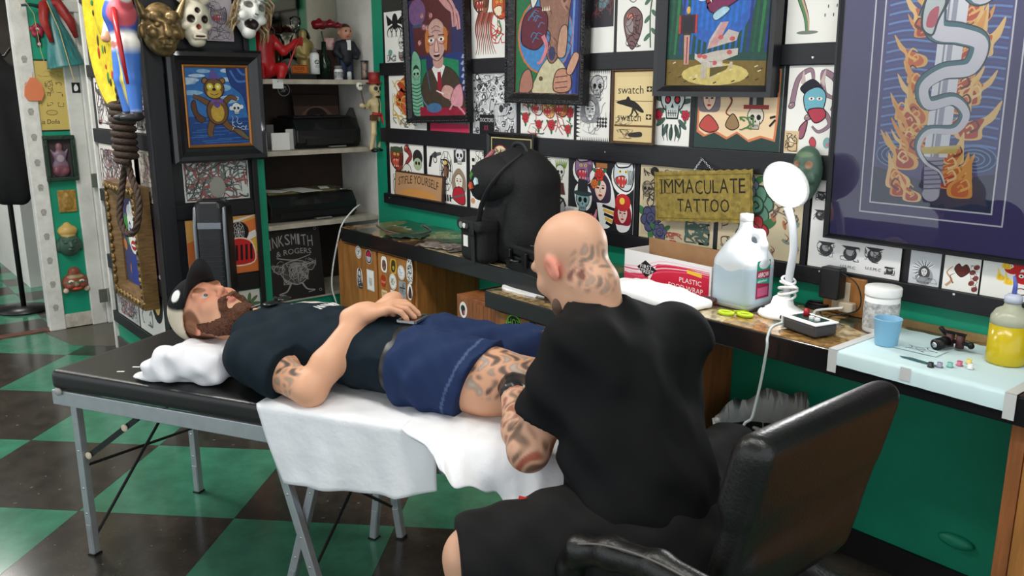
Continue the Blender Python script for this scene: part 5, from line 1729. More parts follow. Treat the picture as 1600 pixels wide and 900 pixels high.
# --- skull mask with three little skulls
f = Field((-.09, -.12, -.01), (.09, .15, .09), .0035)
f.ell((0, .02, 0), (.072, .078, .07)).ell((0, -.05, .02), (.05, .045, .05)).ell((0, -.088, .03), (.036, .022, .035))
for s in (-1, 1):
 f.ell((s * .046, -.022, .035), (.022, .016, .02)).ell((s * .03, .008, .07), (.017, .016, .02), k=.006, cut=True)
 f.ell((s * .05, .1, .02), (.026, .026, .024), k=.004)
f.ell((0, .045, .07), (.012, .014, .014), k=.005, cut=True).ell((0, -.025, .068), (.008, .014, .012), k=.004, cut=True).ell((0, .112, .03), (.03, .03, .026), k=.004)
f.box((0, -.066, .068), (.03, .012, .01), k=.004).box((0, -.066, .08), (.022, .004, .006), k=.002, cut=True)
f.plane((0, 0, -.004), (0, 0, -1))
sp = [((s * .03, .008, .058), .018, (40, 24, 20)) for s in (-1, 1)] + [((0, .045, .062), .013, (40, 24, 20)), ((0, -.025, .06), .012, (120, 40, 30)), ((0, -.066, .074), (.024, .005, .02), (60, 30, 26))]
sp += [((x + s * .009, y, z), .007, (40, 24, 20)) for x, y, z in ((-.05, .1, .04), (0, .112, .052), (.05, .1, .04)) for s in (-1, 1)]
o = f.build('skull_mask', GLAZE, ink=lambda V: paint(V, (222, 212, 190), *sp))
tag(o, 'cream skull mask with three small skulls on its brow above the bear painting', 'mask')
put_at(o, LM(at_x(302, 34, XL + .045)))

# --- white laughing clown mask
f = Field((-.1, -.13, -.01), (.1, .13, .09), .0035)
f.ell((0, .01, 0), (.07, .105, .07)).ell((0, -.085, .03), (.032, .03, .04)).cap((0, .03, .066), (0, -.005, .088), .01, .014, k=.012)
for s in (-1, 1):
 f.ell((s * .03, .03, .06), (.02, .012, .012), k=.006, cut=True).ell((s * .042, -.02, .05), (.024, .022, .022)).cap((s * .012, .052, .07), (s * .05, .062, .055), .006, .005)
f.ell((0, -.05, .07), (.03, .024, .024), k=.006, cut=True)
f.plane((0, 0, -.004), (0, 0, -1))
sp = [((s * .03, .032, .052), (.022, .016, .02), (120, 116, 110)) for s in (-1, 1)] + [((0, -.05, .05), (.034, .026, .03), (36, 22, 22)), ((-.008, -.036, .062), (.008, .008, .01), (232, 226, 210)), ((0, -.008, .098), (.012, .006, .012), (90, 88, 84))] + [((s * .03, .058, .062), (.024, .005, .02), (130, 126, 120)) for s in (-1, 1)]
t = thing('clown_mask', 'white laughing clown mask with thin blond hair at the alcove edge', 'mask')
f.build('face', GLAZE, t, ink=lambda V: paint(V, (230, 228, 222), *sp))
HAIR = mat('blond_hair', (176, 150, 112), .7, noise=(50, .3))
rh = random.Random(5)
for s in (-1, 1):
 h = MB()
 for k in range(26):
  y = .09 - .006 * k
  a0 = Vector((s * (.06 + .008 * math.sin(k)), y, .02 + rh.uniform(-.02, .02)))
  h.tube([a0, a0 + Vector((s * .02, -.02, rh.uniform(-.01, .02))), a0 + Vector((s * rh.uniform(.015, .035), -.06 - rh.uniform(0, .03), rh.uniform(-.01, .02)))], [.005, .0045, .001], 5)
 ho = h.build('hair_tuft', HAIR, t, smooth=True)
 ho['kind'] = 'stuff'
put_at(t, LM(at_x(389, 22, XL + .05), -14))

# --- sombrero and mariachi figure on the jut
sm = thing('sombrero', 'large yellow painted sombrero hanging on the rack beside the doorway', 'hat')
H_YEL = mat('yellow_straw_paint', (226, 196, 24), .5, noise=(26, 1), c2=(150, 60, 20))
H_YEL2 = mat('yellow_straw_plain', (232, 206, 30), .5, noise=(30, .2))
MB().lathe([(.0, .0), (.30, .0), (.34, .008), (.36, .03), (.365, .035), (.355, .036), (.335, .018), (.30, .010), (.15, .012), (.13, .02), (.10, .05), (.06, .06), (.0, .062)], n=40, sy=1.25).build('brim_and_crown', H_YEL2, sm, smooth=True)
dots = MB()
rr = random.Random(3)
for k in range(46):
 a, q = 2 * math.pi * k / 46, rr.uniform(.19, .29)
 dots.ell((q * math.cos(a), q * 1.25 * math.sin(a), .0125), (rr.uniform(.008, .022), rr.uniform(.012, .03), .003), nu=8, nv=4, mi=k % 3)
do = dots.build('painted_flowers', [mat('flower_red', (176, 50, 30), .5), mat('flower_green', (40, 120, 60), .5), mat('flower_dark', (60, 50, 20), .5)], sm)
do['kind'] = 'stuff'
put_at(sm, BM(at_y(174, 14, YC - .03)))

mf = thing('mariachi_figure', 'painted papier mache mariachi figure in blue trousers hung over the sombrero', 'figure')
f = Field((-.16, -.34, -.07), (.14, .26, .09), .005)
f.chain([(0, .02, 0), (0, .12, .01), (0, .18, .01)], [.05, .065, .05]).ell((0, .24, .01), (.035, .04, .035))
f.chain([(-.05, .16, 0), (-.12, .08, .02), (-.09, .03, .05)], [.032, .026, .02]).chain([(.05, .16, 0), (.11, .22, .02), (.12, .24, .03)], [.03, .024, .02])
f.chain([(-.02, 0, 0), (-.01, -.14, .02), (.0, -.27, .01)], [.05, .036, .026]).chain([(.03, 0, 0), (.05, -.14, .0), (.06, -.27, .0)], [.05, .034, .024])
f.ell((.0, -.295, .03), (.022, .018, .05)).ell((.065, -.295, .02), (.022, .018, .05))
sp = [((0, -.15, 0), (.2, .14, .2), (60, 110, 190), 4), ((.035, -.15, .03), (.014, .13, .1), (214, 200, 90), 6), ((-.04, -.1, .03), (.012, .12, .1), (96, 170, 150), 4), ((0, .11, 0), (.09, .07, .2), (50, 84, 170), 4), ((-.07, .11, .03), (.02, .06, .1), (214, 210, 150), 4), ((.06, .13, .02), (.035, .06, .1), (206, 90, 100), 4), ((.03, -.30, .02), (.2, .03, .2), (34, 32, 36), 8), ((-.09, .03, .05), .03, (206, 150, 120), 8), ((0, .0, .02), (.06, .014, .1), (190, 120, 110), 6), ((0, .25, 0), .06, (226, 220, 206), 6)]
o = f.build('body', GLAZE, mf, ink=lambda V: paint(V, (236, 232, 224), *sp))
MB().tube([(.06, .14, .05), (.10, .0, .05), (.12, -.16, .04)], [.010, .011, .006], 8).build('red_sash', mat('glossy_red', (176, 36, 40), .3), mf, smooth=True)
put_at(mf, BM(at_y(196, 70, YC - .13)))

# --- noose
ROPE = mat('brown_rope', (74, 54, 42), .75, noise=(60, .4), stretch=(1, 1, 3), bump=(90, .6))


def twist(path, r, n=3, turns=60):
 """laid rope: strands wound round a path"""
 P = smooth_path(path, 14)
 m = MB()
 T = [(P[min(i + 1, len(P) - 1)] - P[max(i - 1, 0)]).normalized() for i in range(len(P))]
 nrm = T[0].orthogonal().normalized()
 fr, L = [], 0
 for i in range(len(P)):
  nrm = (nrm - T[i] * nrm.dot(T[i])).normalized()
  L += (P[i] - P[i - 1]).length if i else 0
  fr.append((nrm.copy(), T[i].cross(nrm), L))
 for s in range(n):
  m.tube([P[i] + (fr[i][0] * math.cos(fr[i][2] * turns + 2 * math.pi * s / n) + fr[i][1] * math.sin(fr[i][2] * turns + 2 * math.pi * s / n)) * r * .5 for i in range(len(P))], r * .58, 6)
 return m


ns = thing('noose', 'thick brown rope noose with many coils hanging beside the gold frame', 'rope')
nc = at_y(193, 205, YC - .10)
cyl = []
for k in range(9 * 10 + 1):
 a = 2 * math.pi * k / 10
 cyl.append(nc + Vector((.042 * math.cos(a), .042 * math.sin(a), .135 - .27 * k / 90)))
mm = MB(); mm.tube(cyl, .0155, 7); mm.build('coils', ROPE, ns, smooth=True)
twist([nc + Vector((0, 0, .12)), nc + Vector((0, 0, .25)), nc + Vector((.0, .06, .42))], .014).build('hanging_end', ROPE, ns, smooth=True)
c0 = nc + Vector((0, 0, -.12))
twist([c0, c0 + Vector((-.03, -.02, -.12)), c0 + Vector((-.015, -.05, -.26)), c0 + Vector((.07, -.05, -.33)), c0 + Vector((.15, -.03, -.30)), c0 + Vector((.13, -.0, -.18)), c0 + Vector((.05, .0, -.08)), c0 + Vector((.01, 0, 0))], .015).build('loop', ROPE, ns, smooth=True)

# --- gold frame with a clown portrait
GY = YC - .095
q = [at_y(159, 278, GY), at_y(182, 455, GY), at_y(228.6, 491, GY), at_y(206, 296, GY)]
gx0, gx1 = (q[0].x + q[1].x) / 2, (q[2].x + q[3].x) / 2
gz0, gz1 = (q[1].z + q[2].z) / 2, (q[0].z + q[3].z) / 2
A = Art(1.25, (60, 64, 110), 45)
for k in range(16):
 A.ell(A.r.uniform(.02, .98), A.r.uniform(.1, 1.2), .09, .07, [(60, 130, 70), (84, 60, 130), (190, 120, 60), (60, 90, 160)][k % 4], A.r.uniform(0, 180))
A.blob([(.3, 0), (.32, .4), (.68, .4), (.72, 0)], (44, 60, 140)).ell(.5, .78, .24, .32, (236, 234, 230)).ell(.5, 1.04, .2, .12, (226, 226, 220))
for s in (-1, 1):
 A.ell(.5 + s * .1, .84, .06, .07, (50, 60, 120)).ell(.5 + s * .1, .84, .025, .03, (240, 240, 236)).ell(.5 + s * .27, .85, .09, .16, (60, 140, 60))
A.ell(.5, .74, .05, .05, (196, 40, 40)).ell(.5, .58, .13, .07, (180, 30, 40)).line([(.4, .58), (.6, .58)], .03, (240, 240, 236)).ell(.5, 1.12, .05, .08, (250, 250, 250))
GOLD = mat('carved_gold', (150, 118, 66), .38, metal=.55, noise=(24, .5), bump=(40, .6))
GOLD2 = mat('gold_side', (132, 100, 58), .5, metal=.25, noise=(18, .3), stretch=(1, 1, 6))
Mg = frame_M((gx0, YC - .026, gz0), WALLX, WALLZ)
wG, hG = gx1 - gx0, gz1 - gz0
ob = picture('gold_framed_portrait', 'clown portrait in a deep carved gold frame on the rack beside the doorway', Mg, wG, hG, .075, .069, GOLD2, A, prof=[(0, 0), (0, .069), (.02, .069), (.05, .05), (.075, .03), (.075, 0)])
n = 0
for e in range(4):
 L = (wG, hG, wG, hG)[e]
 m_ = int(L / .026)
 for k in range(m_):
  t_ = (k + .5) * L / m_
  c = [(t_, .026), (wG - .026, t_), (t_, hG - .026), (.026, t_)][e]
  bm_ = MB()
  rot = Matrix.Rotation(R(40 if k % 2 else -40) + (R(90) if e % 2 else 0), 3, 'Z')
  M3 = Mg.to_3x3() @ rot
  bm_.ell(Mg @ Vector((c[0], c[1], .066)), (.020, .009, .010), M3, nu=8, nv=5)
  bm_.build('carved_leaf', GOLD, ob, smooth=True)

# --- pilaster decorations
PX = XD + .0125


def pil(u, v, off=0):
 return at_x(u, v, PX + off)


# skeleton lady doll
ld = thing('skeleton_doll', 'skeleton lady doll in teal skirt and red shawl on the green pilaster', 'doll')
MB().lathe([(.105, -.20), (.100, -.19), (.06, -.02), (.034, .06), (.03, .10), (.045, .14), (.02, .18)], n=28, sx=1, sy=.7, M=Matrix.Rotation(R(-90), 3, 'X')).build('dress', mat('teal_dress', (24, 92, 92), .35, noise=(6, .7), c2=(90, 160, 160), stretch=(9, .4, 9)), ld, smooth=True)
f = Field((-.07, .15, -.06), (.07, .32, .07), .0035)
f.ell((0, .25, .01), (.046, .05, .045)).ell((0, .205, .02), (.03, .024, .03)).cap((0, .15, 0), (0, .19, 0), .015)
for s in (-1, 1):
 f.ell((s * .018, .25, .05), (.012, .013, .014), k=.004, cut=True)
sp = [((s * .018, .25, .045), .014, (40, 34, 34)) for s in (-1, 1)] + [((0, .228, .05), .007, (60, 40, 40)), ((0, .202, .045), (.02, .004, .02), (50, 34, 34))]
f.build('skull_head', GLAZE, ld, ink=lambda V: paint(V, (232, 226, 204), *sp))
RED = mat('red_shawl', (176, 44, 40), .5, noise=(20, .3))
MB().tube([(-.05, -.06, .05), (-.06, .06, .05), (-.035, .14, .03), (0, .16, -.02), (.04, .14, .03), (.075, .04, .05), (.085, -.05, .04)], [.012, .024, .028, .024, .028, .026, .012], 10).build('shawl', RED, ld, smooth=True)
h = MB().tube([(-.04, .13, .02), (-.10, .15, .03), (-.15, .15, .04)], [.012, .009, .006], 8)
h.build('arm', mat('dark_teal', (20, 60, 60), .4), ld, smooth=True)
for k in range(5):
 a = R(110 + 32 * k)
 MB().tube([(-.15, .15, .04), (-.15 + .03 * math.cos(a), .15 + .03 * math.sin(a), .045)], [.004, .0015], 5).build('finger', mat('bone', (224, 214, 196), .5), ld)
MB().tube([(-.13, .18, .05), (-.10, .1, .05), (-.115, -.1, .03), (-.11, -.2, .02)], .0015, 5).build('cord', mat('tan_cord', (200, 170, 110), .6), ld)
MB().tube([(-.02, .16, .06), (-.0, .0, .075), (.0, -.29, .085)], .0025, 5).build('staff', mat('tan_cord', (200, 170, 110), .6), ld)
put_at(ld, LM(pil(88, 48, .06), 9))
# small red flower magnet
f = Field((-.05, -.08, -.005), (.05, .06, .02), .003)
for k in range(5):
 f.ell((.024 * math.cos(R(72 * k + 90)), .024 * math.sin(R(72 * k + 90)) + .015, .006), (.017, .017, .009))
f.box((.0, -.035, .008), (.012, .035, .008))
o = f.build('flower_ornament', GLAZE, ink=lambda V: paint(V, (150, 36, 60), ((0, -.035, .01), (.016, .036, .03), (34, 28, 30)), ((0, .02, .02), .012, (226, 200, 200)), ((.002, -.06, .02), .01, (226, 190, 190))))
tag(o, 'dark red flower ornament under the skeleton doll', 'ornament'); put_at(o, LM(pil(58, 52, .006)))
# yellow writing board
pa, pb = pil(55, 203), pil(105, 203)
wB = .19
A = Art(2.05, (198, 172, 96), 46)
A.ell(.5, 1.35, .12, .12, (120, 100, 60)).ell(.5, 1.35, .11, .11, (204, 178, 104)).scribble(.4, 1.1, .6, 1.5, 6, (50, 44, 40), .014, .08).ring(.5, .52, .16, .08, .014, (70, 60, 40), (190, 164, 90))
for k in range(9):
 A.scribble(.1 + .3 * (k % 3), .7 + .3 * (k // 3), .25 + .3 * (k % 3), .82 + .3 * (k // 3), 3, (50, 42, 36), .016, .07)
A.text('Kia Doña', .08, .18, .6, .14, (44, 36, 32), .1).scribble(.2, 1.6, .9, 1.75, 5, (110, 90, 60), .01, .1)
M = LM((XD + .0175, pil(48, 140).y - .0, pil(80, 203).z))
o = thing('yellow_card', 'yellow rounded card with scribbled writing on the green pilaster', 'card')
MB().box(-.008, wB + .008, -.008, .398, -.004, -.002).build('backing', BLACK_RAIL, o)
A.build(o, wB, Matrix.Translation((0, 0, -.0019)), 'card_face')
put_at(o, M)
# orange pick
o = thing('orange_pick', 'orange translucent pick-shaped ornament on the white casing', 'ornament')
pts = [(0, -.06), (.035, -.058), (.052, -.02), (.045, .03), (.015, .07), (-.012, .07), (-.045, .02), (-.052, -.03), (-.035, -.058)]
MB().prism(pts, lambda a, b: (a, b, .004), lambda a, b: (a, b, -.004)).build('body', mat('orange_plastic', (240, 140, 96), .3, trans=.3), o, bevel=.002)
MB().tube([(0, .07, 0), (.004, .1, .0)], .002, 5).build('string', mat('tan_cord', (200, 170, 110), .6), o)
put_at(o, LM(at_x(53, 141, XD + .036)))
# small sticker
A = Art(1.3, (24, 24, 26), 47); A.blob([(.3, .25), (.25, .7), (.5, 1.1), (.75, .7), (.65, .3)], (226, 224, 220))
page('small_sticker', 'small black sticker with a white shape on the casing', 'sticker', LM(at_x(113, 145, XD + .0295) + Vector((.0012, 0, 0))), .045, .058, A, th=.001)
page('small_print', 'pale print pinned above the door casing', 'print', LM(at_x(101, 12, XD + .0125) + Vector((.0, 0, 0))), .2, .14, (lambda A: A.scribble(.1, .05, .9, .6, 16, (160, 130, 120), .02, .1))(Art(.7, (230, 226, 216), 48)), th=.001)
# green framed relief
o = thing('relief_box', 'dark green framed shadow box with a purple relief figure', 'ornament')
GF = mat('dark_green_frame', (38, 62, 48), .5, noise=(40, .4), bump=(50, .5))
w2, h2 = .17, .265
for c, s_ in (((0, h2 / 2 - .012, .02), (w2 / 2, .012, .02)), ((0, -h2 / 2 + .012, .02), (w2 / 2, .012, .02)), ((-w2 / 2 + .012, 0, .02), (.012, h2 / 2 - .024, .02)), ((w2 / 2 - .012, 0, .02), (.012, h2 / 2 - .024, .02))):
 MB().obox(c, (s_[0], 0, 0), (0, s_[1], 0), (0, 0, s_[2])).build('frame_side', GF, o, bevel=.004)
MB().obox((0, 0, .004), (w2 / 2 - .02, 0, 0), (0, h2 / 2 - .02, 0), (0, 0, .003)).build('backing', mat('dark_plum', (56, 44, 48), .6), o)
f = Field((-.06, -.12, 0), (.06, .12, .04), .004)
f.ell((0, -.05, .012), (.045, .05, .016)).ell((0, .01, .012), (.035, .04, .018)).ell((0, .065, .012), (.02, .026, .016)).ell((0, -.09, .01), (.04, .02, .014))
for s in (-1, 1):
 f.cap((s * .03, .02, .012), (s * .045, .05, .012), .01, .005).ell((s * .025, -.075, .016), (.02, .02, .016))
f.build('relief', GLAZE, o, ink=lambda V: paint(V, (122, 96, 116), ((0, -.07, .02), (.05, .03, .05), (120, 70, 80)), ((0, .07, .02), .03, (130, 90, 96)), ((0, 0, .03), .02, (170, 150, 160))))
put_at(o, LM(pil(93, 247)))
# gold plaque, buddha, red mask
f = Field((-.06, -.08, -.004), (.06, .08, .03), .003)
f.box((0, 0, .003), (.05, .066, .006), r=.003).ell((0, -.01, .01), (.028, .04, .01)).ell((0, .03, .012), (.012, .015, .01))
o = f.build('gold_plaque', mat('ochre_plaster', (188, 142, 66), .5, noise=(40, .35))); tag(o, 'small ochre relief plaque on the green pilaster', 'plaque'); put_at(o, LM(pil(105, 314)))
f = Field((-.08, -.11, -.005), (.08, .12, .08), .0035)
f.ell((0, -.02, 0), (.062, .075, .06)).ell((0, .06, 0), (.055, .04, .045)).ell((0, .09, .0), (.022, .024, .022)).cap((0, .005, .055), (0, -.025, .068), .006, .01)
for s in (-1, 1):
 f.ell((s * .062, -.03, .005), (.01, .035, .012)).ell((s * .025, -.002, .052), (.016, .006, .008), k=.004).cap((s * .008, .012, .058), (s * .04, .014, .045), .004)
f.ell((0, -.045, .055), (.018, .006, .01), k=.004).plane((0, 0, -.003), (0, 0, -1))
o = f.build('buddha_mask', GLAZE, ink=lambda V: paint(V, (58, 84, 70), ((0, .085, .01), (.075, .06, .08), (196, 160, 90), 14), ((0, -.045, .06), (.02, .006, .02), (70, 90, 76))))
tag(o, 'green buddha head mask with gold hair on the pilaster', 'mask'); put_at(o, LM(pil(107, 376)))
f = Field((-.09, -.09, -.005), (.09, .09, .06), .0035)
f.ell((0, -.01, 0), (.075, .06, .045)).ell((0, .05, 0), (.035, .035, .03)).ell((0, -.02, .042), (.014, .014, .012))
for s in (-1, 1):
 f.ell((s * .03, .0, .035), (.016, .01, .012), k=.004).ell((s * .058, -.055, .015), (.018, .018, .014), k=.003).ell((s * .035, -.03, .034), (.02, .014, .012))
f.ell((0, -.045, .038), (.03, .008, .01), k=.003).plane((0, 0, -.003), (0, 0, -1))
sp = [((s * .03, .002, .045), (.016, .009, .02), (230, 210, 190)) for s in (-1, 1)] + [((s * .03, .002, .05), .006, (30, 24, 24)) for s in (-1, 1)] + [((0, -.045, .045), (.028, .008, .02), (200, 70, 50)), ((-.058, -.055, .02), .016, (210, 180, 160)), ((.058, -.055, .02), .016, (210, 180, 160)), ((0, -.02, .05), .012, (140, 120, 90)), ((0, .03, .03), (.05, .01, .03), (150, 130, 90)), ((0, -.005, .03), (.07, .006, .03), (90, 110, 90))]
o = f.build('red_mask', GLAZE, ink=lambda V: paint(V, (130, 66, 46), *sp)); tag(o, 'small red brown goblin mask low on the green pilaster', 'mask'); put_at(o, LM(pil(117, 438)))

# ================================================================== next room through the doorway
o = thing('white_counter', 'white painted counter with dark worktop in the next room', 'counter', (-7.6, 1.2, 0))
MB().box(-8.2, -6.95, 1.14, 1.61, 0, .86).build('body', WHITE_WALL, o)
MB().box(-8.2, -6.92, 1.11, 1.61, .861, .90).build('worktop', BLACK_GLOSS, o)
MB().box(-6.949, -6.945, 1.22, 1.34, .42, .62).build('vent_panel', mat('grey_vent', (150, 148, 142), .5), o)
o = thing('wood_shelf_unit', 'dark wooden shelf unit at the far end of the next room', 'shelf', (-9.0, .6, 0))
for k in range(4):
 MB().box(-9.09, -8.7, -.4, 1.1, .1 + .55 * k, .13 + .55 * k).build('board', mat('brown_shelf', (110, 78, 50), .6, noise=(6, .3)), o)
for y in (-.4, 1.07):
 MB().box(-9.09, -8.7, y, y + .03, 0, 1.9).build('side', mat('brown_shelf', (110, 78, 50), .6), o)
f = Field((-.3, -.55, -.2), (.3, .6, .2), .012)
f.ell((0, .3, 0), (.17, .13, .1), k=.05).cap((0, .4, -.02), (0, .46, -.04), .07, .05, k=.04).cap((-.16, .34, 0), (.16, .34, 0), .06, k=.05).ell((0, -.05, 0), (.19, .4, .12), k=.05).chain([(-.15, .3, 0), (-.22, -.1, .02), (-.2, -.35, .05)], [.07, .06, .05], .03).chain([(.15, .3, 0), (.22, -.1, .02), (.2, -.35, .05)], [.07, .06, .05], .03)
folds_ = f.grid(); f.D += (.012 * np.sin(folds_[0] * 38 + folds_[1] * 3) * np.sin(folds_[1] * 5 + 1)).astype(np.float32)
o = f.build('black_coat', mat('black_cloth', (20, 19, 21), .85, bump=(14, .4))); tag(o, 'black coat hanging just inside the next room', 'coat')
put_at(o, LM(at_x(8, 210, XD - .5)))
cy = at_x(8, 210, XD - .5).y
o = thing('coat_stand', 'black coat stand carrying the coat in the next room', 'coat stand', (XD - .66, cy, 0))
MB().tube([(XD - .66, cy, .02), (XD - .66, cy, 1.72)], .016, 10).build('pole', BLACK_PL, o, smooth=True)
MB().lathe([(0, 0), (.16, 0), (.165, .012), (.03, .03), (0, .03)], (XD - .66, cy, 0), 24).build('base', BLACK_PL, o, smooth=True)
for k in range(4):
 d = Vector((math.cos(R(90 * k)), math.sin(R(90 * k)), 0))
 c0 = Vector((XD - .66, cy, 1.62))
 MB().tube([c0, c0 + d * .08 + Vector((0, 0, .01)), c0 + d * .12 + Vector((0, 0, .06))], .008, 8).build('hook', BLACK_PL, o, smooth=True)
o = thing('black_stool', 'tall black stool behind the door casing', 'stool', (XD - .55, 1.28, 0))
MB().lathe([(.0, .66), (.16, .66), (.17, .68), (.16, .71), (0, .715)], c=(XD - .55, 1.28, 0), n=24).build('seat', BLACK_PL, o, smooth=True)
for k in range(4):
 a = R(45 + 90 * k)
 MB().bar((XD - .55 + .1 * math.cos(a), 1.28 + .1 * math.sin(a), .66), (XD - .55 + .2 * math.cos(a), 1.28 + .2 * math.sin(a), .0), .028, .028).build('leg', BLACK_PL, o)
# ================================================================== things in the alcove
def al(u, v, z=None, back=.12):
 p = at_x(u, v, XL - back)
 if z is not None:
  p.z = z
 return p


S1, S2, S3 = SHZ


def bottle(name, label, c, prof, mt, parts=(), cat='bottle', n=20, world=True):
 t = thing(name, label, cat, c)
 MB().lathe(prof, c, n).build('body', mt, t, smooth=True)
 for nm, pr, m_ in parts:
  MB().lathe(pr, c, n).build(nm, m_, t, smooth=True)
 return t


# red devil figure
c = al(412, 112, S1, .06)
f = Field((-.11, 0, -.08), (.2, .34, .12), .005)
f.ell((0, .05, 0), (.055, .05, .05)).chain([(0, .06, 0), (0, .16, 0), (0, .21, .01)], [.06, .055, .035]).ell((0, .255, .015), (.042, .048, .042))
for s in (-1, 1):
 f.cap((s * .025, .29, .01), (s * .035, .33, .0), .012, .003).chain([(s * .03, .04, .03), (s * .06, .05, .08), (s * .05, .01, .08)], [.03, .026, .02])
f.chain([(.05, .19, 0), (.09, .13, .04), (.14, .165, .05)], [.024, .02, .016]).chain([(-.05, .19, 0), (-.09, .24, .03), (-.08, .3, .03)], [.024, .02, .018])
f.ell((.155, .175, .05), (.022, .02, .012))
for k in range(4):
 f.cap((.16, .168 + .006 * k, .05), (.19, .16 + .012 * k, .05), .005, .004, k=.003)
t = thing('devil_figure', 'red devil figure with outstretched arm at the edge of the top shelf', 'figure', c)
f.build('body', mat('glossy_red_resin', (176, 26, 30), .32), t)
MB().tube([(.07, .02, .09), (.14, .16, .08), (.17, .2, .075)], .004, 6).build('trident', mat('glossy_red_resin', (176, 26, 30), .32), t)
put_at(t, LM(c))
# white tag hanging on the shelf edge
A = Art(.8, (226, 226, 222), 70); A.ell(.5, .6, .05, .05, K)
page('white_tag', 'white tag taped to the edge of the top shelf', 'tag', LM((XL + .0065, al(408, 120).y, S1 - .045)), .055, .044, A, th=.001)
# gold statuette with crystal knob
c = al(476, 108, S1, .17)
f = Field((-.06, 0, -.05), (.06, .26, .05), .004)
f.chain([(0, .01, 0), (0, .08, 0), (0, .17, 0)], [.045, .034, .04], .015).ell((0, .225, 0), (.02, .025, .02))
for s in (-1, 1):
 f.chain([(s * .035, .18, 0), (s * .045, .12, .02), (s * .015, .11, .035)], [.016, .014, .01])
t = thing('gold_statuette', 'pale gold robed statuette on the top shelf', 'statuette', c)
f.build('body', mat('pale_gold', (170, 148, 92), .4, metal=.3), t); put_at(t, LM(c))
c2 = c + Vector((-.08, 0, 0))
t = bottle('crystal_decanter', 'clear crystal decanter behind the gold statuette', c2, [(.0, 0), (.035, .0), (.035, .2), (.015, .23), (.015, .26), (.03, .28), (.028, .31), (.0, .32)], GLASS, cat='decanter')
# grey helmet ornament
c = al(452, 100, S1 + .03, .2)
f = Field((-.06, -.03, -.06), (.06, .08, .06), .004)
f.ell((0, .03, 0), (.05, .045, .05)).cap((-.03, .02, .035), (.02, .045, .045), .008, .006, k=.004).ell((.045, .01, .02), (.012, .02, .02))
o = f.build('grey_helmet', mat('grey_ceramic', (140, 140, 138), .4, noise=(20, .3))); tag(o, 'small grey helmet ornament behind the orange sign on the top shelf', 'ornament'); put_at(o, LM(c))
# dark box with orange sign, small white figure, spray can
ca, cb_ = al(449, 115, S1, .06), al(500, 113, S1, .06)
o = MB().box(XL - .13, XL - .04, ca.y, cb_.y - .03, S1, S1 + .026).build('black_case', BLACK_GLOSS, bevel=.003); tag(o, 'flat black case lying on the top shelf', 'case')
A = Art(.5, (190, 96, 30), 71); A.line([(.03, .03), (.97, .03), (.97, .47), (.03, .47), (.03, .03)], .04, (60, 30, 16)).text('NOPE', .2, .2, .6, .18, (60, 26, 14)).line([(.2, .1), (.7, .14)], .02, (60, 26, 14))
page('orange_sign', 'little orange lettered sign standing on the black case', 'sign', frame_M((XL - .06, al(447, 104).y, S1 + .0265), (0, 1, 0), (-.1, 0, 1)), .088, .042, A, th=.003)
c = al(440, 113, S1, .03)
t = bottle('white_figurine', 'tiny white bottle-shaped figurine at the front of the top shelf', c, [(0, 0), (.013, 0), (.015, .03), (.011, .045), (.008, .05), (.011, .058), (.008, .068), (0, .07)], WHITE_PL, cat='figurine')
c = al(492, 105, S1 + .0265, .08)
t = bottle('spray_can', 'white spray can with black emblem on the top shelf', c, [(0, 0), (.024, 0), (.024, .095), (.016, .105), (.0, .106)], WHITE_PL, [('cap', [(0, .1065), (.015, .1065), (.014, .125), (0, .126)], mat('grey_cap', (120, 118, 114), .5))])
A = Art(1.4, None, 72); A.ell(.5, .95, .36, .3, K).ell(.5, .95, .26, .2, (226, 226, 224)).scribble(.3, .8, .7, 1.1, 5, K, .05, .12)
for k in range(4):
 A.line([(.2, .2 + .1 * k), (.8, .2 + .1 * k)], .03, (120, 120, 120))
A.build(t, .036, frame_M(c + Vector((.0246, -.018, .025)), (0, 1, 0), WALLZ), 'label_print')
# vase with red flower
c = al(508, 114, S1, .12)
t = thing('flower_bottle', 'dark green bottle holding a glossy red artificial rose', 'flower', c)
MB().lathe([(0, 0), (.03, 0), (.032, .09), (.014, .13), (.012, .19), (0, .19)], c, 18).build('bottle', mat('dark_green_glass', (16, 34, 22), .12), t, smooth=True)
MB().tube([c + Vector((0, 0, .19)), c + Vector((0, -.01, .24))], .004, 6).build('stem', mat('stem_green', (30, 70, 40), .6), t)
for j, (dy, dz, q) in enumerate(((-.03, .27, .04), (.03, .275, .032), (.075, .27, .024))):
 f = Field((-.06,) * 3, (.06,) * 3, .004)
 for k in range(7):
  a = R(51 * k)
  f.ell((.5 * q * math.cos(a), .5 * q * math.sin(a), .2 * q * math.sin(3 * a)), (.55 * q, .55 * q, .4 * q), k=.002)
 f.ell((0, 0, .3 * q), (.4 * q, .4 * q, .5 * q), k=.002)
 o = f.build('rose', mat('glossy_petal', (120, 14, 28), .2), t, relax=0)
 o.location = c + Vector((.02, dy, dz)) - t.location + Vector(t.location)
# dark red box and white cup
o = MB().box(XL - .2, XL - .14, al(500, 100).y, al(528, 100).y, S1, S1 + .15).build('maroon_box', mat('maroon_card', (50, 24, 24), .5), bevel=.002); tag(o, 'tall maroon box standing on the top shelf', 'box')
c = al(513, 68, S1 + .1505, .17)
t = bottle('painted_cup', 'white cup with red painting on top of the maroon box', c, [(0, 0), (.03, 0), (.034, .06), (.03, .06), (.027, .01), (0, .01)], mat('white_red_glaze', (232, 222, 216), .35, noise=(30, 1), c2=(186, 70, 66)), cat='cup')
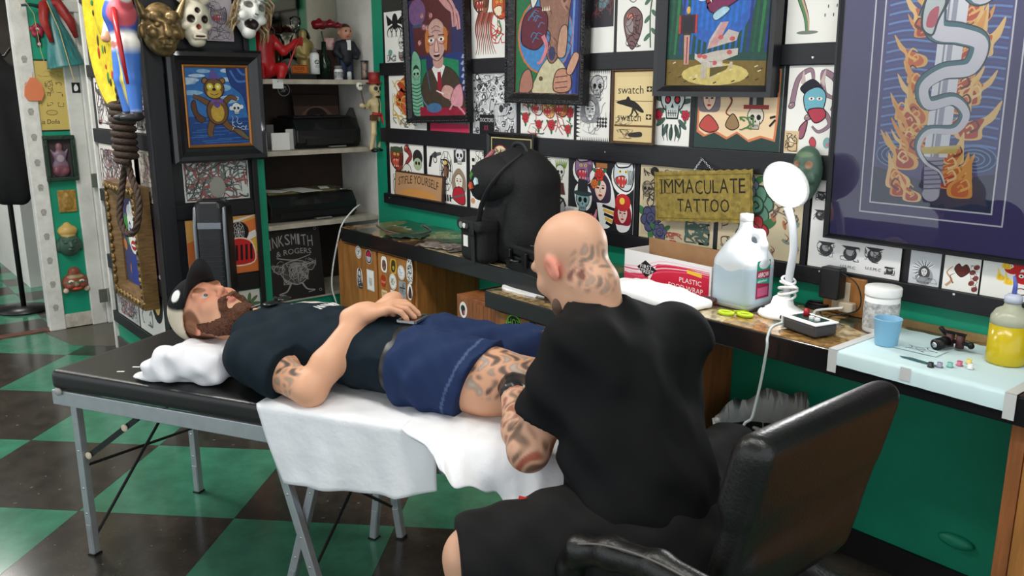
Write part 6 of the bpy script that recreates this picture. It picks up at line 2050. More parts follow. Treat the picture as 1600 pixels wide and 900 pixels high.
# bobble head in suit
c = al(541, 100, S1, .12)
t = thing('suited_figurine', 'bobblehead figurine of a man in a dark suit', 'figurine', c)
f = Field((-.08, 0, -.05), (.08, .22, .06), .004)
f.chain([(0, .1, 0), (0, .17, 0)], [.036, .04], .01)
for s in (-1, 1):
 f.chain([(s * .04, .18, 0), (s * .06, .14, .01), (s * .045, .115, .03)], [.018, .017, .014])
f.build('jacket', mat('navy_suit', (24, 26, 34), .6), t)
f = Field((-.06, 0, -.05), (.06, .12, .06), .004)
for s in (-1, 1):
 f.chain([(s * .018, .11, 0), (s * .02, .01, 0)], [.022, .018], .003).ell((s * .02, .008, .012), (.014, .008, .026), k=.003)
f.build('trousers', mat('blue_suit', (36, 46, 74), .6), t)
f = Field((-.06, .18, -.05), (.06, .3, .06), .0035)
f.ell((0, .24, 0), (.036, .044, .038)).cap((0, .18, 0), (0, .21, 0), .014).ell((0, .235, .038), (.007, .009, .01))
for s in (-1, 1):
 f.ell((s * .036, .238, 0), (.008, .012, .008))
f.build('head', GLAZE, t, ink=lambda V: paint(V, (196, 140, 112), ((0, .275, -.01), (.042, .026, .045), (50, 34, 26)), ((0, .24, -.035), (.04, .04, .02), (50, 34, 26)), ((.014, .245, .035), .006, (30, 24, 24)), ((-.014, .245, .035), .006, (30, 24, 24)), ((0, .217, .035), (.012, .004, .01), (150, 70, 66))))
MB().obox((0, .175, .034), (.01, 0, 0), (0, .025, 0), (0, 0, .006)).build('shirt_front', WHITE_PL, t)
put_at(t, LM(c))
c = al(545, 101, S1, .09)
t = bottle('white_pebble', 'small white standing tube between the figurine shoes', c, [(0, 0), (.012, 0), (.012, .035), (.009, .042), (0, .043)], WHITE_PL, cat='tube')
c = al(529, 117, S1, .03)
t = bottle('pill_bottle', 'white pill bottle with black label on the top shelf front', c, [(0, 0), (.022, 0), (.0225, .045), (.018, .052), (0, .052)], WHITE_PL, [('cap', [(0, .0525), (.019, .0525), (.019, .068), (0, .069)], mat('grey_cap', (120, 118, 114), .5)), ('label', [(.0228, .008), (.0229, .009), (.0229, .038), (.0228, .039)], mat('black_label', (50, 50, 52), .5, noise=(160, .8), c2=(220, 220, 220)))])
c = al(570, 115, S1, .05)
t = thing('hourglass', 'small dark framed hourglass at the end of the top shelf', 'hourglass', c)
MB().lathe([(0, .01), (.012, .01), (.014, .035), (.004, .045), (.014, .055), (.012, .085), (0, .085)], c, 14).build('glass', mat('sand_glass', (190, 160, 140), .2, trans=.3), t, smooth=True)
for z in (0, .09):
 MB().lathe([(0, z), (.02, z), (.02, z + .008), (0, z + .008)], c, 16).build('disc', BLACK_PL, t)
for k in range(3):
 a = R(120 * k + 20)
 MB().tube([c + Vector((.017 * math.cos(a), .017 * math.sin(a), .008)), c + Vector((.017 * math.cos(a), .017 * math.sin(a), .09))], .0025, 6).build('post', BLACK_PL, t)

# middle shelf: portrait, disc sticker, printer, papers
A = Art(.8, (84, 60, 50), 73)
A.ell(.5, .4, .42, .4, (120, 90, 74)).blob([(.22, .05), (.2, .5), (.35, .74), (.62, .74), (.78, .5), (.76, .05)], (36, 28, 26)).blob([(.36, .35), (.4, .6), (.6, .6), (.64, .35), (.5, .12)], (96, 76, 68))
A.blob([(.38, .22), (.5, .1), (.62, .22), (.58, .3), (.42, .3)], (34, 26, 24)).line([(.4, .45), (.48, .44)], .03, (180, 160, 150)).line([(.54, .44), (.62, .46)], .03, (180, 160, 150)).line([(.5, .44), (.51, .34)], .03, (130, 104, 92))
ya, yb = al(458, 150, None, .3).y, al(528, 150, None, .3).y
page('dark_portrait', 'dark brown portrait of a bearded face leaning at the back of the middle shelf', 'picture', frame_M((XL - .27, ya, S2 + .001), (0, 1, 0), (-.16, 0, 1)), yb - ya, .27, A, th=.008, paper=WOOD_DK)
p = at_x(443, 140, XL - .379)
A = Art(1, None, 74); A.ell(.5, .5, .5, .5, (200, 200, 196), n=28).ell(.5, .5, .44, .44, (46, 44, 44), n=28).skull(.5, .56, .22, (190, 190, 186)).scribble(.2, .2, .8, .8, 8, (170, 170, 168), .03, .1)
o = MB().lathe([(0, 0), (.036, 0), (.036, .003), (0, .003)], n=28).build('disc_sticker', BLACK_PL); tag(o, 'round black and white emblem disc on the alcove back', 'sticker')
A.build(o, .07, Matrix.Translation((-.035, -.035, .0031))); put_at(o, LM(p))


def printer(name, label, y0, y1, z0, hgt, lidm, dep=.28, open_lid=False):
 t = thing(name, label, 'printer', (XL - .18, (y0 + y1) / 2, z0))
 x0, x1 = XL - .05 - dep, XL - .05
 pr = [(x0, z0), (x1 - .03, z0), (x1, z0 + .03), (x1, z0 + hgt * .62), (x1 - .04, z0 + hgt), (x0, z0 + hgt)]
 MB().prism(pr, lambda a, b: (a, y0, b), lambda a, b: (a, y1, b)).build('body', BLACK_GLOSS, t, bevel=.008, segs=3)
 MB().box(x1 + .001, x1 + .006, y0 + .05, y1 - .05, z0 + .02, z0 + .05).build('paper_slot', BLACK_PL, t)
 MB().box(x1 - .06, x1 + .012, (y0 + y1) / 2 + .0, (y0 + y1) / 2 + .09, z0 + .004, z0 + .012).build('tray_handle', mat('grey_cap', (120, 118, 114), .5), t, bevel=.003)
 MB().box(x0 + .02, x1 - .06, y0 + .02, y1 - .02, z0 + hgt + .0005, z0 + hgt + .012).build('lid', lidm, t, bevel=.004)
 return t


ya, yb = al(462, 215, None, .06).y, al(563, 215, None, .06).y
printer('black_printer', 'black printer on the middle shelf of the alcove', ya, yb, S2, .15, BLACK_PL)
yc, yd = al(418, 330, None, .06).y, al(566, 330, None, .06).y
t = printer('large_printer', 'wide black printer with olive lid on the lowest shelf', yc + .01, yd - .035, S3, .135, mat('olive_lid', (110, 104, 70), .45))
MB().box(XL - .35, XL - .07, yc - .008, yc + .006, S3 + .012, S3 + .16).build('raised_side_panel', mat('olive_lid', (110, 104, 70), .45), t, bevel=.002)
o = MB().lathe([(.012, 0), (.045, 0), (.045, .0015), (.012, .0015)], al(537, 301, S3 + .1475, .1), 28).build('compact_disc', mat('disc_silver', (190, 192, 196), .15, metal=.9)); tag(o, 'silver disc lying on the wide printer', 'disc')
for k, (u, v, w, h_, z, rz) in enumerate(((470, 283, .12, .2, .148, 8), (425, 262, .09, .14, .150, 35), (505, 283, .05, .1, .1505, -20))):
 c = al(u, v, S3 + z + .001 * k, .16)
 d = Vector((math.cos(R(rz)), math.sin(R(rz)), 0)); e = Vector((-d.y, d.x, 0))
 o = MB().obox(c, d * h_ / 2, e * w / 2, (0, 0, .0008)).build('loose_paper', PAPER); tag(o, ['white paper lying on the wide printer', 'white envelope on the left of the wide printer', 'narrow paper slip on the wide printer'][k], 'paper')
for k, (u0, u1, hh, x, lb) in enumerate(((424, 452, .085, .05, 'torn white paper pad standing on the middle shelf'), (447, 470, .10, .09, 'white notebook leaning against the black printer'), (416, 428, .12, .2, 'grey folder standing at the end of the middle shelf'))):
 y0, y1 = al(u0, 220, None, x).y, al(u1, 220, None, x).y
 o = MB().obox((XL - x, (y0 + y1) / 2, S2 + hh / 2 + .001), (.004, 0, 0), (0, (y1 - y0) / 2, 0), (.0, 0, hh / 2)).build(['paper_pad', 'notebook', 'folder'][k], [PAPER, mat('notebook_white', (206, 204, 200), .6), mat('folder_grey', (110, 108, 106), .6)][k]); tag(o, lb, 'paper')
# small dark things behind the skeleton figure
o = MB().tube([al(545, 180, S2 + .001, .2), al(546, 165, S2 + .12, .2), al(548, 150, S2 + .2, .2)], [.05, .045, .01], 12).build('grey_bag', mat('grey_green_cloth', (58, 64, 62), .8), smooth=True); tag(o, 'dull grey cloth bag standing behind the black printer', 'bag')

# lettered black board leaning in the bottom of the alcove
ya, yb = at_x(419, 400, XL + .02).y, at_x(508, 400, XL + .02).y
wI, hI = yb - ya, .365
A = Art(hI / wI, (34, 31, 31), 75)
a = A.a
GL = (150, 146, 142)
x = .08
for k, ch in enumerate('INKSMITH'):
 y = (.72 + .05 * math.sin(math.pi * k / 7)) * a
 A.text(ch, x, y, .09 if ch not in 'I' else .04, .15 * a, GL); x += .11 if ch != 'I' else .07
A.text('& ROGERS', .2, .61 * a, .62, .075 * a, GL, 0, .03)
A.curve([(.2, .6 * a), (.5, .55 * a), (.8, .6 * a)], .02, GL, .01)
A.blob([(.3, .3 * a), (.24, .42 * a), (.36, .52 * a), (.62, .53 * a), (.74, .43 * a), (.68, .26 * a), (.5, .2 * a)], (70, 66, 66), GL, .014)
A.blob([(.1, .5 * a), (.2, .38 * a), (.32, .44 * a)], (60, 56, 56), GL, .014).blob([(.88, .5 * a), (.8, .38 * a), (.68, .44 * a)], (60, 56, 56), GL, .014)
A.skull(.5, .4 * a, .13, (120, 116, 114), (34, 31, 31)).scribble(.28, .22 * a, .72, .5 * a, 40, GL, .012, .07).scribble(.12, .4 * a, .3, .55 * a, 8, GL, .01, .06).scribble(.7, .4 * a, .88, .55 * a, 8, GL, .01, .06)
for s in (-1, 1):
 A.curve([(.5 + s * .1, .22 * a), (.5 + s * .18, .12 * a), (.5 + s * .32, .09 * a), (.5 + s * .2, .07 * a)], .03, GL, .012)
for xx, yy in ((.1, .06), (.92, .08), (.92, .96), (.08, .95)):
 A.ring(xx, yy * a, .025, .025, .008, GL, (20, 18, 18))
page('lettered_board', 'black board with white hand-lettered names and drawing leaning in the alcove', 'board', frame_M((XL + .0, ya, .376), (0, 1, 0), (-.1, 0, 1)), wI, hI, A, th=.008, paper=BLACK_PL)
# white cable hanging from the printer
cp = [al(562, 320, None, .02), at_x(552, 328, XL + .03), at_x(535, 350, XL + .05), at_x(527, 380, XL + .05), at_x(520, 420, XL + .05), at_x(519, 450, XL + .05), at_x(526, 475, XL + .06), at_x(530, 500, XL + .06)]
o = MB().tube(smooth_path(cp, 6), .0045, 7).build('white_cable', WHITE_PL, smooth=True); tag(o, 'white cable hanging from the wide printer over the alcove edge', 'cable')

# skeleton figure with red top hat on the corner post
c = at_x(586, 238, XL + .03)
t = thing('skeleton_figure', 'hanging skeleton figure in red top hat and sash holding a small skull stick', 'figure', c)
f = Field((-.14, 0, -.05), (.12, .37, .07), .004)
f.chain([(.02, .20, 0), (.01, .25, 0), (.012, .275, 0)], [.03, .034, .014]).ell((.012, .325, .005), (.034, .036, .034)).ell((.012, .288, .016), (.02, .016, .022))
f.chain([(.0, .19, 0), (-.015, .10, .02), (-.02, .02, .0)], [.018, .014, .011]).chain([(.035, .19, 0), (.06, .11, .02), (.03, .03, .0)], [.018, .014, .011])
f.chain([(-.02, .26, 0), (-.05, .235, .02), (-.075, .24, .03)], [.012, .01, .009]).chain([(.045, .26, 0), (.075, .225, .02), (.1, .245, .03)], [.012, .01, .009]).ell((-.085, .243, .03), (.014, .012, .01)).ell((.108, .25, .03), (.014, .016, .01))
sp = [((.012 + s * .014, .328, .035), .011, (30, 22, 20)) for s in (-1, 1)] + [((.012, .312, .04), .006, (60, 30, 26)), ((.012, .286, .034), (.016, .007, .012), (60, 24, 24)), ((.015, .23, .035), (.005, .05, .02), (60, 30, 26)), ((.012, .36, .03), (.01, .02, .02), (120, 40, 36))]
f.build('body', GLAZE, t, ink=lambda V: paint(V, (214, 194, 146), *sp))
MB().lathe([(0, .352), (.045, .352), (.047, .358), (.03, .36), (.032, .405), (.034, .41), (0, .411)], (.012, 0, .003), 20, M=Matrix.Rotation(R(-90), 3, 'X')).build('hat', mat('red_hat', (150, 40, 38), .45), t, smooth=True)
MB().tube([(-.02, .2, .02), (.02, .195, .035), (.045, .2, .02)], .009, 8).tube([(.03, .195, .035), (.035, .16, .045), (.04, .12, .045)], [.011, .012, .006], 8).build('sash', mat('glossy_red', (176, 36, 40), .3), t, smooth=True)
MB().box(-.035, .005, .165, .195, .015, .035).build('pouch', mat('brown_leather', (96, 62, 40), .6), t, bevel=.004)
MB().tube([(-.07, .225, .035), (-.095, .33, .04)], .003, 6).build('stick', mat('brown_leather', (96, 62, 40), .6), t)
f = Field((-.13, .31, .01), (-.06, .37, .07), .003)
f.ell((-.1, .342, .04), (.018, .017, .017)).ell((-.1, .325, .045), (.01, .008, .01))
f.build('small_skull', GLAZE, t, ink=lambda V: paint(V, (226, 222, 206), ((-.107, .342, .056), .006, (40, 30, 30)), ((-.093, .342, .056), .006, (40, 30, 30))))
for x in (-.02, .03):
 MB().ell((x + .008, .012, .015), (.016, .012, .03), nu=12, nv=8).build('shoe', BLACK_GLOSS, t, smooth=True)
put_at(t, LM(c))

# ================================================================== on the counter
def ctp(u, v, z=ZC):
 return at_z(u, v, z)


# scraps and cables at the left end
for k, (u, v, w, h_, rz, colr, lb, nm) in enumerate((
  (690, 386, .20, .12, 15, (176, 160, 150), 'crumpled pale flyer lying on the counter beside the backpack', 'flyer'),
  (712, 390, .14, .10, -20, (120, 110, 104), 'grey printed flyer tucked against the backpack', 'flyer'),
  (640, 370, .16, .10, 30, (50, 92, 72), 'dark green folded paper on the counter end', 'folded_paper'))):
 c = ctp(u, v)
 n = 8
 m = MB()
 rr = random.Random(k)
 d = Vector((math.cos(R(rz)), math.sin(R(rz)), 0)); e = Vector((-d.y, d.x, 0))
 vs = [c + d * (w * (i / n - .5)) + e * (h_ * (j / n - .5)) + Vector((0, 0, .002 + .010 * abs(math.sin(i * 1.3 + j * .9 + k)) * rr.uniform(.3, 1))) for j in range(n + 1) for i in range(n + 1)]
 fs = [(j * (n + 1) + i, j * (n + 1) + i + 1, (j + 1) * (n + 1) + i + 1, (j + 1) * (n + 1) + i) for j in range(n) for i in range(n)]
 m.add(vs, fs)
 o = m.build(nm, mat('flyer_%d' % k, colr, .5, noise=(40, .7)), smooth=True)
 s_ = o.modifiers.new('thickness', 'SOLIDIFY'); s_.thickness = .001
 tag(o, lb, 'paper')
pts = [ctp(588, 352), ctp(605, 362), ctp(640, 368), ctp(672, 362), ctp(660, 352)]
o = MB().tube([p + Vector((0, 0, .004)) for p in smooth_path(pts, 8)], .003, 6).build('grey_cable', mat('grey_violet_cable', (110, 96, 104), .5), smooth=True); tag(o, 'thin grey cable looped on the counter end', 'cable')

# backpack
bc = ctp(795, 412)
bp = thing('backpack', 'black backpack with strap, pins and white logo patch standing on the counter', 'backpack', bc)
BAG = mat('black_canvas', (17, 17, 20), .8, noise=(30, .3), bump=(120, .25))
BAG2 = mat('black_webbing', (30, 30, 34), .6)
# local: right = +x along wall, depth = +y, up = z ; width .33, depth .22, height .44
f = Field((-.22, -.16, 0), (.24, .20, .47), .006)
f.box((.02, .05, .19), (.165, .10, .19), r=.06, k=.03).ell((.02, .045, .34), (.165, .11, .105), k=.04).ell((-.02, .0, .33), (.14, .09, .07), k=.05)
f.ell((.10, .02, .16), (.09, .09, .14), k=.04)
g = f.grid()
f.D += .004 * np.sin(g[2] * 42 + g[0] * 14) * np.sin(g[0] * 31 + g[1] * 9)
f.plane((0, 0, .003), (0, 0, -1))
o = f.build('main_bag', BAG, bp)
f = Field((-.22, -.20, 0), (.1, .02, .2), .005)
f.box((-.08, -.09, .085), (.085, .05, .08), r=.03, k=.01).box((-.08, -.10, .15), (.088, .052, .022), r=.015, k=.01)
f.plane((0, 0, .003), (0, 0, -1))
o2 = f.build('front_pocket', BAG, bp)
f = Field((-.2, -.16, .24), (.2, .16, .48), .006)
f.ell((-.02, -.02, .33), (.155, .10, .085), k=.02).ell((-.09, -.06, .30), (.075, .05, .07), k=.04)
o3 = f.build('top_flap', BAG, bp)
MB().bar((-.045, -.146, .01), (-.045, -.152, .165), .024, .004, (0, -1, 0)).build('pocket_strap', BAG2, bp)
MB().box(-.062, -.028, -.158, -.150, .115, .14).build('strap_buckle', BLACK_PL, bp, bevel=.003)
MB().box(-.125, -.093, -.1425, -.139, .065, .108).build('logo_patch', PAPER, bp)
MB().tube(smooth_path([(-.03, -.13, .17), (.0, -.132, .24), (.05, -.125, .31), (.08, -.08, .37), (.09, 0, .42)], 5), .014, 8, flat=.35).build('long_strap', BAG2, bp, smooth=True)
MB().tube(smooth_path([(-.15, .02, .22), (-.185, .0, .28), (-.175, -.01, .36), (-.11, .0, .42)], 6), .020, 8, flat=.5).build('pink_lining', mat('dusty_pink_cloth', (176, 104, 112), .8), bp, smooth=True)
MB().tube(smooth_path([(-.03, .03, .41), (-.0, .03, .455), (.06, .03, .455), (.09, .03, .42)], 5), .009, 8).build('grab_handle', BAG2, bp, smooth=True)
for k, (x, y, z, colr) in enumerate(((-.10, -.112, .335, (70, 130, 50)), (-.055, -.124, .318, (190, 216, 220)), (-.095, -.122, .298, (196, 84, 50)))):
 m = MB()
 m.prism([(.011 * math.cos(R(a)) * (1 + .3 * (j % 2)), .012 * math.sin(R(a)) * (1 + .3 * (j % 2))) for j, a in enumerate(range(0, 360, 36))], lambda a, b: (x + a, y - .004, z + b), lambda a, b: (x + a, y + .02, z + b))
 m.build('pin_badge', mat('badge_%d' % k, colr, .4), bp)
for k, (x, r_, colr) in enumerate(((-.125, .013, (130, 136, 130)), (-.10, .010, (226, 226, 222)), (-.08, .010, (60, 60, 62)))):
 MB().lathe([(0, 0), (r_, 0), (r_, .003), (0, .004)], (x, -.153, .148), 14, M=Matrix.Rotation(R(90), 3, 'X')).build('round_badge', mat('rbadge_%d' % k, colr, .4), bp)
put_at(bp, Matrix.LocRotScale(bc, Matrix.Rotation(R(-6), 3, 'Z'), (1, .9, 1)))

# black hard case
hc = ctp(832, 424)
t = thing('hard_case', 'small black latched hard case beside the backpack', 'case', hc)
MB().box(-.10, .13, -.06, .09, .0, .058).build('base', BLACK_PL, t, bevel=.010, segs=3)
MB().box(-.10, .13, -.06, .09, .0595, .10).build('lid', BLACK_PL, t, bevel=.010, segs=3)
for x in (-.06, .055):
 MB().box(x - .018, x + .018, -.074, -.061, .03, .085).build('latch', BLACK_GLOSS, t, bevel=.004)
MB().tube([(-.035, -.06, .05), (-.035, -.09, .05), (.03, -.09, .05), (.03, -.06, .05)], .006, 8).build('handle', BLACK_GLOSS, t, smooth=True)
MB().box(-.03, .07, -.02, .03, .1005, .102).build('label', mat('scuffed_label', (120, 120, 124), .5, noise=(50, .7)), t)
MB().box(-.112, -.101, -.04, .0, .02, .08).build('side_latch', BLACK_GLOSS, t, bevel=.003)
put_at(t, Matrix.LocRotScale(hc, Matrix.Rotation(R(-10), 3, 'Z'), None))

# white spray bottle behind the head
c = ctp(888, 402)
t = bottle('spray_bottle', 'white trigger spray bottle behind the bald head', c, [(0, 0), (.036, 0), (.038, .01), (.038, .11), (.016, .15), (.014, .165), (0, .165)], WHITE_PL)
m = MB().box(-.018, .045, -.011, .011, .175, .205).build('nozzle_head', WHITE_PL, t, bevel=.006, world=False); 
MB().box(-.012, .012, -.012, .012, .16, .178).build('collar', WHITE_PL, t, bevel=.003, world=False)
MB().tube([(.03, 0, .18), (.045, 0, .15), (.04, 0, .13)], .005, 6).build('trigger', WHITE_PL, t, world=False, smooth=True)

# food wrap box
pa, pb = ctp(1110, 468), ctp(960, 428)
bxc = Vector((pa.x, pa.y, ZC))
L, Wd, Hh = .40, .12, .105
t = thing('food_wrap_box', 'open red and white plastic food wrap box on the counter', 'box', bxc)
CARD = mat('brown_card', (176, 132, 92), .7, noise=(20, .1))
CW = mat('white_card', (232, 230, 228), .5)
th = .003
MB().box(-L, 0, 0, th, 0, Hh).build('front_panel', CW, t, world=False)
MB().box(-L, 0, Wd - th, Wd, 0, Hh + .03).build('back_panel', CARD, t, world=False)
MB().box(-th, 0, th, Wd - th, 0, Hh).build('end_panel', CW, t, world=False)
MB().box(-L, -L + th, th, Wd - th, 0, Hh).build('end_panel', CW, t, world=False)
MB().box(-L + th, -th, th, Wd - th, 0, th).build('bottom_panel', CARD, t, world=False)
MB().tube([(-L + .01, Wd / 2, .035), (-.01, Wd / 2, .035)], .03, 16).build('film_roll', mat('cling_film', (206, 210, 214), .2), t, world=False, smooth=True)
A = Art(Hh / L, (236, 234, 234), 76)
RD = (206, 34, 66)
A.poly([(.3, 0), (.98, 0), (.98, .2), (.6, .21), (.4, .19)], RD).poly([(0, .05), (.3, .09), (.3, .0), (0, 0)], (214, 60, 90))
for k in range(4):
 A.curve([(.0, .06 + .02 * k), (.2, .05 + .03 * k), (.45, .13 + .03 * k), (.75, .17 + .02 * k), (.98, .17 + .02 * k)], .014, (240, 200, 210) if k % 2 else (226, 90, 120), .006)
A.poly([(.16, .13), (.26, .2), (.40, .13), (.27, .05)], (24, 22, 24)).text('FIRST', .2, .125, .14, .035, (240, 240, 240)).text('STREET', .18, .085, .18, .035, (240, 240, 240))
A.text('PLASTIC', .66, .085, .24, .04, (244, 240, 240)).text('FOOD WRAP', .54, .02, .38, .042, (244, 240, 240)).poly([(.74, .17), (.9, .155), (.9, .185), (.74, .2)], (240, 196, 60))
A.build(t, L, frame_M(bxc + Vector((-L, -.0004, 0)), WALLX, WALLZ), 'front_print')
A = Art(Hh / Wd, (236, 234, 234), 77)
A.poly([(.12, 0), (.98, 0), (.98, .86), (.12, .8)], RD).text('PLASTIC', .3, .44, .6, .12, (244, 240, 240)).text('FOOD WRAP', .16, .26, .8, .13, (244, 240, 240)).poly([(.25, .62), (.6, .64), (.6, .74), (.25, .72)], (240, 196, 60)).poly([(.0, .0), (.12, 0), (.5, 0), (.98, .2), (.98, 0)], (150, 24, 44))
A.build(t, Wd, frame_M(bxc + Vector((.0004, 0, 0)), (0, 1, 0), WALLZ), 'end_print')
t.rotation_euler = (0, 0, R(-4))

# paper towel stack
c = ctp(1030, 470)
f = Field((-.24, -.10, 0), (.20, .10, .06), .005)
f.box((-.02, 0, .014), (.185, .075, .016), r=.012, k=.01).ell((.02, .01, .03), (.13, .06, .018), k=.02).ell((-.1, 0, .028), (.09, .06, .016), k=.02)
g = f.grid()
f.D += .0025 * np.sin(g[0] * 60 + g[1] * 40) * np.sin(g[1] * 55 - g[0] * 25)
f.plane((0, 0, .002), (0, 0, -1))
o = f.build('paper_towels', mat('white_tissue', (240, 240, 240), .85, spec=.1)); tag(o, 'pile of white paper towels in front of the wrap box', 'towels')
put_at(o, Matrix.LocRotScale(c, Matrix.Rotation(R(-8), 3, 'Z'), None))
# towel on the low cabinet
c = at_z(818, 456, WZ)
o = MB()
pts = [(-.11, -.01), (-.10, .025), (-.03, .035), (.05, .03), (.10, .025), (.115, .0), (.085, -.005), (.1, -.03), (.02, -.035), (-.05, -.04), (-.09, -.03)]
o.prism(pts, lambda a, b: c + Vector((a, b, .006 + .003 * math.sin(a * 40))), lambda a, b: c + Vector((a, b, .0005)))
o = o.build('folded_towel', mat('white_tissue', (240, 240, 240), .85)); tag(o, 'flat white paper towel on the low cabinet', 'towel')
# hair claw
c = ctp(1108, 478) + Vector((0, 0, .006))
f = Field((-.04, -.03, -.01), (.04, .03, .035), .003)
f.ell((0, 0, .012), (.026, .012, .012))
for k in range(5):
 for s in (-1, 1):
  f.chain([(-.02 + .01 * k, 0, .02), (-.022 + .011 * k, s * .014, .014), (-.024 + .012 * k, s * .02, .0)], [.004, .0035, .002], .003)
o = f.build('hair_claw', mat('plum_plastic', (92, 62, 68), .35)); tag(o, 'dark plum claw clip beside the alcohol jug', 'clip'); put_at(o, Matrix.Translation(c))

# scissors
c = ctp(1152, 491) + Vector((0, 0, .006))
t = thing('scissors', 'scissors with lime green handles on the counter edge', 'scissors', c)
LIME = mat('lime_plastic', (176, 200, 30), .4)
for s in (-1, 1):
 cc = c + Vector((.025 * s + .006, -.018 + .012 * s, 0))
 MB().tube([cc + Vector((.020 * math.cos(R(a)) * 1.1, .015 * math.sin(R(a)), 0)) for a in range(0, 360, 24)], .0055, 8, closed=True).build('handle_loop', LIME, t, smooth=True)
 MB().bar(c + Vector((.012 * s, 0, 0)), c + Vector((-.006 * s, .045, -.003)), .008, .005).build('shank', LIME, t)
 MB().bar(c + Vector((-.004 * s, .04, -.003)), c + Vector((-.012 * s, .10, -.004)), .009, .002).build('blade', CHROME, t)

# gallon jug of alcohol
c = ctp(1158, 478)
t = thing('alcohol_jug', 'translucent gallon jug of clear liquid with red and green label', 'jug', c)
JUG = mat('milky_plastic', (232, 238, 242), .3, trans=.25)
LIQ = mat('milky_plastic_full', (196, 216, 228), .25, trans=.3)
pr = lambda z0, z1, P: [(r, z) for r, z in P if z0 <= z <= z1]
f = Field((-.09, -.09, 0), (.09, .09, .30), .003)
f.box((0, 0, .085), (.072, .072, .085), r=.03, k=.01).ell((0, 0, .16), (.072, .072, .06), k=.02).cap((0, 0, .19), (0, 0, .255), .034, .019, k=.03).cap((0, 0, .25), (0, 0, .272), .019, .019, k=.003)
f.chain([(.0, .0, .235), (.052, 0, .232), (.064, 0, .20), (.062, 0, .16)], [.014, .014, .014, .016], .008).ell((.034, 0, .2), (.014, .02, .022), k=.006, cut=True)
f.plane((0, 0, .002), (0, 0, -1))
o = f.build('body', JUG, t); o.location = c
f2 = Field((-.09, -.09, 0), (.09, .09, .17), .0035)
f2.box((0, 0, .08), (.0726, .0726, .0785), r=.03, k=.01).plane((0, 0, .0015), (0, 0, -1))
o = f2.build('liquid_level', LIQ, t); o.location = c
MB().lathe([(0, .266), (.0205, .266), (.0205, .285), (.019, .288), (0, .288)], c, 20).build('cap', WHITE_PL, t, smooth=True)
A = Art(1.75, (150, 36, 70), 78)
A.poly([(0, 1.3), (1, 1.3), (1, 1.75), (0, 1.75)], (24, 130, 96)).text('ARROW', .08, .98, .84, .22, (240, 240, 240)).poly([(0, .75), (1, .62), (1, .9), (0, .95)], (40, 150, 130)).text('alcohol', .1, .75, .7, .12, (240, 240, 240)).poly([(.1, .1), (.9, .1), (.9, .5), (.1, .5)], (190, 90, 130)).text('70%', .2, 1.42, .5, .2, (240, 240, 240))
Mj = frame_M(c + Vector((.0735, -.036, .04)), (0, 1, 0), WALLZ)
A.build(t, .066, Mj, 'label')
put_at_z = t
# swing-arm style lamp
c = ctp(1221, 493)
lp = thing('desk_lamp', 'white magnifier desk lamp with glowing round head and gooseneck', 'lamp', c)
MB().lathe([(0, 0), (.066, 0), (.07, .006), (.066, .014), (.045, .026), (.034, .034), (.028, .055), (.02, .06), (0, .061)], c, 30).build('base', WHITE_PL, lp, smooth=True)
top = at_d(1238, 352, (ctp(1221, 493) - Vector((0, 0, H))).dot(ray(800, 450)) / ray(800, 450).length_squared)
neck = [c + Vector((.008, .005, .055)), c + Vector((.012, .008, .13)), c + Vector((.016, .012, .20)), c + Vector((.005, .014, .27)), c + Vector((-.015, .014, .32))]
MB().tube(smooth_path(neck, 8), .0115, 12).build('gooseneck', mat('light_grey_plastic', (196, 200, 204), .4), lp, smooth=True)
hd = c + Vector((-.018, .0, .385))
nrm = Vector((.0, -.92, -.38)).normalized()
Mh = frame_M(hd, Vector((0, 0, 1)).cross(nrm), nrm.cross(Vector((0, 0, 1)).cross(nrm)))
MB().lathe([(.0, -.022), (.04, -.022), (.066, -.014), (.075, 0), (.071, .004), (0, .004)], (0, 0, 0), 30, M=None).build('lamp_head', WHITE_PL, lp, smooth=True, world=False).matrix_basis = Matrix.Translation(-c) @ Mh
MB().lathe([(0, .0045), (.067, .0045), (.066, .0075), (0, .009)], (0, 0, 0), 30).build('glowing_lens', mat('lamp_glow', (255, 255, 255), .3, emit=((255, 255, 255), 9)), lp, smooth=True, world=False).matrix_basis = Matrix.Translation(-c) @ Mh
pl_ = bpy.data.lights.new('lamp_bulb', 'AREA'); pl_.shape = 'DISK'; pl_.size = .11; pl_.energy = 1.6
po = bpy.data.objects.new('lamp_bulb', pl_); COL.objects.link(po)
po.matrix_basis = Matrix.Translation(hd + nrm * .014) @ Mh.to_3x3().to_4x4() @ Matrix.Rotation(math.pi, 4, 'X')
cw = MB()
rr = random.Random(4)
for k in range(5):
 zc = .06 + .012 * k
 cw.tube([c + Vector((.01 + (.022 + .006 * math.sin(k)) * math.cos(R(a)), .008 + .022 * math.sin(R(a)), zc + .008 * math.sin(R(a + 70 * k)))) for a in range(0, 360, 20)], .004, 6, closed=True)
cw.build('wound_cord', WHITE_PL, lp, smooth=True)['kind'] = 'stuff'
MB().box(c.x - .05, c.x - .03, c.y - .03, c.y - .022, c.z + .0205, c.z + .024).build('switch', BLACK_PL, lp)

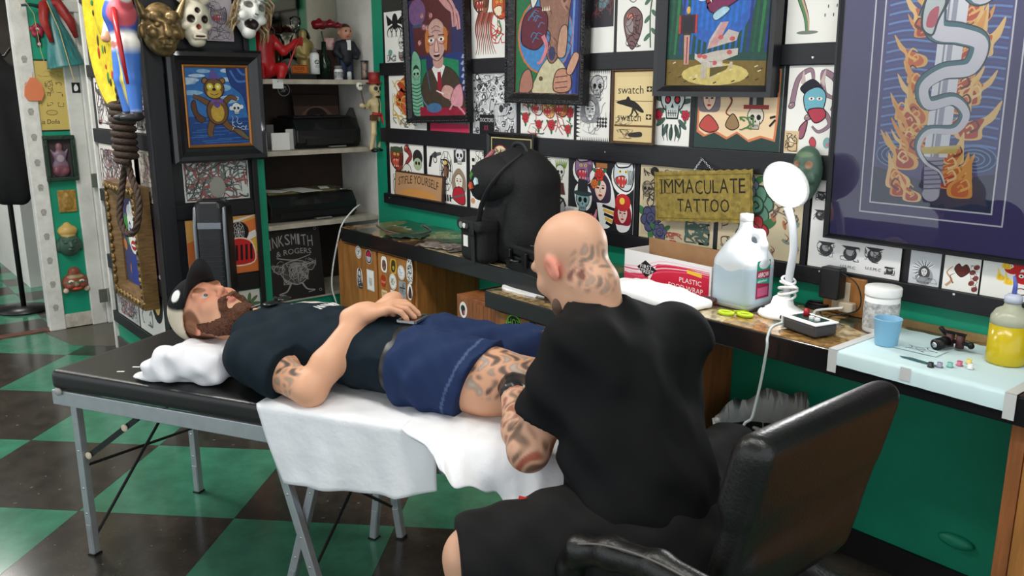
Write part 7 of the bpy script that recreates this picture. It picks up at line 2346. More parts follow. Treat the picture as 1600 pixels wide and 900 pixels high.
# power supply box with plugs and cord
c = ctp(1262, 520)
t = thing('power_supply', 'small grey and white tattoo power supply with red knob on the counter', 'power supply', c)
a_ = R(-14)
MB().box(-.06, .06, -.035, .045, .004, .036).build('body', mat('dark_grey_case', (66, 66, 68), .45), t, bevel=.006, world=False)
MB().box(-.063, .063, -.038, .048, .0365, .041).build('top_rim', WHITE_PL, t, bevel=.002, world=False)
MB().box(-.066, -.0605, -.038, .048, .002, .041).build('end_plate', WHITE_PL, t, bevel=.002, world=False)
MB().box(-.045, .045, -.02, .03, .0412, .043).build('display', mat('dark_screen', (30, 60, 54), .2), t, world=False)
MB().lathe([(0, .043), (.009, .043), (.008, .062), (0, .063)], (-.02, .01, 0), 14).build('red_knob', mat('red_knob', (160, 20, 34), .35), t, world=False, smooth=True)
for k in range(2):
 MB().box(.005 + .02 * k, .018 + .02 * k, -.005, .003, .043, .05).build('white_button', WHITE_PL, t, world=False)
MB().tube([(-.067, 0, .02), (-.10, -.006, .022)], .006, 8).build('plug', BLACK_PL, t, world=False, smooth=True)
t.rotation_euler = (0, 0, a_)
pts = [ctp(1222, 515) + Vector((0, 0, .02)), ctp(1212, 516) + Vector((0, -.02, .012)), ctp(1206, 521) + Vector((0, -.02, -.01)), at_y(1198, 545, YF - .03), at_y(1188, 600, YF - .03), at_y(1176, 650, YF - .04), at_y(1166, 700, YF - .06), Vector((-1.0, YF - .1, .012)), Vector((-1.08, YF - .3, .010)), Vector((-1.2, YF - .35, .010))]
o = MB().tube(smooth_path(pts, 6), .004, 7).build('supply_cable', mat('pale_grey_cord', (176, 186, 184), .5), smooth=True); tag(o, 'pale grey cord hanging from the power supply to the floor', 'cord')
# outlet box with adapter
p = at_y(1322, 468, YW - .02)
t = thing('outlet_box', 'wooden outlet box on the wall with black adapter plugged in', 'outlet', (p.x, YW, p.z))
MB().box(p.x - .065, p.x + .065, YW - .035, YW - .001, ZC + .0005, ZC + .115).build('wood_box', WOOD, t, bevel=.003)
MB().box(p.x - .035, p.x + .02, YW - .04, YW - .036, ZC + .015, ZC + .1).build('outlet_plate', mat('ivory_plastic', (206, 190, 166), .4), t, bevel=.002)
MB().box(p.x - .055, p.x + .008, YW - .085, YW - .0405, ZC + .05, ZC + .145).build('adapter', BLACK_PL, t, bevel=.006)
MB().box(p.x + .0, p.x + .045, YW - .065, YW - .0405, ZC + .015, ZC + .045).build('ivory_plug', mat('ivory_plastic', (206, 190, 166), .4), t, bevel=.004)
MB().tube(smooth_path([(p.x + .02, YW - .07, ZC + .03), (p.x - .05, YW - .09, ZC + .012), ctp(1270, 495) + Vector((0, .0, .008)), ctp(1250, 497) + Vector((0, 0, .012))], 6), .004, 7).build('white_lead', WHITE_PL, t, smooth=True)
MB().tube(smooth_path([(p.x - .02, YW - .07, ZC + .14), (p.x + .06, YW - .08, ZC + .11), (p.x + .075, YW - .085, ZC + .04), (p.x + .0, YW - .10, ZC + .006), ctp(1290, 505) + Vector((0, 0, .006)), ctp(1275, 480) + Vector((0, 0, .006)), ctp(1262, 468) + Vector((0, 0, .01))], 6), .0022, 6).build('black_lead', BLACK_PL, t, smooth=True)
o = MB()
for k in range(3):
 cc = ctp(1275, 482) + Vector((0, 0, .004 + .007 * k))
 o.tube([cc + Vector((.035 * math.cos(R(a)) + .004 * k, .02 * math.sin(R(a)), 0)) for a in range(0, 360, 20)], .0035, 6, closed=True)
o = o.build('cable_coil', BLACK_PL, smooth=True); o['kind'] = 'stuff'; tag(o, 'coil of black cable lying behind the lamp', 'cable')

# teal paper cover taped on the counter
x0, x1 = ctp(1292, 548).x, ctp(1574, 620).x
TEAL = mat('pale_teal_paper', (204, 226, 228), .7, spec=.2)
t = thing('dental_bib', 'pale teal paper cover taped over the counter edge', 'paper cover', ((x0 + x1) / 2, YF, ZC))
ya_ = YW - .05
prof = [(ya_, ZC + .0016), (YF + .02, ZC + .0016), (YF - .0035, ZC + .0010), (YF - .005, ZC - .006), (YF - .005, ZC - .036)]
m = MB(); n = 26
vs = []
for y, z in prof:
 for i in range(n + 1):
  xx = x0 + (x1 - x0) * i / n
  vs.append((xx, y - (.002 * abs(math.sin(i * .9)) if z < ZC else 0), z + (.0008 * math.sin(i * 1.7 + y * 30) if z > ZC and y > YF + .03 else 0) - (.006 * (i / n) if z < ZC - .02 else 0)))
for j in range(len(prof) - 1):
 for i in range(n):
  m.add([], []); m.f.append((j * (n + 1) + i, j * (n + 1) + i + 1, (j + 1) * (n + 1) + i + 1, (j + 1) * (n + 1) + i)); m.m.append(0)
m.v = vs
m.build('paper', TEAL, t, smooth=True)
TAPE = mat('cloudy_tape', (214, 214, 212), .35, alpha=.85)
for x in (x0 - .004, x1 - .012):
 MB().box(x, x + .024, YF - .0075, YF - .0058, ZC - .058, ZC + .002).build('tape', TAPE, t)
 MB().box(x, x + .024, YF - .0075, ya_ - .02, ZC + .0028, ZC + .0034).build('tape', TAPE, t)
MB().box((x0 + x1) / 2 - .03, (x0 + x1) / 2 - .005, YF - .0085, YF - .0075, ZC - .03, ZC + .002).build('tape', TAPE, t)
ZB = ZC + .003
# stencil print on the bib
A = Art(.6, None, 79)
for k in range(5):
 A.curve([(.5 + .4 * math.cos(R(72 * k)), .3 + .25 * math.sin(R(72 * k))), (.5 + .2 * math.cos(R(72 * k + 40)), .3 + .12 * math.sin(R(72 * k + 40))), (.5 + .4 * math.cos(R(72 * k + 80)), .3 + .25 * math.sin(R(72 * k + 80)))], .02, (70, 74, 100))
A.ring(.5, .3, .12, .08, .02, (70, 74, 100), (200, 220, 226))
c = ctp(1438, 546, ZB)
o = MB().box(-.055, .055, -.035, .035, 0, .0006).build('stencil_sheet', TEAL); tag(o, 'small inked stencil lying on the teal cover', 'stencil')
A.build(o, .105, Matrix.Translation((-.052, -.032, .0007)), 'print'); o.location = c + Vector((0, 0, .0008))
# wet smear
c = ctp(1440, 566, ZB)
o = MB().prism([(-.06, .01), (-.03, .018), (.01, .010), (.05, .0), (.055, -.008), (.0, -.006), (-.05, -.0)], lambda a, b: c + Vector((a, b, .0006)), lambda a, b: c + Vector((a, b, .0001))).build('ink_smear', mat('teal_ink', (60, 110, 116), .2, alpha=.6)); tag(o, 'teal ink smear on the paper cover beside the ink pots', 'smear')
for k, (u, v, colr, lb) in enumerate(((1454, 573, (24, 24, 28), 'black'), (1468, 573, (120, 110, 150), 'violet'), (1484, 573, (70, 170, 150), 'green'), (1499, 571, (196, 40, 84), 'crimson'), (1514, 568, (232, 206, 60), 'yellow'), (1516, 576, (240, 240, 240), 'white'))):
 c = ctp(u, v, ZB)
 t = thing('ink_pot', 'tiny plastic ink pot filled with %s ink on the teal cover' % lb, 'ink pot', c, group='ink pots on the teal cover')
 MB().lathe([(.0075, 0), (.0085, .001), (.006, .002), (.0065, .011), (.0058, .011), (.0055, .009), (0, .009)], c, 14).build('cup', mat('cap_' + lb, tuple(int(.6 * q + 80) if lb not in ('black',) else q for q in colr), .4), t, smooth=True)
 MB().lathe([(0, .0091), (.0054, .0091), (.0053, .0095), (0, .0097)], c, 12).build('ink', mat('ink_' + lb, colr, .2), t)
# white jar, blue cup
c = ctp(1374, 517)
t = bottle('white_jar', 'wide white plastic jar with screw lid against the wall', c, [(0, 0), (.043, 0), (.046, .004), (.046, .098), (.043, .102), (0, .102)], WHITE_PL, [('lid', [(0, .1025), (.0475, .1025), (.048, .106), (.048, .124), (.046, .127), (0, .127)], WHITE_PL), ('label', [(.0463, .015), (.0466, .016), (.0466, .085), (.0463, .086)], mat('jar_label', (226, 226, 224), .5, noise=(60, 1), c2=(120, 120, 122)))], cat='jar', n=28)
c = ctp(1384, 538, ZB)
t = bottle('blue_cup', 'small pale blue plastic cup on the teal cover', c, [(0, 0), (.027, 0), (.028, .002), (.0345, .068), (.036, .070), (.0345, .072), (.033, .070), (.0265, .004), (0, .004)], mat('pale_blue_plastic', (136, 190, 222), .4, trans=.15), cat='cup', n=26)
# tattoo machine
c = ctp(1484, 546, ZB)
t = thing('tattoo_machine', 'black coil tattoo machine lying on the teal cover', 'tattoo machine', c)
BK = mat('gunmetal', (32, 30, 30), .35, metal=.5)
MB().tube([(-.02, -.04, .016), (-.01, 0, .018)], .015, 14).build('grip', BK, t, smooth=True, world=False)
MB().tube([(-.0205, -.0405, .016), (-.0215, -.0445, .0155)], .007, 12).build('tip', CHROME, t, world=False, smooth=True)
MB().bar((-.03, .015, .02), (.045, .01, .02), .012, .008).build('frame_bar', BK, t, world=False)
for x in (-.008, .018):
 MB().tube([(x, .012, .005), (x, .014, .038)], .0105, 12).build('coil', mat('coil_red', (70, 34, 36), .5), t, world=False, smooth=True)
MB().bar((-.03, .015, .042), (.03, .012, .042), .01, .004).build('armature', BK, t, world=False)
MB().tube([(-.028, .03, .03), (-.034, .015, .048)], .006, 10).build('thumb_screw', BK, t, world=False, smooth=True)
MB().tube([(.045, .01, .02), (.05, -.0, .02)], .008, 10).build('cord_socket', BK, t, world=False, smooth=True)
# yellow squeeze bottle
c = ctp(1570, 566, ZB)
t = thing('squeeze_bottle', 'clear squeeze bottle of yellow soap with blue spout', 'bottle', c)
MB().lathe([(0, 0), (.041, 0), (.044, .006), (.044, .098), (0, .098)], c, 26).build('yellow_soap', mat('yellow_liquid', (216, 190, 30), .2, trans=.2), t, smooth=True)
MB().lathe([(.0442, .098), (.044, .115), (.034, .132), (.02, .14), (.017, .15), (0, .151)], c, 26).build('bottle_shoulder', mat('cloudy_clear', (206, 206, 180), .25, trans=.3), t, smooth=True)
BLU = mat('blue_spout', (96, 110, 200), .35, trans=.2)
MB().lathe([(0, .1515), (.02, .1515), (.02, .166), (.012, .172), (0, .173)], c, 20).build('cap', mat('cloudy_clear2', (196, 200, 216), .3), t, smooth=True)
MB().tube([c + Vector((0, 0, .17)), c + Vector((0, 0, .195)), c + Vector((-.004, -.002, .215))], [.006, .005, .003], 10).build('spout', BLU, t, smooth=True)
# green mask hanging on the middle rail
f = Field((-.06, -.1, -.005), (.06, .1, .05), .0035)
f.ell((0, .01, 0), (.05, .075, .04)).ell((0, -.05, .01), (.03, .03, .025)).ell((0, 0, .04), (.01, .018, .012))
for s in (-1, 1):
 f.ell((s * .02, .03, .04), (.012, .008, .01), k=.004, cut=True).ell((s * .03, -.01, .028), (.014, .014, .01))
f.ell((0, -.035, .04), (.02, .008, .01), k=.004, cut=True).plane((0, 0, -.002), (0, 0, -1))
o = f.build('green_mask', GLAZE, ink=lambda V: paint(V, (70, 96, 82), ((.02, .03, .03), .012, (150, 110, 84)), ((-.02, .03, .03), .012, (150, 110, 84)), ((0, -.035, .03), (.02, .01, .02), (110, 70, 70)), ((0, .06, .03), (.03, .008, .02), (96, 120, 90))))
tag(o, 'small dull green mask hanging from the middle rail beside the lamp', 'mask')
put_at(o, BM(at_y(1262, 272, YW - .031)))
# pen on the rail
p = at_y(1052, 374, YW - .03)
o = MB().tube([(p.x - .012, YW - .034, RZ[0][1] + .006), (p.x + .012, YW - .034, RZ[0][1] + .006)], .005, 8).build('red_marker', mat('red_marker', (176, 36, 50), .4), smooth=True)
tag(o, 'red marker stub lying on the lowest rail', 'marker')
# ================================================================== padded folding table
TA = R(28.6)
T0 = Vector((-2.735, .467, 0))
MT = Matrix.LocRotScale(T0, Matrix.Rotation(TA, 3, 'Z'), None)
TZ, TW, TL = .605, .50, 1.62                       # top height, width, length
VINYL = mat('black_vinyl', (30, 29, 29), .33, noise=(5, .2), bump=(160, .06))
tb_ = thing('treatment_table', 'folding padded table with black vinyl top and grey aluminium legs', 'table')
f = Field((-.02, -.02, TZ - .07), (TL + .02, TW + .02, TZ + .01), .006)
f.box((TL / 4 - .001, TW / 2, TZ - .03), (TL / 4 - .001, TW / 2, .03), r=.014, k=0).box((TL * .75 + .001, TW / 2, TZ - .03), (TL / 4 - .001, TW / 2, .03), r=.014, k=0)
f.build('cushion', VINYL, tb_)
for a, b in (((0, .006, 0), (TL, .006, 0)), ((0, TW - .006, 0), (TL, TW - .006, 0)), ((.006, .013, 0), (.006, TW - .013, 0)), ((TL - .006, .013, 0), (TL - .006, TW - .013, 0))):
 m = MB()
 x0, x1 = sorted((a[0], b[0])); y0, y1 = sorted((a[1], b[1]))
 m.box(x0 - (.006 if x0 == x1 else 0), x1 + (.006 if x0 == x1 else 0), y0 - (.006 if y0 == y1 else 0), y1 + (.006 if y0 == y1 else 0), TZ - .107, TZ - .061)
 m.build('frame_rail', ALU, tb_, bevel=.002)


def leg(a, b, w=.024):
 a, b = Vector(a), Vector(b)
 m = MB().bar(a, b, w, w, (0, 1, 0))
 L_ = m.build('leg', ALU, tb_, bevel=.002)
 d = (b - a).normalized()
 q = MB().bar(b - d * .10, b + d * .0, w * .78, w * 1.15, (0, 1, 0)); q.build('extension', ALU, L_, bevel=.001)
 MB().bar(b, b + d * .006, w * 1.15, w * 1.3, (0, 1, 0)).build('rubber_foot', BLACK_PL, L_)
 for t_ in (.3, .55, .72):
  p = a + (b - a) * t_
  MB().ell(p + Vector((0, -w * .52, 0)), (.004, .002, .004), nu=8, nv=4).build('rivet', CHROME, L_)
 return L_


zb, zt = .006, TZ - .104
leg((.068, .022, zt), (.071, .022, zb)); leg((.074, .478, zt), (.077, .478, zb))
leg((.79, .022, zt), (.93, .022, zb)); leg((.93, .05, zt), (.78, .05, zb))
leg((.90, .43, zt), (.838, .43, zb)); leg((.85, .465, zt), (.919, .465, zb))
leg((1.54, .022, zt), (1.55, .022, zb)); leg((1.54, .478, zt), (1.55, .478, zb))
for a, b in (((.077, .03, .30), (.080, .468, .25)), ((.077, .03, .065), (.10, .47, TZ - .115)), ((.86, .05, .08), (.88, .44, .40)), ((.90, .44, .12), (.86, .06, .42)), ((1.545, .03, .30), (1.545, .468, .25))):
 MB().tube([a, b], .005, 8).build('cross_rod', BLACK_PL, tb_)
for a, b in (((.085, .03, .33), (.30, .03, TZ - .12)), ((.085, .47, .33), (.30, .47, TZ - .12))):
 o = MB().bar(a, b, .016, .008, (0, 1, 0)).build('folding_brace', BLACK_PL, tb_)
 for t_ in (0.04, .78):
  p = Vector(a) + (Vector(b) - Vector(a)) * t_
  MB().ell(p + Vector((0, -.008, 0)), (.012, .006, .012), nu=10, nv=6).build('bracket', mat('ivory_plastic', (206, 190, 166), .4), o)
MB().ell((.035, -.006, TZ - .062), (.012, .008, .012), nu=12, nv=8).build('catch_knob', mat('grey_knob', (150, 148, 144), .4), tb_, smooth=True)
for k, (s_, w_) in enumerate(((.21, .07), (.22, .12), (.36, .05), (.27, .35))):
 MB().obox((s_, w_, TZ + .0003), (.010, .004, 0), (-.001, .003, 0), (0, 0, .0004)).build('scuff_tear', PAPER, tb_)
put_at(tb_, MT)

# white paper sheets over the table
SHEET = mat('white_table_paper', (230, 230, 233), .7, spec=.25, bump=(11, .9))


def table_sheet(name, label, s0, s1, wtop, bottom, left=None, seed=1, amp=.004, bulge=None, n=60):
 rr = np.random.RandomState(seed)
 ph = rr.uniform(0, 6.28, 8)
 m = MB()
 nt_, nh = 16, 20
 vs = []
 for i in range(n + 1):
  u = i / n
  zb_ = bottom(u)
  for j in range(nt_ + nh + 1):
   if j <= nt_:
    w_ = wtop + (-.004 - wtop) * j / nt_
    h_ = 0
   else:
    h_ = (j - nt_) / nh
    w_ = -.004
   z = TZ + .0035 if h_ == 0 else TZ + .0035 - (TZ + .0035 - zb_) * h_
   s_ = s0 + (s1 - s0) * u + (left(h_) * (1 - u) if left else 0)
   wr = math.sin(s_ * 31 + w_ * 22 + ph[0]) * math.sin(w_ * 37 - s_ * 12 + ph[1]) * .6 + math.sin(s_ * 71 + w_ * 19 + h_ * 5 + ph[2]) * .25 + math.sin(s_ * 17 - w_ * 55 + ph[3]) * .4
   if h_ == 0:
    edge = min(1, (w_ + .004) / .04)
    z += amp * abs(wr) * edge
   else:
    o_ = .004 + amp * 2.2 * h_ * (1 + math.sin(s_ * 26 + ph[4] + h_ * 2.2) + .5 * math.sin(s_ * 57 + ph[5] - h_ * 3))
    w_ -= o_ + (bulge(u, h_) if bulge else 0)
   vs.append((s_, w_, z))
 k = nt_ + nh + 1
 m.add(vs, [(i * k + j, i * k + j + 1, (i + 1) * k + j + 1, (i + 1) * k + j) for i in range(n) for j in range(k - 1)])
 o = m.build(name, SHEET, smooth=True)
 q = o.modifiers.new('thickness', 'SOLIDIFY'); q.thickness = .0012; q.offset = 1
 tag(o, label, 'paper sheet')
 put_at(o, MT)
 return o


table_sheet('table_paper', 'smooth white paper sheet hanging over the near edge of the padded table', .762, 1.30, .47, lambda u: .395 + .035 * u + .03 * max(0, u - .75) / .25, lambda h: .075 * h, 3, .0035)
table_sheet('table_paper', 'crumpled white paper sheet bunched at the foot end of the padded table', 1.20, 1.655, .36, lambda u: .575 - .075 * math.sin(min(1, u / .66) * math.pi / 2) ** 1.5 + .03 * max(0, u - .7) / .3 + .006 * math.sin(u * 40), lambda h: .10 * h, 8, .0075, lambda u, h: .075 * math.sin(min(1, u * 1.6 + .15) * math.pi / 2) * h ** .6 + .02 * math.sin(u * 9) * h, 70)

# head pillow wrapped in white paper
f = Field((.28, .0, TZ), (.66, .54, TZ + .14), .005)
f.box((.47, .27, TZ + .045), (.125, .23, .042), r=.04, k=.01).ell((.47, .07, TZ + .06), (.105, .05, .05), k=.03).ell((.40, .05, TZ + .04), (.07, .04, .035), k=.02).ell((.33, .035, TZ + .012), (.035, .03, .010), k=.015).ell((.56, .45, TZ + .07), (.06, .07, .045), k=.03)
g = f.grid()
f.D += .0065 * np.sin(g[0] * 55 + g[2] * 70 + g[1] * 20) * np.sin(g[1] * 33 - g[0] * 28 + 1) + .003 * np.sin(g[0] * 30 - g[2] * 95 + g[1] * 47)
f.ell((.42, .255, TZ + .145), (.10, .085, .06), k=.03, cut=True)
f.plane((0, 0, TZ + .002), (0, 0, -1))
o = f.build('wrapped_pillow', mat('white_pillow_paper', (222, 220, 224), .75, spec=.2)); tag(o, 'small pillow wrapped in wrinkled white paper under the capped head', 'pillow'); put_at(o, MT)

# ================================================================== tower heater behind the table
c = at_x(338, 400, -3.80); c.z = 0
t = thing('tower_fan', 'slim black tower heater with silver trim standing behind the reclining man', 'heater', (c.x, c.y, 0))
HT = .94
sh = lambda k: [(-.06, -.075), (.05, -.075), (.075, -.05), (.075, .05), (.05, .075), (-.06, .075), (-.085, .045), (-.085, -.045)]
m = MB()
P = sh(0)
rings = [(.03, 1), (HT - .10, 1.0), (HT - .03, .96), (HT - .004, .82), (HT, .62)]
vs = [(x * q - .10 * 0 + (.02 * (1 - q)), y * q, z) for z, q in rings for x, y in P]
n = len(P)
m.add(vs, [(i * n + k, i * n + (k + 1) % n, (i + 1) * n + (k + 1) % n, (i + 1) * n + k) for i in range(len(rings) - 1) for k in range(n)] + [tuple(range(n - 1, -1, -1)), tuple((len(rings) - 1) * n + k for k in range(n))])
m.build('housing', BLACK_PL, t, world=False, bevel=.01, segs=3)
MB().lathe([(0, 0), (.12, 0), (.125, .012), (.10, .028), (0, .03)], (0, 0, 0), 28).build('foot', BLACK_PL, t, world=False, smooth=True)
SILV = mat('silver_trim', (120, 124, 130), .35, metal=.5)
for y in (-.0655, .0655):
 MB().tube([(.068, y, .05), (.068, y, HT - .11), (.055, y * .96, HT - .035), (.0, y * .8, HT - .003)], .009, 8).build('trim_strip', SILV, t, world=False, smooth=True)
for k in range(30):
 MB().box(.0755, .080, -.05, .05, .08 + k * .0235, .086 + k * .0235).build('grille_slat', BLACK_GLOSS, t, world=False)
MB().box(.066, .079, -.052, .052, HT - .125, HT - .095).build('silver_band', SILV, t, world=False, bevel=.003)
MB().obox((.03, 0, HT - .01), (.03, 0, -.008), (0, .04, 0), (.002, 0, .008)).build('control_panel', BLACK_GLOSS, t, world=False, bevel=.004)
t.rotation_euler = (0, 0, R(-35))

# ================================================================== rubbish bin with clear liner
bc_ = Vector((-1.395, 2.16, 0))
t = thing('rubbish_bin', 'bin with a clear plastic liner bag full of gloves under the counter', 'bin', bc_)
MB().lathe([(0, 0), (.095, 0), (.10, .01), (.125, .36), (.128, .37), (.122, .37), (.095, .012), (0, .012)], (0, 0, 0), 24).build('bucket', mat('dark_bin', (40, 40, 42), .5), t, world=False, smooth=True)
LIN = mat('clear_liner', (226, 230, 228), .3, alpha=.8)
m = MB(); n = 48
pr_ = [(.121, .30), (.13, .372), (.137, .41), (.142, .45), (.132, .40), (.134, .36), (.137, .30), (.138, .24)]
vs = []
for j, (r_, z) in enumerate(pr_):
 for k in range(n):
  a = 2 * math.pi * k / n
  q = .006 * math.sin(11 * a + j) + .005 * math.sin(19 * a + 2 * j)
  zz = z + (.045 * math.sin(a + .6) if j in (2, 3) else 0) + (.012 * math.sin(7 * a) if j in (3, 7) else 0)
  vs.append(((r_ + q) * math.cos(a), (r_ + q) * math.sin(a), zz))
m.add(vs, [(i * n + k, i * n + (k + 1) % n, (i + 1) * n + (k + 1) % n, (i + 1) * n + k) for i in range(len(pr_) - 1) for k in range(n)])
m.build('liner_bag', LIN, t, world=False, smooth=True)
rr = random.Random(9)
for k in range(9):
 f = Field((-.06, -.06, -.03), (.06, .06, .04), .005)
 f.ell((0, 0, 0), (.03, .022, .016), k=.01)
 for j in range(4):
  a = rr.uniform(0, 6.28)
  f.cap((0, 0, 0), (.045 * math.cos(a), .045 * math.sin(a), rr.uniform(-.015, .02)), .011, .007, k=.01)
 dark = k % 2
 o = f.build('used_glove' if dark else 'used_tissue', BLACK_PL if dark else MATS['white_tissue'], t)
 o.matrix_parent_inverse = Matrix()
 o.location = (.07 * math.cos(k * 2.4) * (.4 + .5 * rr.random()), .07 * math.sin(k * 2.4) * (.4 + .5 * rr.random()), .335 + .012 * (k % 4))

# ================================================================== black leather office chair
ch = thing('office_chair', 'black leather office chair with padded arms holding the tattooist', 'chair', (-.90, 1.30, 0))
LEA = mat('black_leather', (21, 19, 18), .36, noise=(7, .3), bump=(140, .12))
f = Field((-.94, 1.02, .44), (-.60, 1.58, .94), .006)
M3 = np.array([[.975, 0, .22], [0, 1, 0], [-.22, 0, .975]])
f.box((-.745, 1.30, .70), (.026, .225, .19), M3, r=.025, k=.0).box((-.738, 1.30, .80), (.030, .222, .075), M3, r=.028, k=.03).box((-.765, 1.30, .60), (.034, .19, .06), M3, r=.03, k=.03)
f.ell((-.87, 1.30, .70), (.10, .26, .26), k=.03, cut=True)
f.build('backrest', LEA, ch)
f = Field((-1.22, 1.04, .34), (-.66, 1.56, .50), .007)
f.box((-.93, 1.30, .415), (.24, .225, .05), r=.045, k=0).ell((-.95, 1.30, .445), (.2, .19, .03), k=.03)
f.build('seat', LEA, ch)
for y, nm in ((1.025, 'armrest'), (1.56, 'armrest')):
 s = -1 if y < 1.3 else 1
 f = Field((-1.16, y - .06, .38), (-.64, y + .06, .69), .005)
 f.chain([(-.715 - .08 * (s > 0), y, .625), (-.84, y, .622), (-.95, y, .60), (-1.03, y, .57), (-1.06, y, .52), (-1.045, y, .44)], [.026, .028, .028, .028, .026, .024], .02)
 f.build(nm, LEA, ch)
 MB().tube(smooth_path([(-1.06, y, .46), (-1.0, y - s * .03, .40), (-.9, y - s * .12, .365)], 5), .016, 8).build('arm_support', BLACK_PL, ch, smooth=True)
 MB().tube(smooth_path([(-.735 - .06 * (s > 0), y + s * .022, .648), (-.84, y + s * .022, .646), (-.95, y + s * .022, .624), (-1.04, y + s * .02, .585)], 5), .0022, 5).build('arm_seam', mat('grey_thread', (96, 90, 86), .6), ch, smooth=True)
MB().tube([(-.92, 1.30, .10), (-.92, 1.30, .37)], .028, 14).build('gas_column', BLACK_PL, ch, smooth=True)
MB().bar((-.82, 1.3, .37), (-.735, 1.3, .5), .07, .012, (0, 1, 0)).build('back_bracket', BLACK_PL, ch)
for k in range(5):
 a = R(72 * k + 20)
 d = Vector((math.cos(a), math.sin(a), 0))
 c0 = Vector((-.92, 1.30, .10))
 o = MB().tube([c0 + d * .02, c0 + d * .16 + Vector((0, 0, -.015)), c0 + d * .28 + Vector((0, 0, -.035))], [.024, .020, .015], 8).build('base_arm', BLACK_PL, ch, smooth=True)
 MB().lathe([(0, -.012), (.027, -.012), (.028, 0), (.027, .012), (0, .012)], c0 + d * .28 + Vector((0, 0, -.071)), 16, M=Matrix.Rotation(R(90), 3, 'X')).build('caster', BLACK_PL, o, smooth=True)
# ================================================================== people
V3 = lambda *a: np.array(a, float)


def unit(v):
 v = np.array(v, float)
 return v / np.linalg.norm(v)


def axes(up, fwd):
 up = unit(up)
 fwd = unit(np.array(fwd, float) - up * np.dot(fwd, up))
 return np.stack([np.cross(fwd, up), up, fwd], 1)          # columns: his right... lateral, up, forward


def head(f, c, M, q=1.0):
 P = lambda a, b, d: c + M @ (V3(a, b, d) * q)
 E = lambda p, r, k=.012, cut=False: f.ell(P(*p), [x * q for x in r], M, k, cut)
 E((0, .03, -.014), (.076, .085, .098)); E((0, -.03, .028), (.063, .085, .066), .03); E((0, -.08, .035), (.05, .036, .048), .03); E((0, -.104, .062), (.022, .018, .02), .02)
 f.cap(P(-.044, .03, .076), P(.044, .03, .076), .011, k=.015)
 for s in (-1, 1):
  E((s * .042, -.022, .064), (.024, .022, .022), .02)
  E((s * .031, .008, .098), (.016, .010, .018), .010, True)
  E((s * .0125, -.028, .097), (.008, .007, .009), .006)
  E((s * .077, -.008, -.014), (.008, .031, .019), .006); E((s * .088, -.004, -.008), (.008, .016, .009), .005, True)
 f.cap(P(0, .02, .088), P(0, -.020, .110), .009, .0108, k=.012)
 E((0, -.052, .094), (.023, .006, .011), .006); E((0, -.064, .091), (.020, .007, .012), .006)
 return P


def hand(f, w, d, n, side, curl=(18, 30, 22), q=1.0, spread=6, thumb=(.4, .5), k=.006):
 x = unit(d); z = unit(np.array(n, float) - x * np.dot(n, x)); y = np.cross(z, x)
 P = lambda a, b, c: w + (x * a + y * b + z * c) * q
 M = np.stack([x, y, z], 1)
 f.box(P(.047, 0, -.004), V3(.044, .036, .012) * q, M, r=.011 * q, k=.012).cap(P(-.03, 0, 0), P(.02, 0, 0), .026 * q, .027 * q, k=.02)
 tips = []
 for i in range(4):
  b = (.029 - .0195 * i) * side
  L = (.040, .045, .042, .032)[i] * q
  p = P(.084 - .004 * abs(i - 1), b, 0)
  a = 0
  yaw = R(spread * (1.5 - i)) * side
  fx = x * math.cos(yaw) + y * math.sin(yaw)
  rad = (.0098, .0102, .0096, .0085)[i] * q
  for j in range(3):
   a += R(curl[j] + (3 * i if j == 0 else 0))
   e = p + (fx * math.cos(a) - z * math.sin(a)) * L * (1, .66, .52)[j]
   f.cap(p, e, rad * (1 - .08 * j), rad * (.92 - .08 * j), k=.0035)
   p = e
  tips.append(p)
 t0, t1 = P(.022, .026 * side, -.006), P(.055, .052 * side, -.016)
 t2 = P(.055 + .036 * thumb[0] * 1.3, (.052 + .01 * thumb[1]) * side, -.030)
 f.cap(t0, t1, .015 * q, .0115 * q, k=.012).cap(t1, t2, .0112 * q, .009 * q, k=.004)
 return P, tips


def folds(f, amp, a, b, c=0, ph=0):
 X, Y, Z = f.grid()
 f.D += (amp * np.sin(X * a[0] + Y * a[1] + Z * a[2] + ph) * np.sin(X * b[0] + Y * b[1] + Z * b[2] + c)).astype(np.float32)
 return f


def inkwork(V, C, c, r, dark, light=None, fr=150, seed=0, mix=.85):
 """drawn skin ink inside an ellipsoid region: line work plus soft shade"""
 d = np.sqrt((((V - np.array(c)) / np.array(r)) ** 2).sum(1))
 m = np.clip((1 - d) * 5, 0, 1)
 g = np.sin(V @ V3(fr, .6 * fr, -.4 * fr) + 2.2 * np.sin(V @ V3(-.5 * fr, .7 * fr, .5 * fr) + seed)) + .7 * np.sin(V @ V3(.3 * fr, -.8 * fr, .9 * fr) + 1.7 * np.sin(V @ V3(.6 * fr, .5 * fr, .2 * fr) + 2 * seed))
 a = (np.clip(np.abs(g) * 1.1 - .45, 0, 1) * mix * m)[:, None]
 C = C * (1 - a) + np.array(lin(dark)) * a
 if light is not None:
  b = (np.clip(-g - .6, 0, 1) * m * .6)[:, None]
  C = C * (1 - b) + np.array(lin(light)) * b
 return C


SKIN = mat_attr('skin', .48, .35)
SKIN.node_tree.nodes['Principled BSDF'].inputs['Subsurface Weight'].default_value = .12
SKIN.node_tree.nodes['Principled BSDF'].inputs['Subsurface Radius'].default_value = (.01, .004, .002)
CLOTH = mat_attr('cotton', .85, .15)

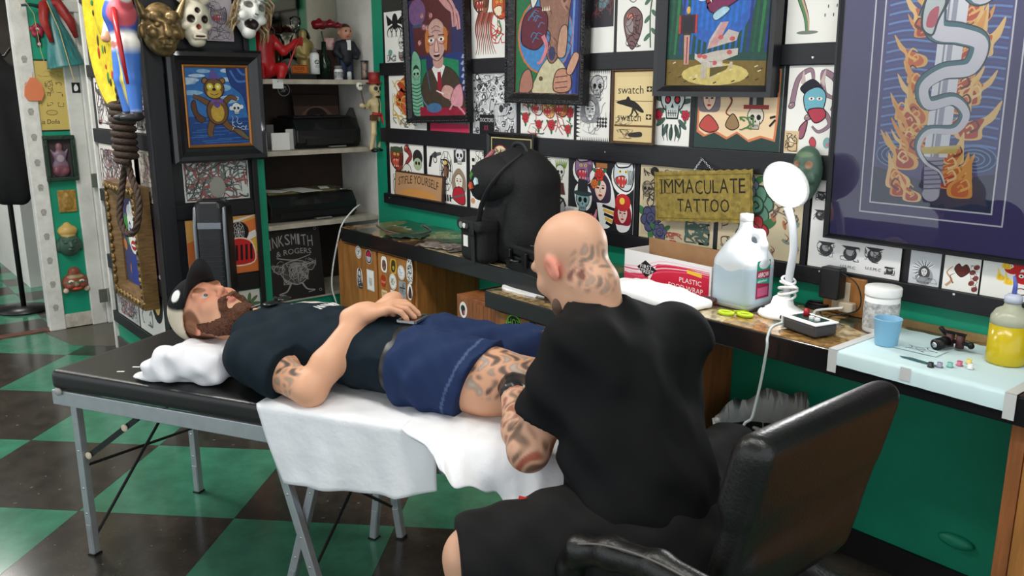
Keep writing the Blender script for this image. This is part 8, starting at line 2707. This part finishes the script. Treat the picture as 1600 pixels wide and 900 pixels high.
# ---------------- man lying on the table (built in the table's own axes)
HC, HM = V3(.402, .252, .758), axes((-.90, -.03, .44), (.43, -.20, .88))
f = Field((.20, -.03, .06), (1.86, .60, .93), .0042)
P = head(f, HC, HM)
f.cap((.47, .26, .735), (.62, .268, .72), .054, .06, k=.03)
f.ell((.74, .27, .705), (.17, .17, .092), k=.05).ell((.95, .27, .70), (.18, .15, .09), k=.05).ell((1.12, .27, .695), (.12, .16, .085), k=.05)
for s, E_, W_, wr in ((-1, (.90, .045, .648), (.958, .215, .82), 0), (1, (.90, .51, .66), (.965, .375, .815), 0)):
 S_ = (.66, .27 + s * .165, .70)
 f.chain([S_, ((S_[0] + E_[0]) / 2, (S_[1] + E_[1]) / 2, (S_[2] + E_[2]) / 2), E_], [.058, .049, .043], .02)
 mid = [E_[i] * .68 + W_[i] * .32 for i in range(3)]
 f.chain([E_, mid, W_], [.041, .043, .027], .02)
hand(f, V3(.965, .375, .815), (.22, -.97, -.05), (.1, .05, 1), -1, (14, 20, 16), 1.0, 7)
hand(f, V3(.958, .215, .82), (.84, .46, .28), (-.36, -.25, .88), 1, (24, 34, 22), 1.06, 5)
for s, w0, w1 in ((-1, .19, .20), (1, .35, .42)):
 f.chain([(1.15, w0, .69), (1.36, (w0 + w1) / 2 - .02 * (s < 0), .69), (1.60, w1, .685)], [.095, .085, .062] if s < 0 else [.085, .070, .056], .03)
 f.chain([(1.60, w1, .685), (1.69, w1, .60), (1.70, w1, .42), (1.705, w1, .24)], [.06, .055, .05, .036], .02)
 f.ell((1.75, w1, .20), (.11, .042, .035), k=.02)
hp = P


def ink_client(V):
 C = paint(V, (214, 160, 128), (hp(0, .02, .08), (.08, .08, .08), (206, 142, 114), 2), (hp(0, -.03, .115), .02, (208, 140, 114), 3), (hp(0, -.058, .098), (.024, .022, .012), (184, 112, 96), 4), *[(hp(s * .078, -.008, -.012), .024, (214, 130, 108), 4) for s in (-1, 1)],
   *[(hp(s * .033, .034, .085), (.024, .022, .007), (130, 84, 56), 4) for s in (-1, 1)], *[(hp(s * .07, .005, -.005), (.03, .03, .045), (120, 76, 50), 4) for s in (-1, 1)], (hp(0, .03, -.085), (.09, .09, .06), (104, 66, 44), 5))
 C = inkwork(V, C, (.80, .045, .67), (.10, .06, .07), (70, 62, 56), (216, 196, 170), 105, 1, .95)
 return inkwork(V, C, (1.40, .14, .735), (.10, .11, .075), (50, 46, 46), (214, 196, 180), 110, 4)


cl = f.build('person', SKIN, ink=ink_client)
tag(cl, 'bearded man in cap, dark t-shirt and navy shorts lying on the table', 'person')
for s in (-1, 1):
 e = MB().ell(hp(s * .031, .006, .0745), (.0128, .0118, .0128), nu=16, nv=10, mi=0)
 e.ell(hp(s * .031, .005, .0855), (.0066, .0062, .003), Matrix([list(q) for q in HM]).to_3x3(), nu=12, nv=6, mi=1)
 e.build('eye', [mat('eye_white', (186, 172, 164), .25), mat('iris', (70, 84, 90), .2)], cl, smooth=True)
# beard and moustache
f = Field((.38, .14, .68), (.62, .40, .90), .0035)
for a, b, d, r_ in ((0, -.108, .062, .040), (0, -.125, .05, .034), (.035, -.098, .045, .034), (-.035, -.098, .045, .034), (.052, -.074, .024, .026), (-.052, -.074, .024, .026), (.063, -.045, .008, .017), (-.063, -.045, .008, .017), (.068, -.02, -.002, .011), (-.068, -.02, -.002, .011)):
 f.ell(hp(a, b, d), (r_, r_, r_), k=.018)
f.cap(hp(-.024, -.050, .094), hp(.024, -.050, .094), .0095, k=.012)
for s in (-1, 1):
 f.chain([hp(s * .024, -.050, .094), hp(s * .036, -.066, .082), hp(s * .036, -.09, .066)], [.0095, .010, .012], .012)
folds(f, .003, (330, 120, 260), (90, 380, -200))
f.build('beard', mat('red_brown_hair', (122, 70, 42), .7, noise=(210, .55), bump=(300, .9)), cl)
# cap: crown, brim, badge
f = Field((.22, .12, .64), (.45, .40, .90), .004)
f.ell(hp(0, .045, -.012), (.089, .090, .110), HM, k=0)
f.plane(hp(0, .050, .06), -(HM @ V3(0, 1, -.33)), .003)
f.ell(hp(0, .03, -.014), (.079, .088, .101), HM, k=.0, cut=True)
f.build('cap_crown', CLOTH, cl, ink=lambda V: paint(V, (206, 194, 172), (hp(0, .10, .09), (.12, .13, .115), (22, 22, 24), 12), (hp(.062, .085, .045), (.02, .016, .02), (226, 226, 222), 10)))
m = MB(); n_, vs = 14, []
for i in range(n_ + 1):
 a = -1 + 2 * i / n_
 for t in (0, 1):
  vs.append(hp(a * .072 * (1 - .12 * t), .062 - .022 * a * a + .016 * t, .086 - .052 * a * a + t * .075 * math.sqrt(max(0, 1 - .75 * a * a))))
m.add(vs, [(2 * i, 2 * i + 1, 2 * i + 3, 2 * i + 2) for i in range(n_)])
o = m.build('cap_brim', mat('black_cap_cloth', (20, 20, 22), .8), cl, smooth=True); q = o.modifiers.new('thickness', 'SOLIDIFY'); q.thickness = .004
# t-shirt
f = Field((.52, -.06, .60), (1.16, .62, .87), .0045)
f.ell((.74, .27, .708), (.175, .185, .104), k=.04).ell((.95, .27, .702), (.19, .162, .104), k=.05).ell((1.10, .27, .698), (.13, .168, .10), k=.05)
f.chain([(.66, .105, .70), (.80, .065, .672)], [.075, .073], .03).chain([(.66, .435, .70), (.80, .49, .678)], [.072, .070], .03)
f.cap((.60, .2, .73), (.60, .34, .73), .06, k=.04)
folds(f, .0035, (40, 20, 10), (18, 34, 26), 1); folds(f, .0025, (16, -70, 20), (60, 22, 0), .5)
X, Y, Z = f.grid()
arm = np.minimum(np.sqrt((Y - .06) ** 2 + (Z - .67) ** 2), np.sqrt((Y - .49) ** 2 + (Z - .68) ** 2)) - .10
f.D = np.maximum(f.D, np.minimum((X - .80) - .12 * (Z - .67), -arm - (np.abs(Y - .27) < .155) * 1.0)).astype(np.float32)
f.plane((1.10, 0, 0), (1, 0, 0)).plane((0, 0, TZ + .006), (0, 0, -1))


def ink_tee(V):
 C = paint(V, (20, 32, 40), ((.70, .36, .81), (.055, .075, .06), (216, 210, 204), 14), ((.695, .36, .81), (.046, .066, .06), (110, 30, 44), 14), ((.67, .36, .81), (.02, .05, .06), (190, 150, 110), 10))
 k = (np.abs(V[:, 0] - .775 - .0 * V[:, 1]) < .013) & (V[:, 1] > .27) & (V[:, 1] < .45) & (V[:, 2] > .77) & (np.sin(V[:, 1] * 330) > -.35)
 C[k] = lin((222, 222, 220))
 return C


f.build('tee_shirt', CLOTH, cl, ink=ink_tee)
# shorts, belt, buckle
f = Field((1.03, -.03, .59), (1.60, .60, .84), .0045)
f.ell((1.12, .27, .697), (.13, .175, .102), k=.04)
f.chain([(1.15, .185, .69), (1.40, .175, .69)], [.112, .108], .03).chain([(1.15, .355, .69), (1.40, .38, .688), (1.58, .41, .685)], [.108, .090, .078], .03)
folds(f, .008, (38, -24, 12), (-14, 40, 24), 2); folds(f, .004, (90, 10, 30), (10, 60, 30), .3)
X, Y, Z = f.grid()
f.D = np.maximum(f.D, np.minimum(X - 1.335 - .35 * (Z - .69) - .15 * (Y - .17), .285 - Y)).astype(np.float32)
f.plane((1.50, 0, 0), (1, 0, 0)).plane((1.10, 0, 0), (-1, 0, 0)).plane((0, 0, TZ + .006), (0, 0, -1))


def ink_shorts(V):
 C = paint(V, (34, 48, 82))
 e = np.abs(V[:, 0] - (1.30 + .35 * (V[:, 2] - .69) + .15 * (V[:, 1] - .17))) < .0035
 C[e & (V[:, 1] < .25)] = lin((74, 88, 124))
 return C


f.build('shorts', CLOTH, cl, ink=ink_shorts)
f = Field((1.04, .02, .59), (1.14, .52, .83), .004)
f.ell((1.12, .27, .698), (.16, .176, .107), k=0).plane((1.112, 0, 0), (1, 0, 0)).plane((1.072, 0, 0), (-1, 0, 0)).plane((0, 0, TZ + .006), (0, 0, -1))
bl = f.build('belt', mat('black_leather_belt', (26, 25, 26), .4), cl)
m = MB()
for a, b in (((-.026, -.04), (.026, -.04)), ((.026, -.04), (.026, .04)), ((.026, .04), (-.026, .04)), ((-.026, .04), (-.026, -.04))):
 m.bar((1.092 + a[0], .27 + a[1], .808), (1.092 + b[0], .27 + b[1], .808), .008, .006)
m.build('buckle', CHROME, bl)
MB().box(1.069, 1.116, .232, .308, .798, .807).build('buckle_plate', mat('gunmetal', (32, 30, 30), .35), bl)
# sunglasses hooked on the collar
t = thing('sunglasses', 'black sunglasses hooked on the collar of the dark t-shirt', 'sunglasses')
for s in (-1, 1):
 MB().ell((.615, .30 + s * .032, .806), (.020, .027, .006), nu=14, nv=8).build('lens', BLACK_GLOSS, t, smooth=True)
 MB().tube([(.60, .30 + s * .058, .806), (.57, .30 + s * .062, .795), (.555, .30 + s * .05, .785)], .003, 6).build('temple', BLACK_PL, t)
MB().tube([(.61, .288, .808), (.606, .30, .811), (.61, .312, .808)], .003, 6).build('bridge', BLACK_PL, t)
put_at(t, MT)
for w_ in (.20, .42):
 f = Field((1.62, w_ - .07, .10), (1.90, w_ + .07, .30), .005)
 f.ell((1.76, w_, .195), (.125, .05, .042), k=.0).ell((1.705, w_, .235), (.05, .048, .05), k=.02).box((1.76, w_, .16), (.12, .046, .012), r=.01, k=.01)
 f.build('shoe', mat('black_canvas_shoe', (24, 24, 26), .7), cl)
put_at(cl, MT)

# ---------------- tattooist seated on the chair
ANK = V3(-1.33, 1.345, .925)
HIP = V3(-1.05, 1.27, .50)
Ls, Rs = V3(-1.245, 1.21, .89), V3(-1.235, 1.535, .85)
Le, Lw = V3(-1.30, 1.126, .652), V3(-1.495, 1.245, .715)
Re, Rw = V3(-1.36, 1.66, .70), V3(-1.56, 1.535, .80)
Lk, Rk = V3(-1.245, .935, .49), V3(-1.205, 1.735, .49)
AC, AM = V3(-1.388, 1.332, 1.032), axes((-.55, -.02, .83), (-.83, .02, -.55))
tx_ = unit(ANK - HIP); lat = unit(Rs - Ls); lat = unit(lat - tx_ * np.dot(lat, tx_)); dep = np.cross(tx_, lat)
TM = np.stack([lat, tx_, dep], 1)
f = Field((-1.66, .82, .02), (-.86, 1.86, 1.21), .005)
P = head(f, AC, AM, 1.0)
f.cap(AC + AM @ V3(0, -.07, -.035), ANK + tx_ * -.01, .062, .07, k=.03)
f.ell(HIP + tx_ * .05, (.16, .13, .12), TM, .05).ell(HIP + tx_ * .2, (.15, .16, .11), TM, .05).ell(HIP + tx_ * .36, (.165, .13, .11), TM, .05)
f.cap(ANK - tx_ * .05, Ls, .058, .048, k=.03).cap(ANK - tx_ * .05, Rs, .058, .048, k=.03)
for S_, E_, W_ in ((Ls, Le, Lw), (Rs, Re, Rw)):
 f.chain([S_, (S_ + E_) / 2, E_], [.050, .050, .044], .02).chain([E_, E_ * .68 + W_ * .32, W_], [.045, .048, .031], .02)
hand(f, Lw, (-.75, .60, .02), (-.2, -.2, .95), -1, (30, 36, 26), .98, 4)
hand(f, Rw, (-.85, -.30, -.25), (-.2, .2, .95), 1, (30, 36, 26), .98, 4)
for s, K_ in ((-1, Lk), (1, Rk)):
 h_ = HIP + V3(-.02, s * .09, 0)
 A_ = K_ + V3(.03, s * .02, -.40)
 f.chain([h_, (h_ + K_) / 2, K_], [.10, .088, .065], .03).chain([K_, K_ * .6 + A_ * .4, A_], [.06, .056, .04], .02).ell(A_ + V3(-.07, 0, -.045), (.11, .042, .03), k=.02)


def ink_artist(V):
 C = paint(V, (204, 156, 128), *[(P(s * .078, -.008, -.012), .03, (214, 138, 118), 4) for s in (-1, 1)], (P(0, -.07, .06), (.07, .05, .06), (120, 84, 66), 2))
 C = inkwork(V, C, P(-.02, -.05, -.09), (.085, .055, .07), (92, 88, 80), (196, 160, 140), 130, 2, .75)
 C = inkwork(V, C, P(-.062, -.045, -.055), (.03, .04, .035), (110, 60, 54), None, 120, 5, .9)
 C = inkwork(V, C, Le * .55 + Lw * .45, (.16, .12, .10), (88, 76, 62), (176, 92, 70), 105, 7, .8)
 return inkwork(V, C, Le, (.07, .07, .09), (96, 72, 58), (190, 84, 64), 95, 3, .85)


ar = f.build('person', SKIN, ink=ink_artist)
tag(ar, 'bald tattooist in black t-shirt leaning over the table from the chair', 'person')
for s in (-1, 1):
 MB().ell(P(s * .031, .006, .077), (.0135, .0135, .0135), nu=14, nv=8).build('eye', MATS['eye_white'], ar, smooth=True)
f = Field((-1.60, 1.22, .87), (-1.30, 1.45, 1.08), .0045)
f.ell(P(0, -.112, .055), (.04, .03, .035), k=.02).ell(P(.04, -.085, .04), (.024, .03, .03), k=.02).ell(P(-.04, -.085, .04), (.024, .03, .03), k=.02)
f.build('beard', mat('dark_stubble', (84, 62, 50), .7), ar)
# black t-shirt
f = Field((-1.50, .98, .42), (-.84, 1.78, 1.02), .0055)
f.ell(HIP + tx_ * .06, (.188, .15, .145), TM, .05).ell(HIP + tx_ * .2, (.18, .17, .138), TM, .06).ell(HIP + tx_ * .36, (.182, .14, .130), TM, .05)
f.cap(ANK - tx_ * .035, Ls, .072, .060, k=.05).cap(ANK - tx_ * .035, Rs, .072, .060, k=.06)
f.chain([Ls, Ls * .2 + Le * .8], [.062, .068], .04).chain([Rs, Rs * .3 + Re * .7], [.064, .066], .05)
f.cap(Rs - V3(0, .01, .01), HIP + tx_ * .2 + lat * .115, .066, .075, k=.06).cap(Ls + V3(.02, .02, -.02), HIP + tx_ * .2 - lat * .10, .055, .075, k=.05)
folds(f, .006, (20, 26, 44), (-8, 22, -14), .6); folds(f, .0035, (40, -18, 70), (12, 40, 10), 2)
X, Y, Z = f.grid()
ua = Le - Ls; ua = ua / np.linalg.norm(ua)
da = (X - Ls[0]) * ua[0] + (Y - Ls[1]) * ua[1] + (Z - Ls[2]) * ua[2] - .185
f.D = np.maximum(f.D, np.minimum(da, -(np.sqrt((X - Le[0]) ** 2 + (Y - Le[1]) ** 2) - .10)) - (Y > 1.20) * 1.0 * 0 - (Y > Le[1] + .085) * 1.0).astype(np.float32)
f.plane(HIP - tx_ * .06, -tx_, .01)
f.cap(AC + AM @ V3(0, -.09, -.03), ANK + tx_ * .03, .066, .066, k=.004, cut=True)
f.build('tee_shirt', mat('black_cotton', (15, 15, 17), .85, spec=.2, noise=(4, .2)), ar)
# black shorts
f = Field((-1.42, .80, .33), (-.84, 1.86, .68), .006)
f.ell(HIP + V3(0, 0, -.005), (.16, .19, .125), k=.04)
for s, K_ in ((-1, Lk), (1, Rk)):
 f.chain([HIP + V3(-.02, s * .09, 0), HIP * .5 + K_ * .5 + V3(0, 0, .005), K_ + V3(0, 0, -.005)], [.125, .115, .098], .04)
folds(f, .005, (34, 40, 12), (-22, 30, 40), 1.4)
f.plane(Lk + unit(Lk - HIP) * .035, unit(Lk - HIP)).plane(Rk + unit(Rk - HIP) * .035, unit(Rk - HIP))
f.build('shorts', mat('black_cotton_shorts', (19, 18, 19), .8, spec=.25, noise=(6, .3)), ar)
# gloves
GL_ = mat('black_nitrile', (24, 24, 26), .32)
f = Field((-1.66, 1.16, .60), (-1.42, 1.46, .80), .0034)
f.cap(Lw - unit(Lw - Le) * .03, Lw, .034, .031, k=.01); hand(f, Lw, (-.75, .60, .02), (-.2, -.2, .95), -1, (30, 36, 26), 1.1, 4)
folds(f, .0012, (160, 90, 120), (60, 150, 90)); f.build('glove', GL_, ar)
f = Field((-1.76, 1.38, .60), (-1.48, 1.66, .90), .0034)
f.cap(Rw - unit(Rw - Re) * .03, Rw, .034, .031, k=.01); hand(f, Rw, (-.85, -.30, -.25), (-.2, .2, .95), 1, (30, 36, 26), 1.1, 4)
folds(f, .0012, (160, 90, 120), (60, 150, 90)); f.build('glove', GL_, ar)
for K_, s in ((Lk, -1), (Rk, 1)):
 A_ = K_ + V3(.03, s * .02, -.40)
 f = Field(A_ - V3(.22, .08, .10), A_ + V3(.08, .08, .06), .006)
 f.ell(A_ + V3(-.07, 0, -.042), (.125, .05, .038), k=0).ell(A_ + V3(0, 0, -.02), (.05, .048, .055), k=.02).box(A_ + V3(-.07, 0, -.075), (.12, .046, .012), r=.01, k=.01)
 f.build('shoe', MATS['black_canvas_shoe'], ar)
# tattoo machine held over the thigh
g0 = Vector(Lw + unit((-.75, .60, .02)) * .09 + V3(-.02, -.02, -.025))
t = thing('hand_machine', 'slim tattoo machine with red grip held in the black glove over the thigh', 'tattoo machine', g0)
tip = g0 + Vector((-.055, -.06, -.018))
MB().tube([g0 + (tip - g0) * -.5, g0 + (tip - g0) * .5], .009, 12).build('barrel', mat('gunmetal', (32, 30, 30), .35), t, smooth=True)
MB().tube([g0 + (tip - g0) * .5, g0 + (tip - g0) * .75], .0095, 12).build('red_grip', mat('red_knob', (160, 20, 34), .35), t, smooth=True)
MB().tube([g0 + (tip - g0) * .75, tip], [.005, .0015], 10).build('needle_tip', CHROME, t, smooth=True)
# red printed pouch under the sheet
c = at_z(806, 800, .57)
A = Art(.45, (176, 34, 34), 90); A.text('CAL', .15, .12, .5, .22, (240, 220, 200)).ell(.82, .22, .06, .06, (30, 24, 24))
page('red_pouch', 'small red printed pouch on the black shorts of the tattooist', 'pouch', frame_M(c, (.90, .44, 0), (-.3, .5, .8)), .075, .034, A, th=.008, paper=mat('red_cloth', (170, 36, 34), .7))
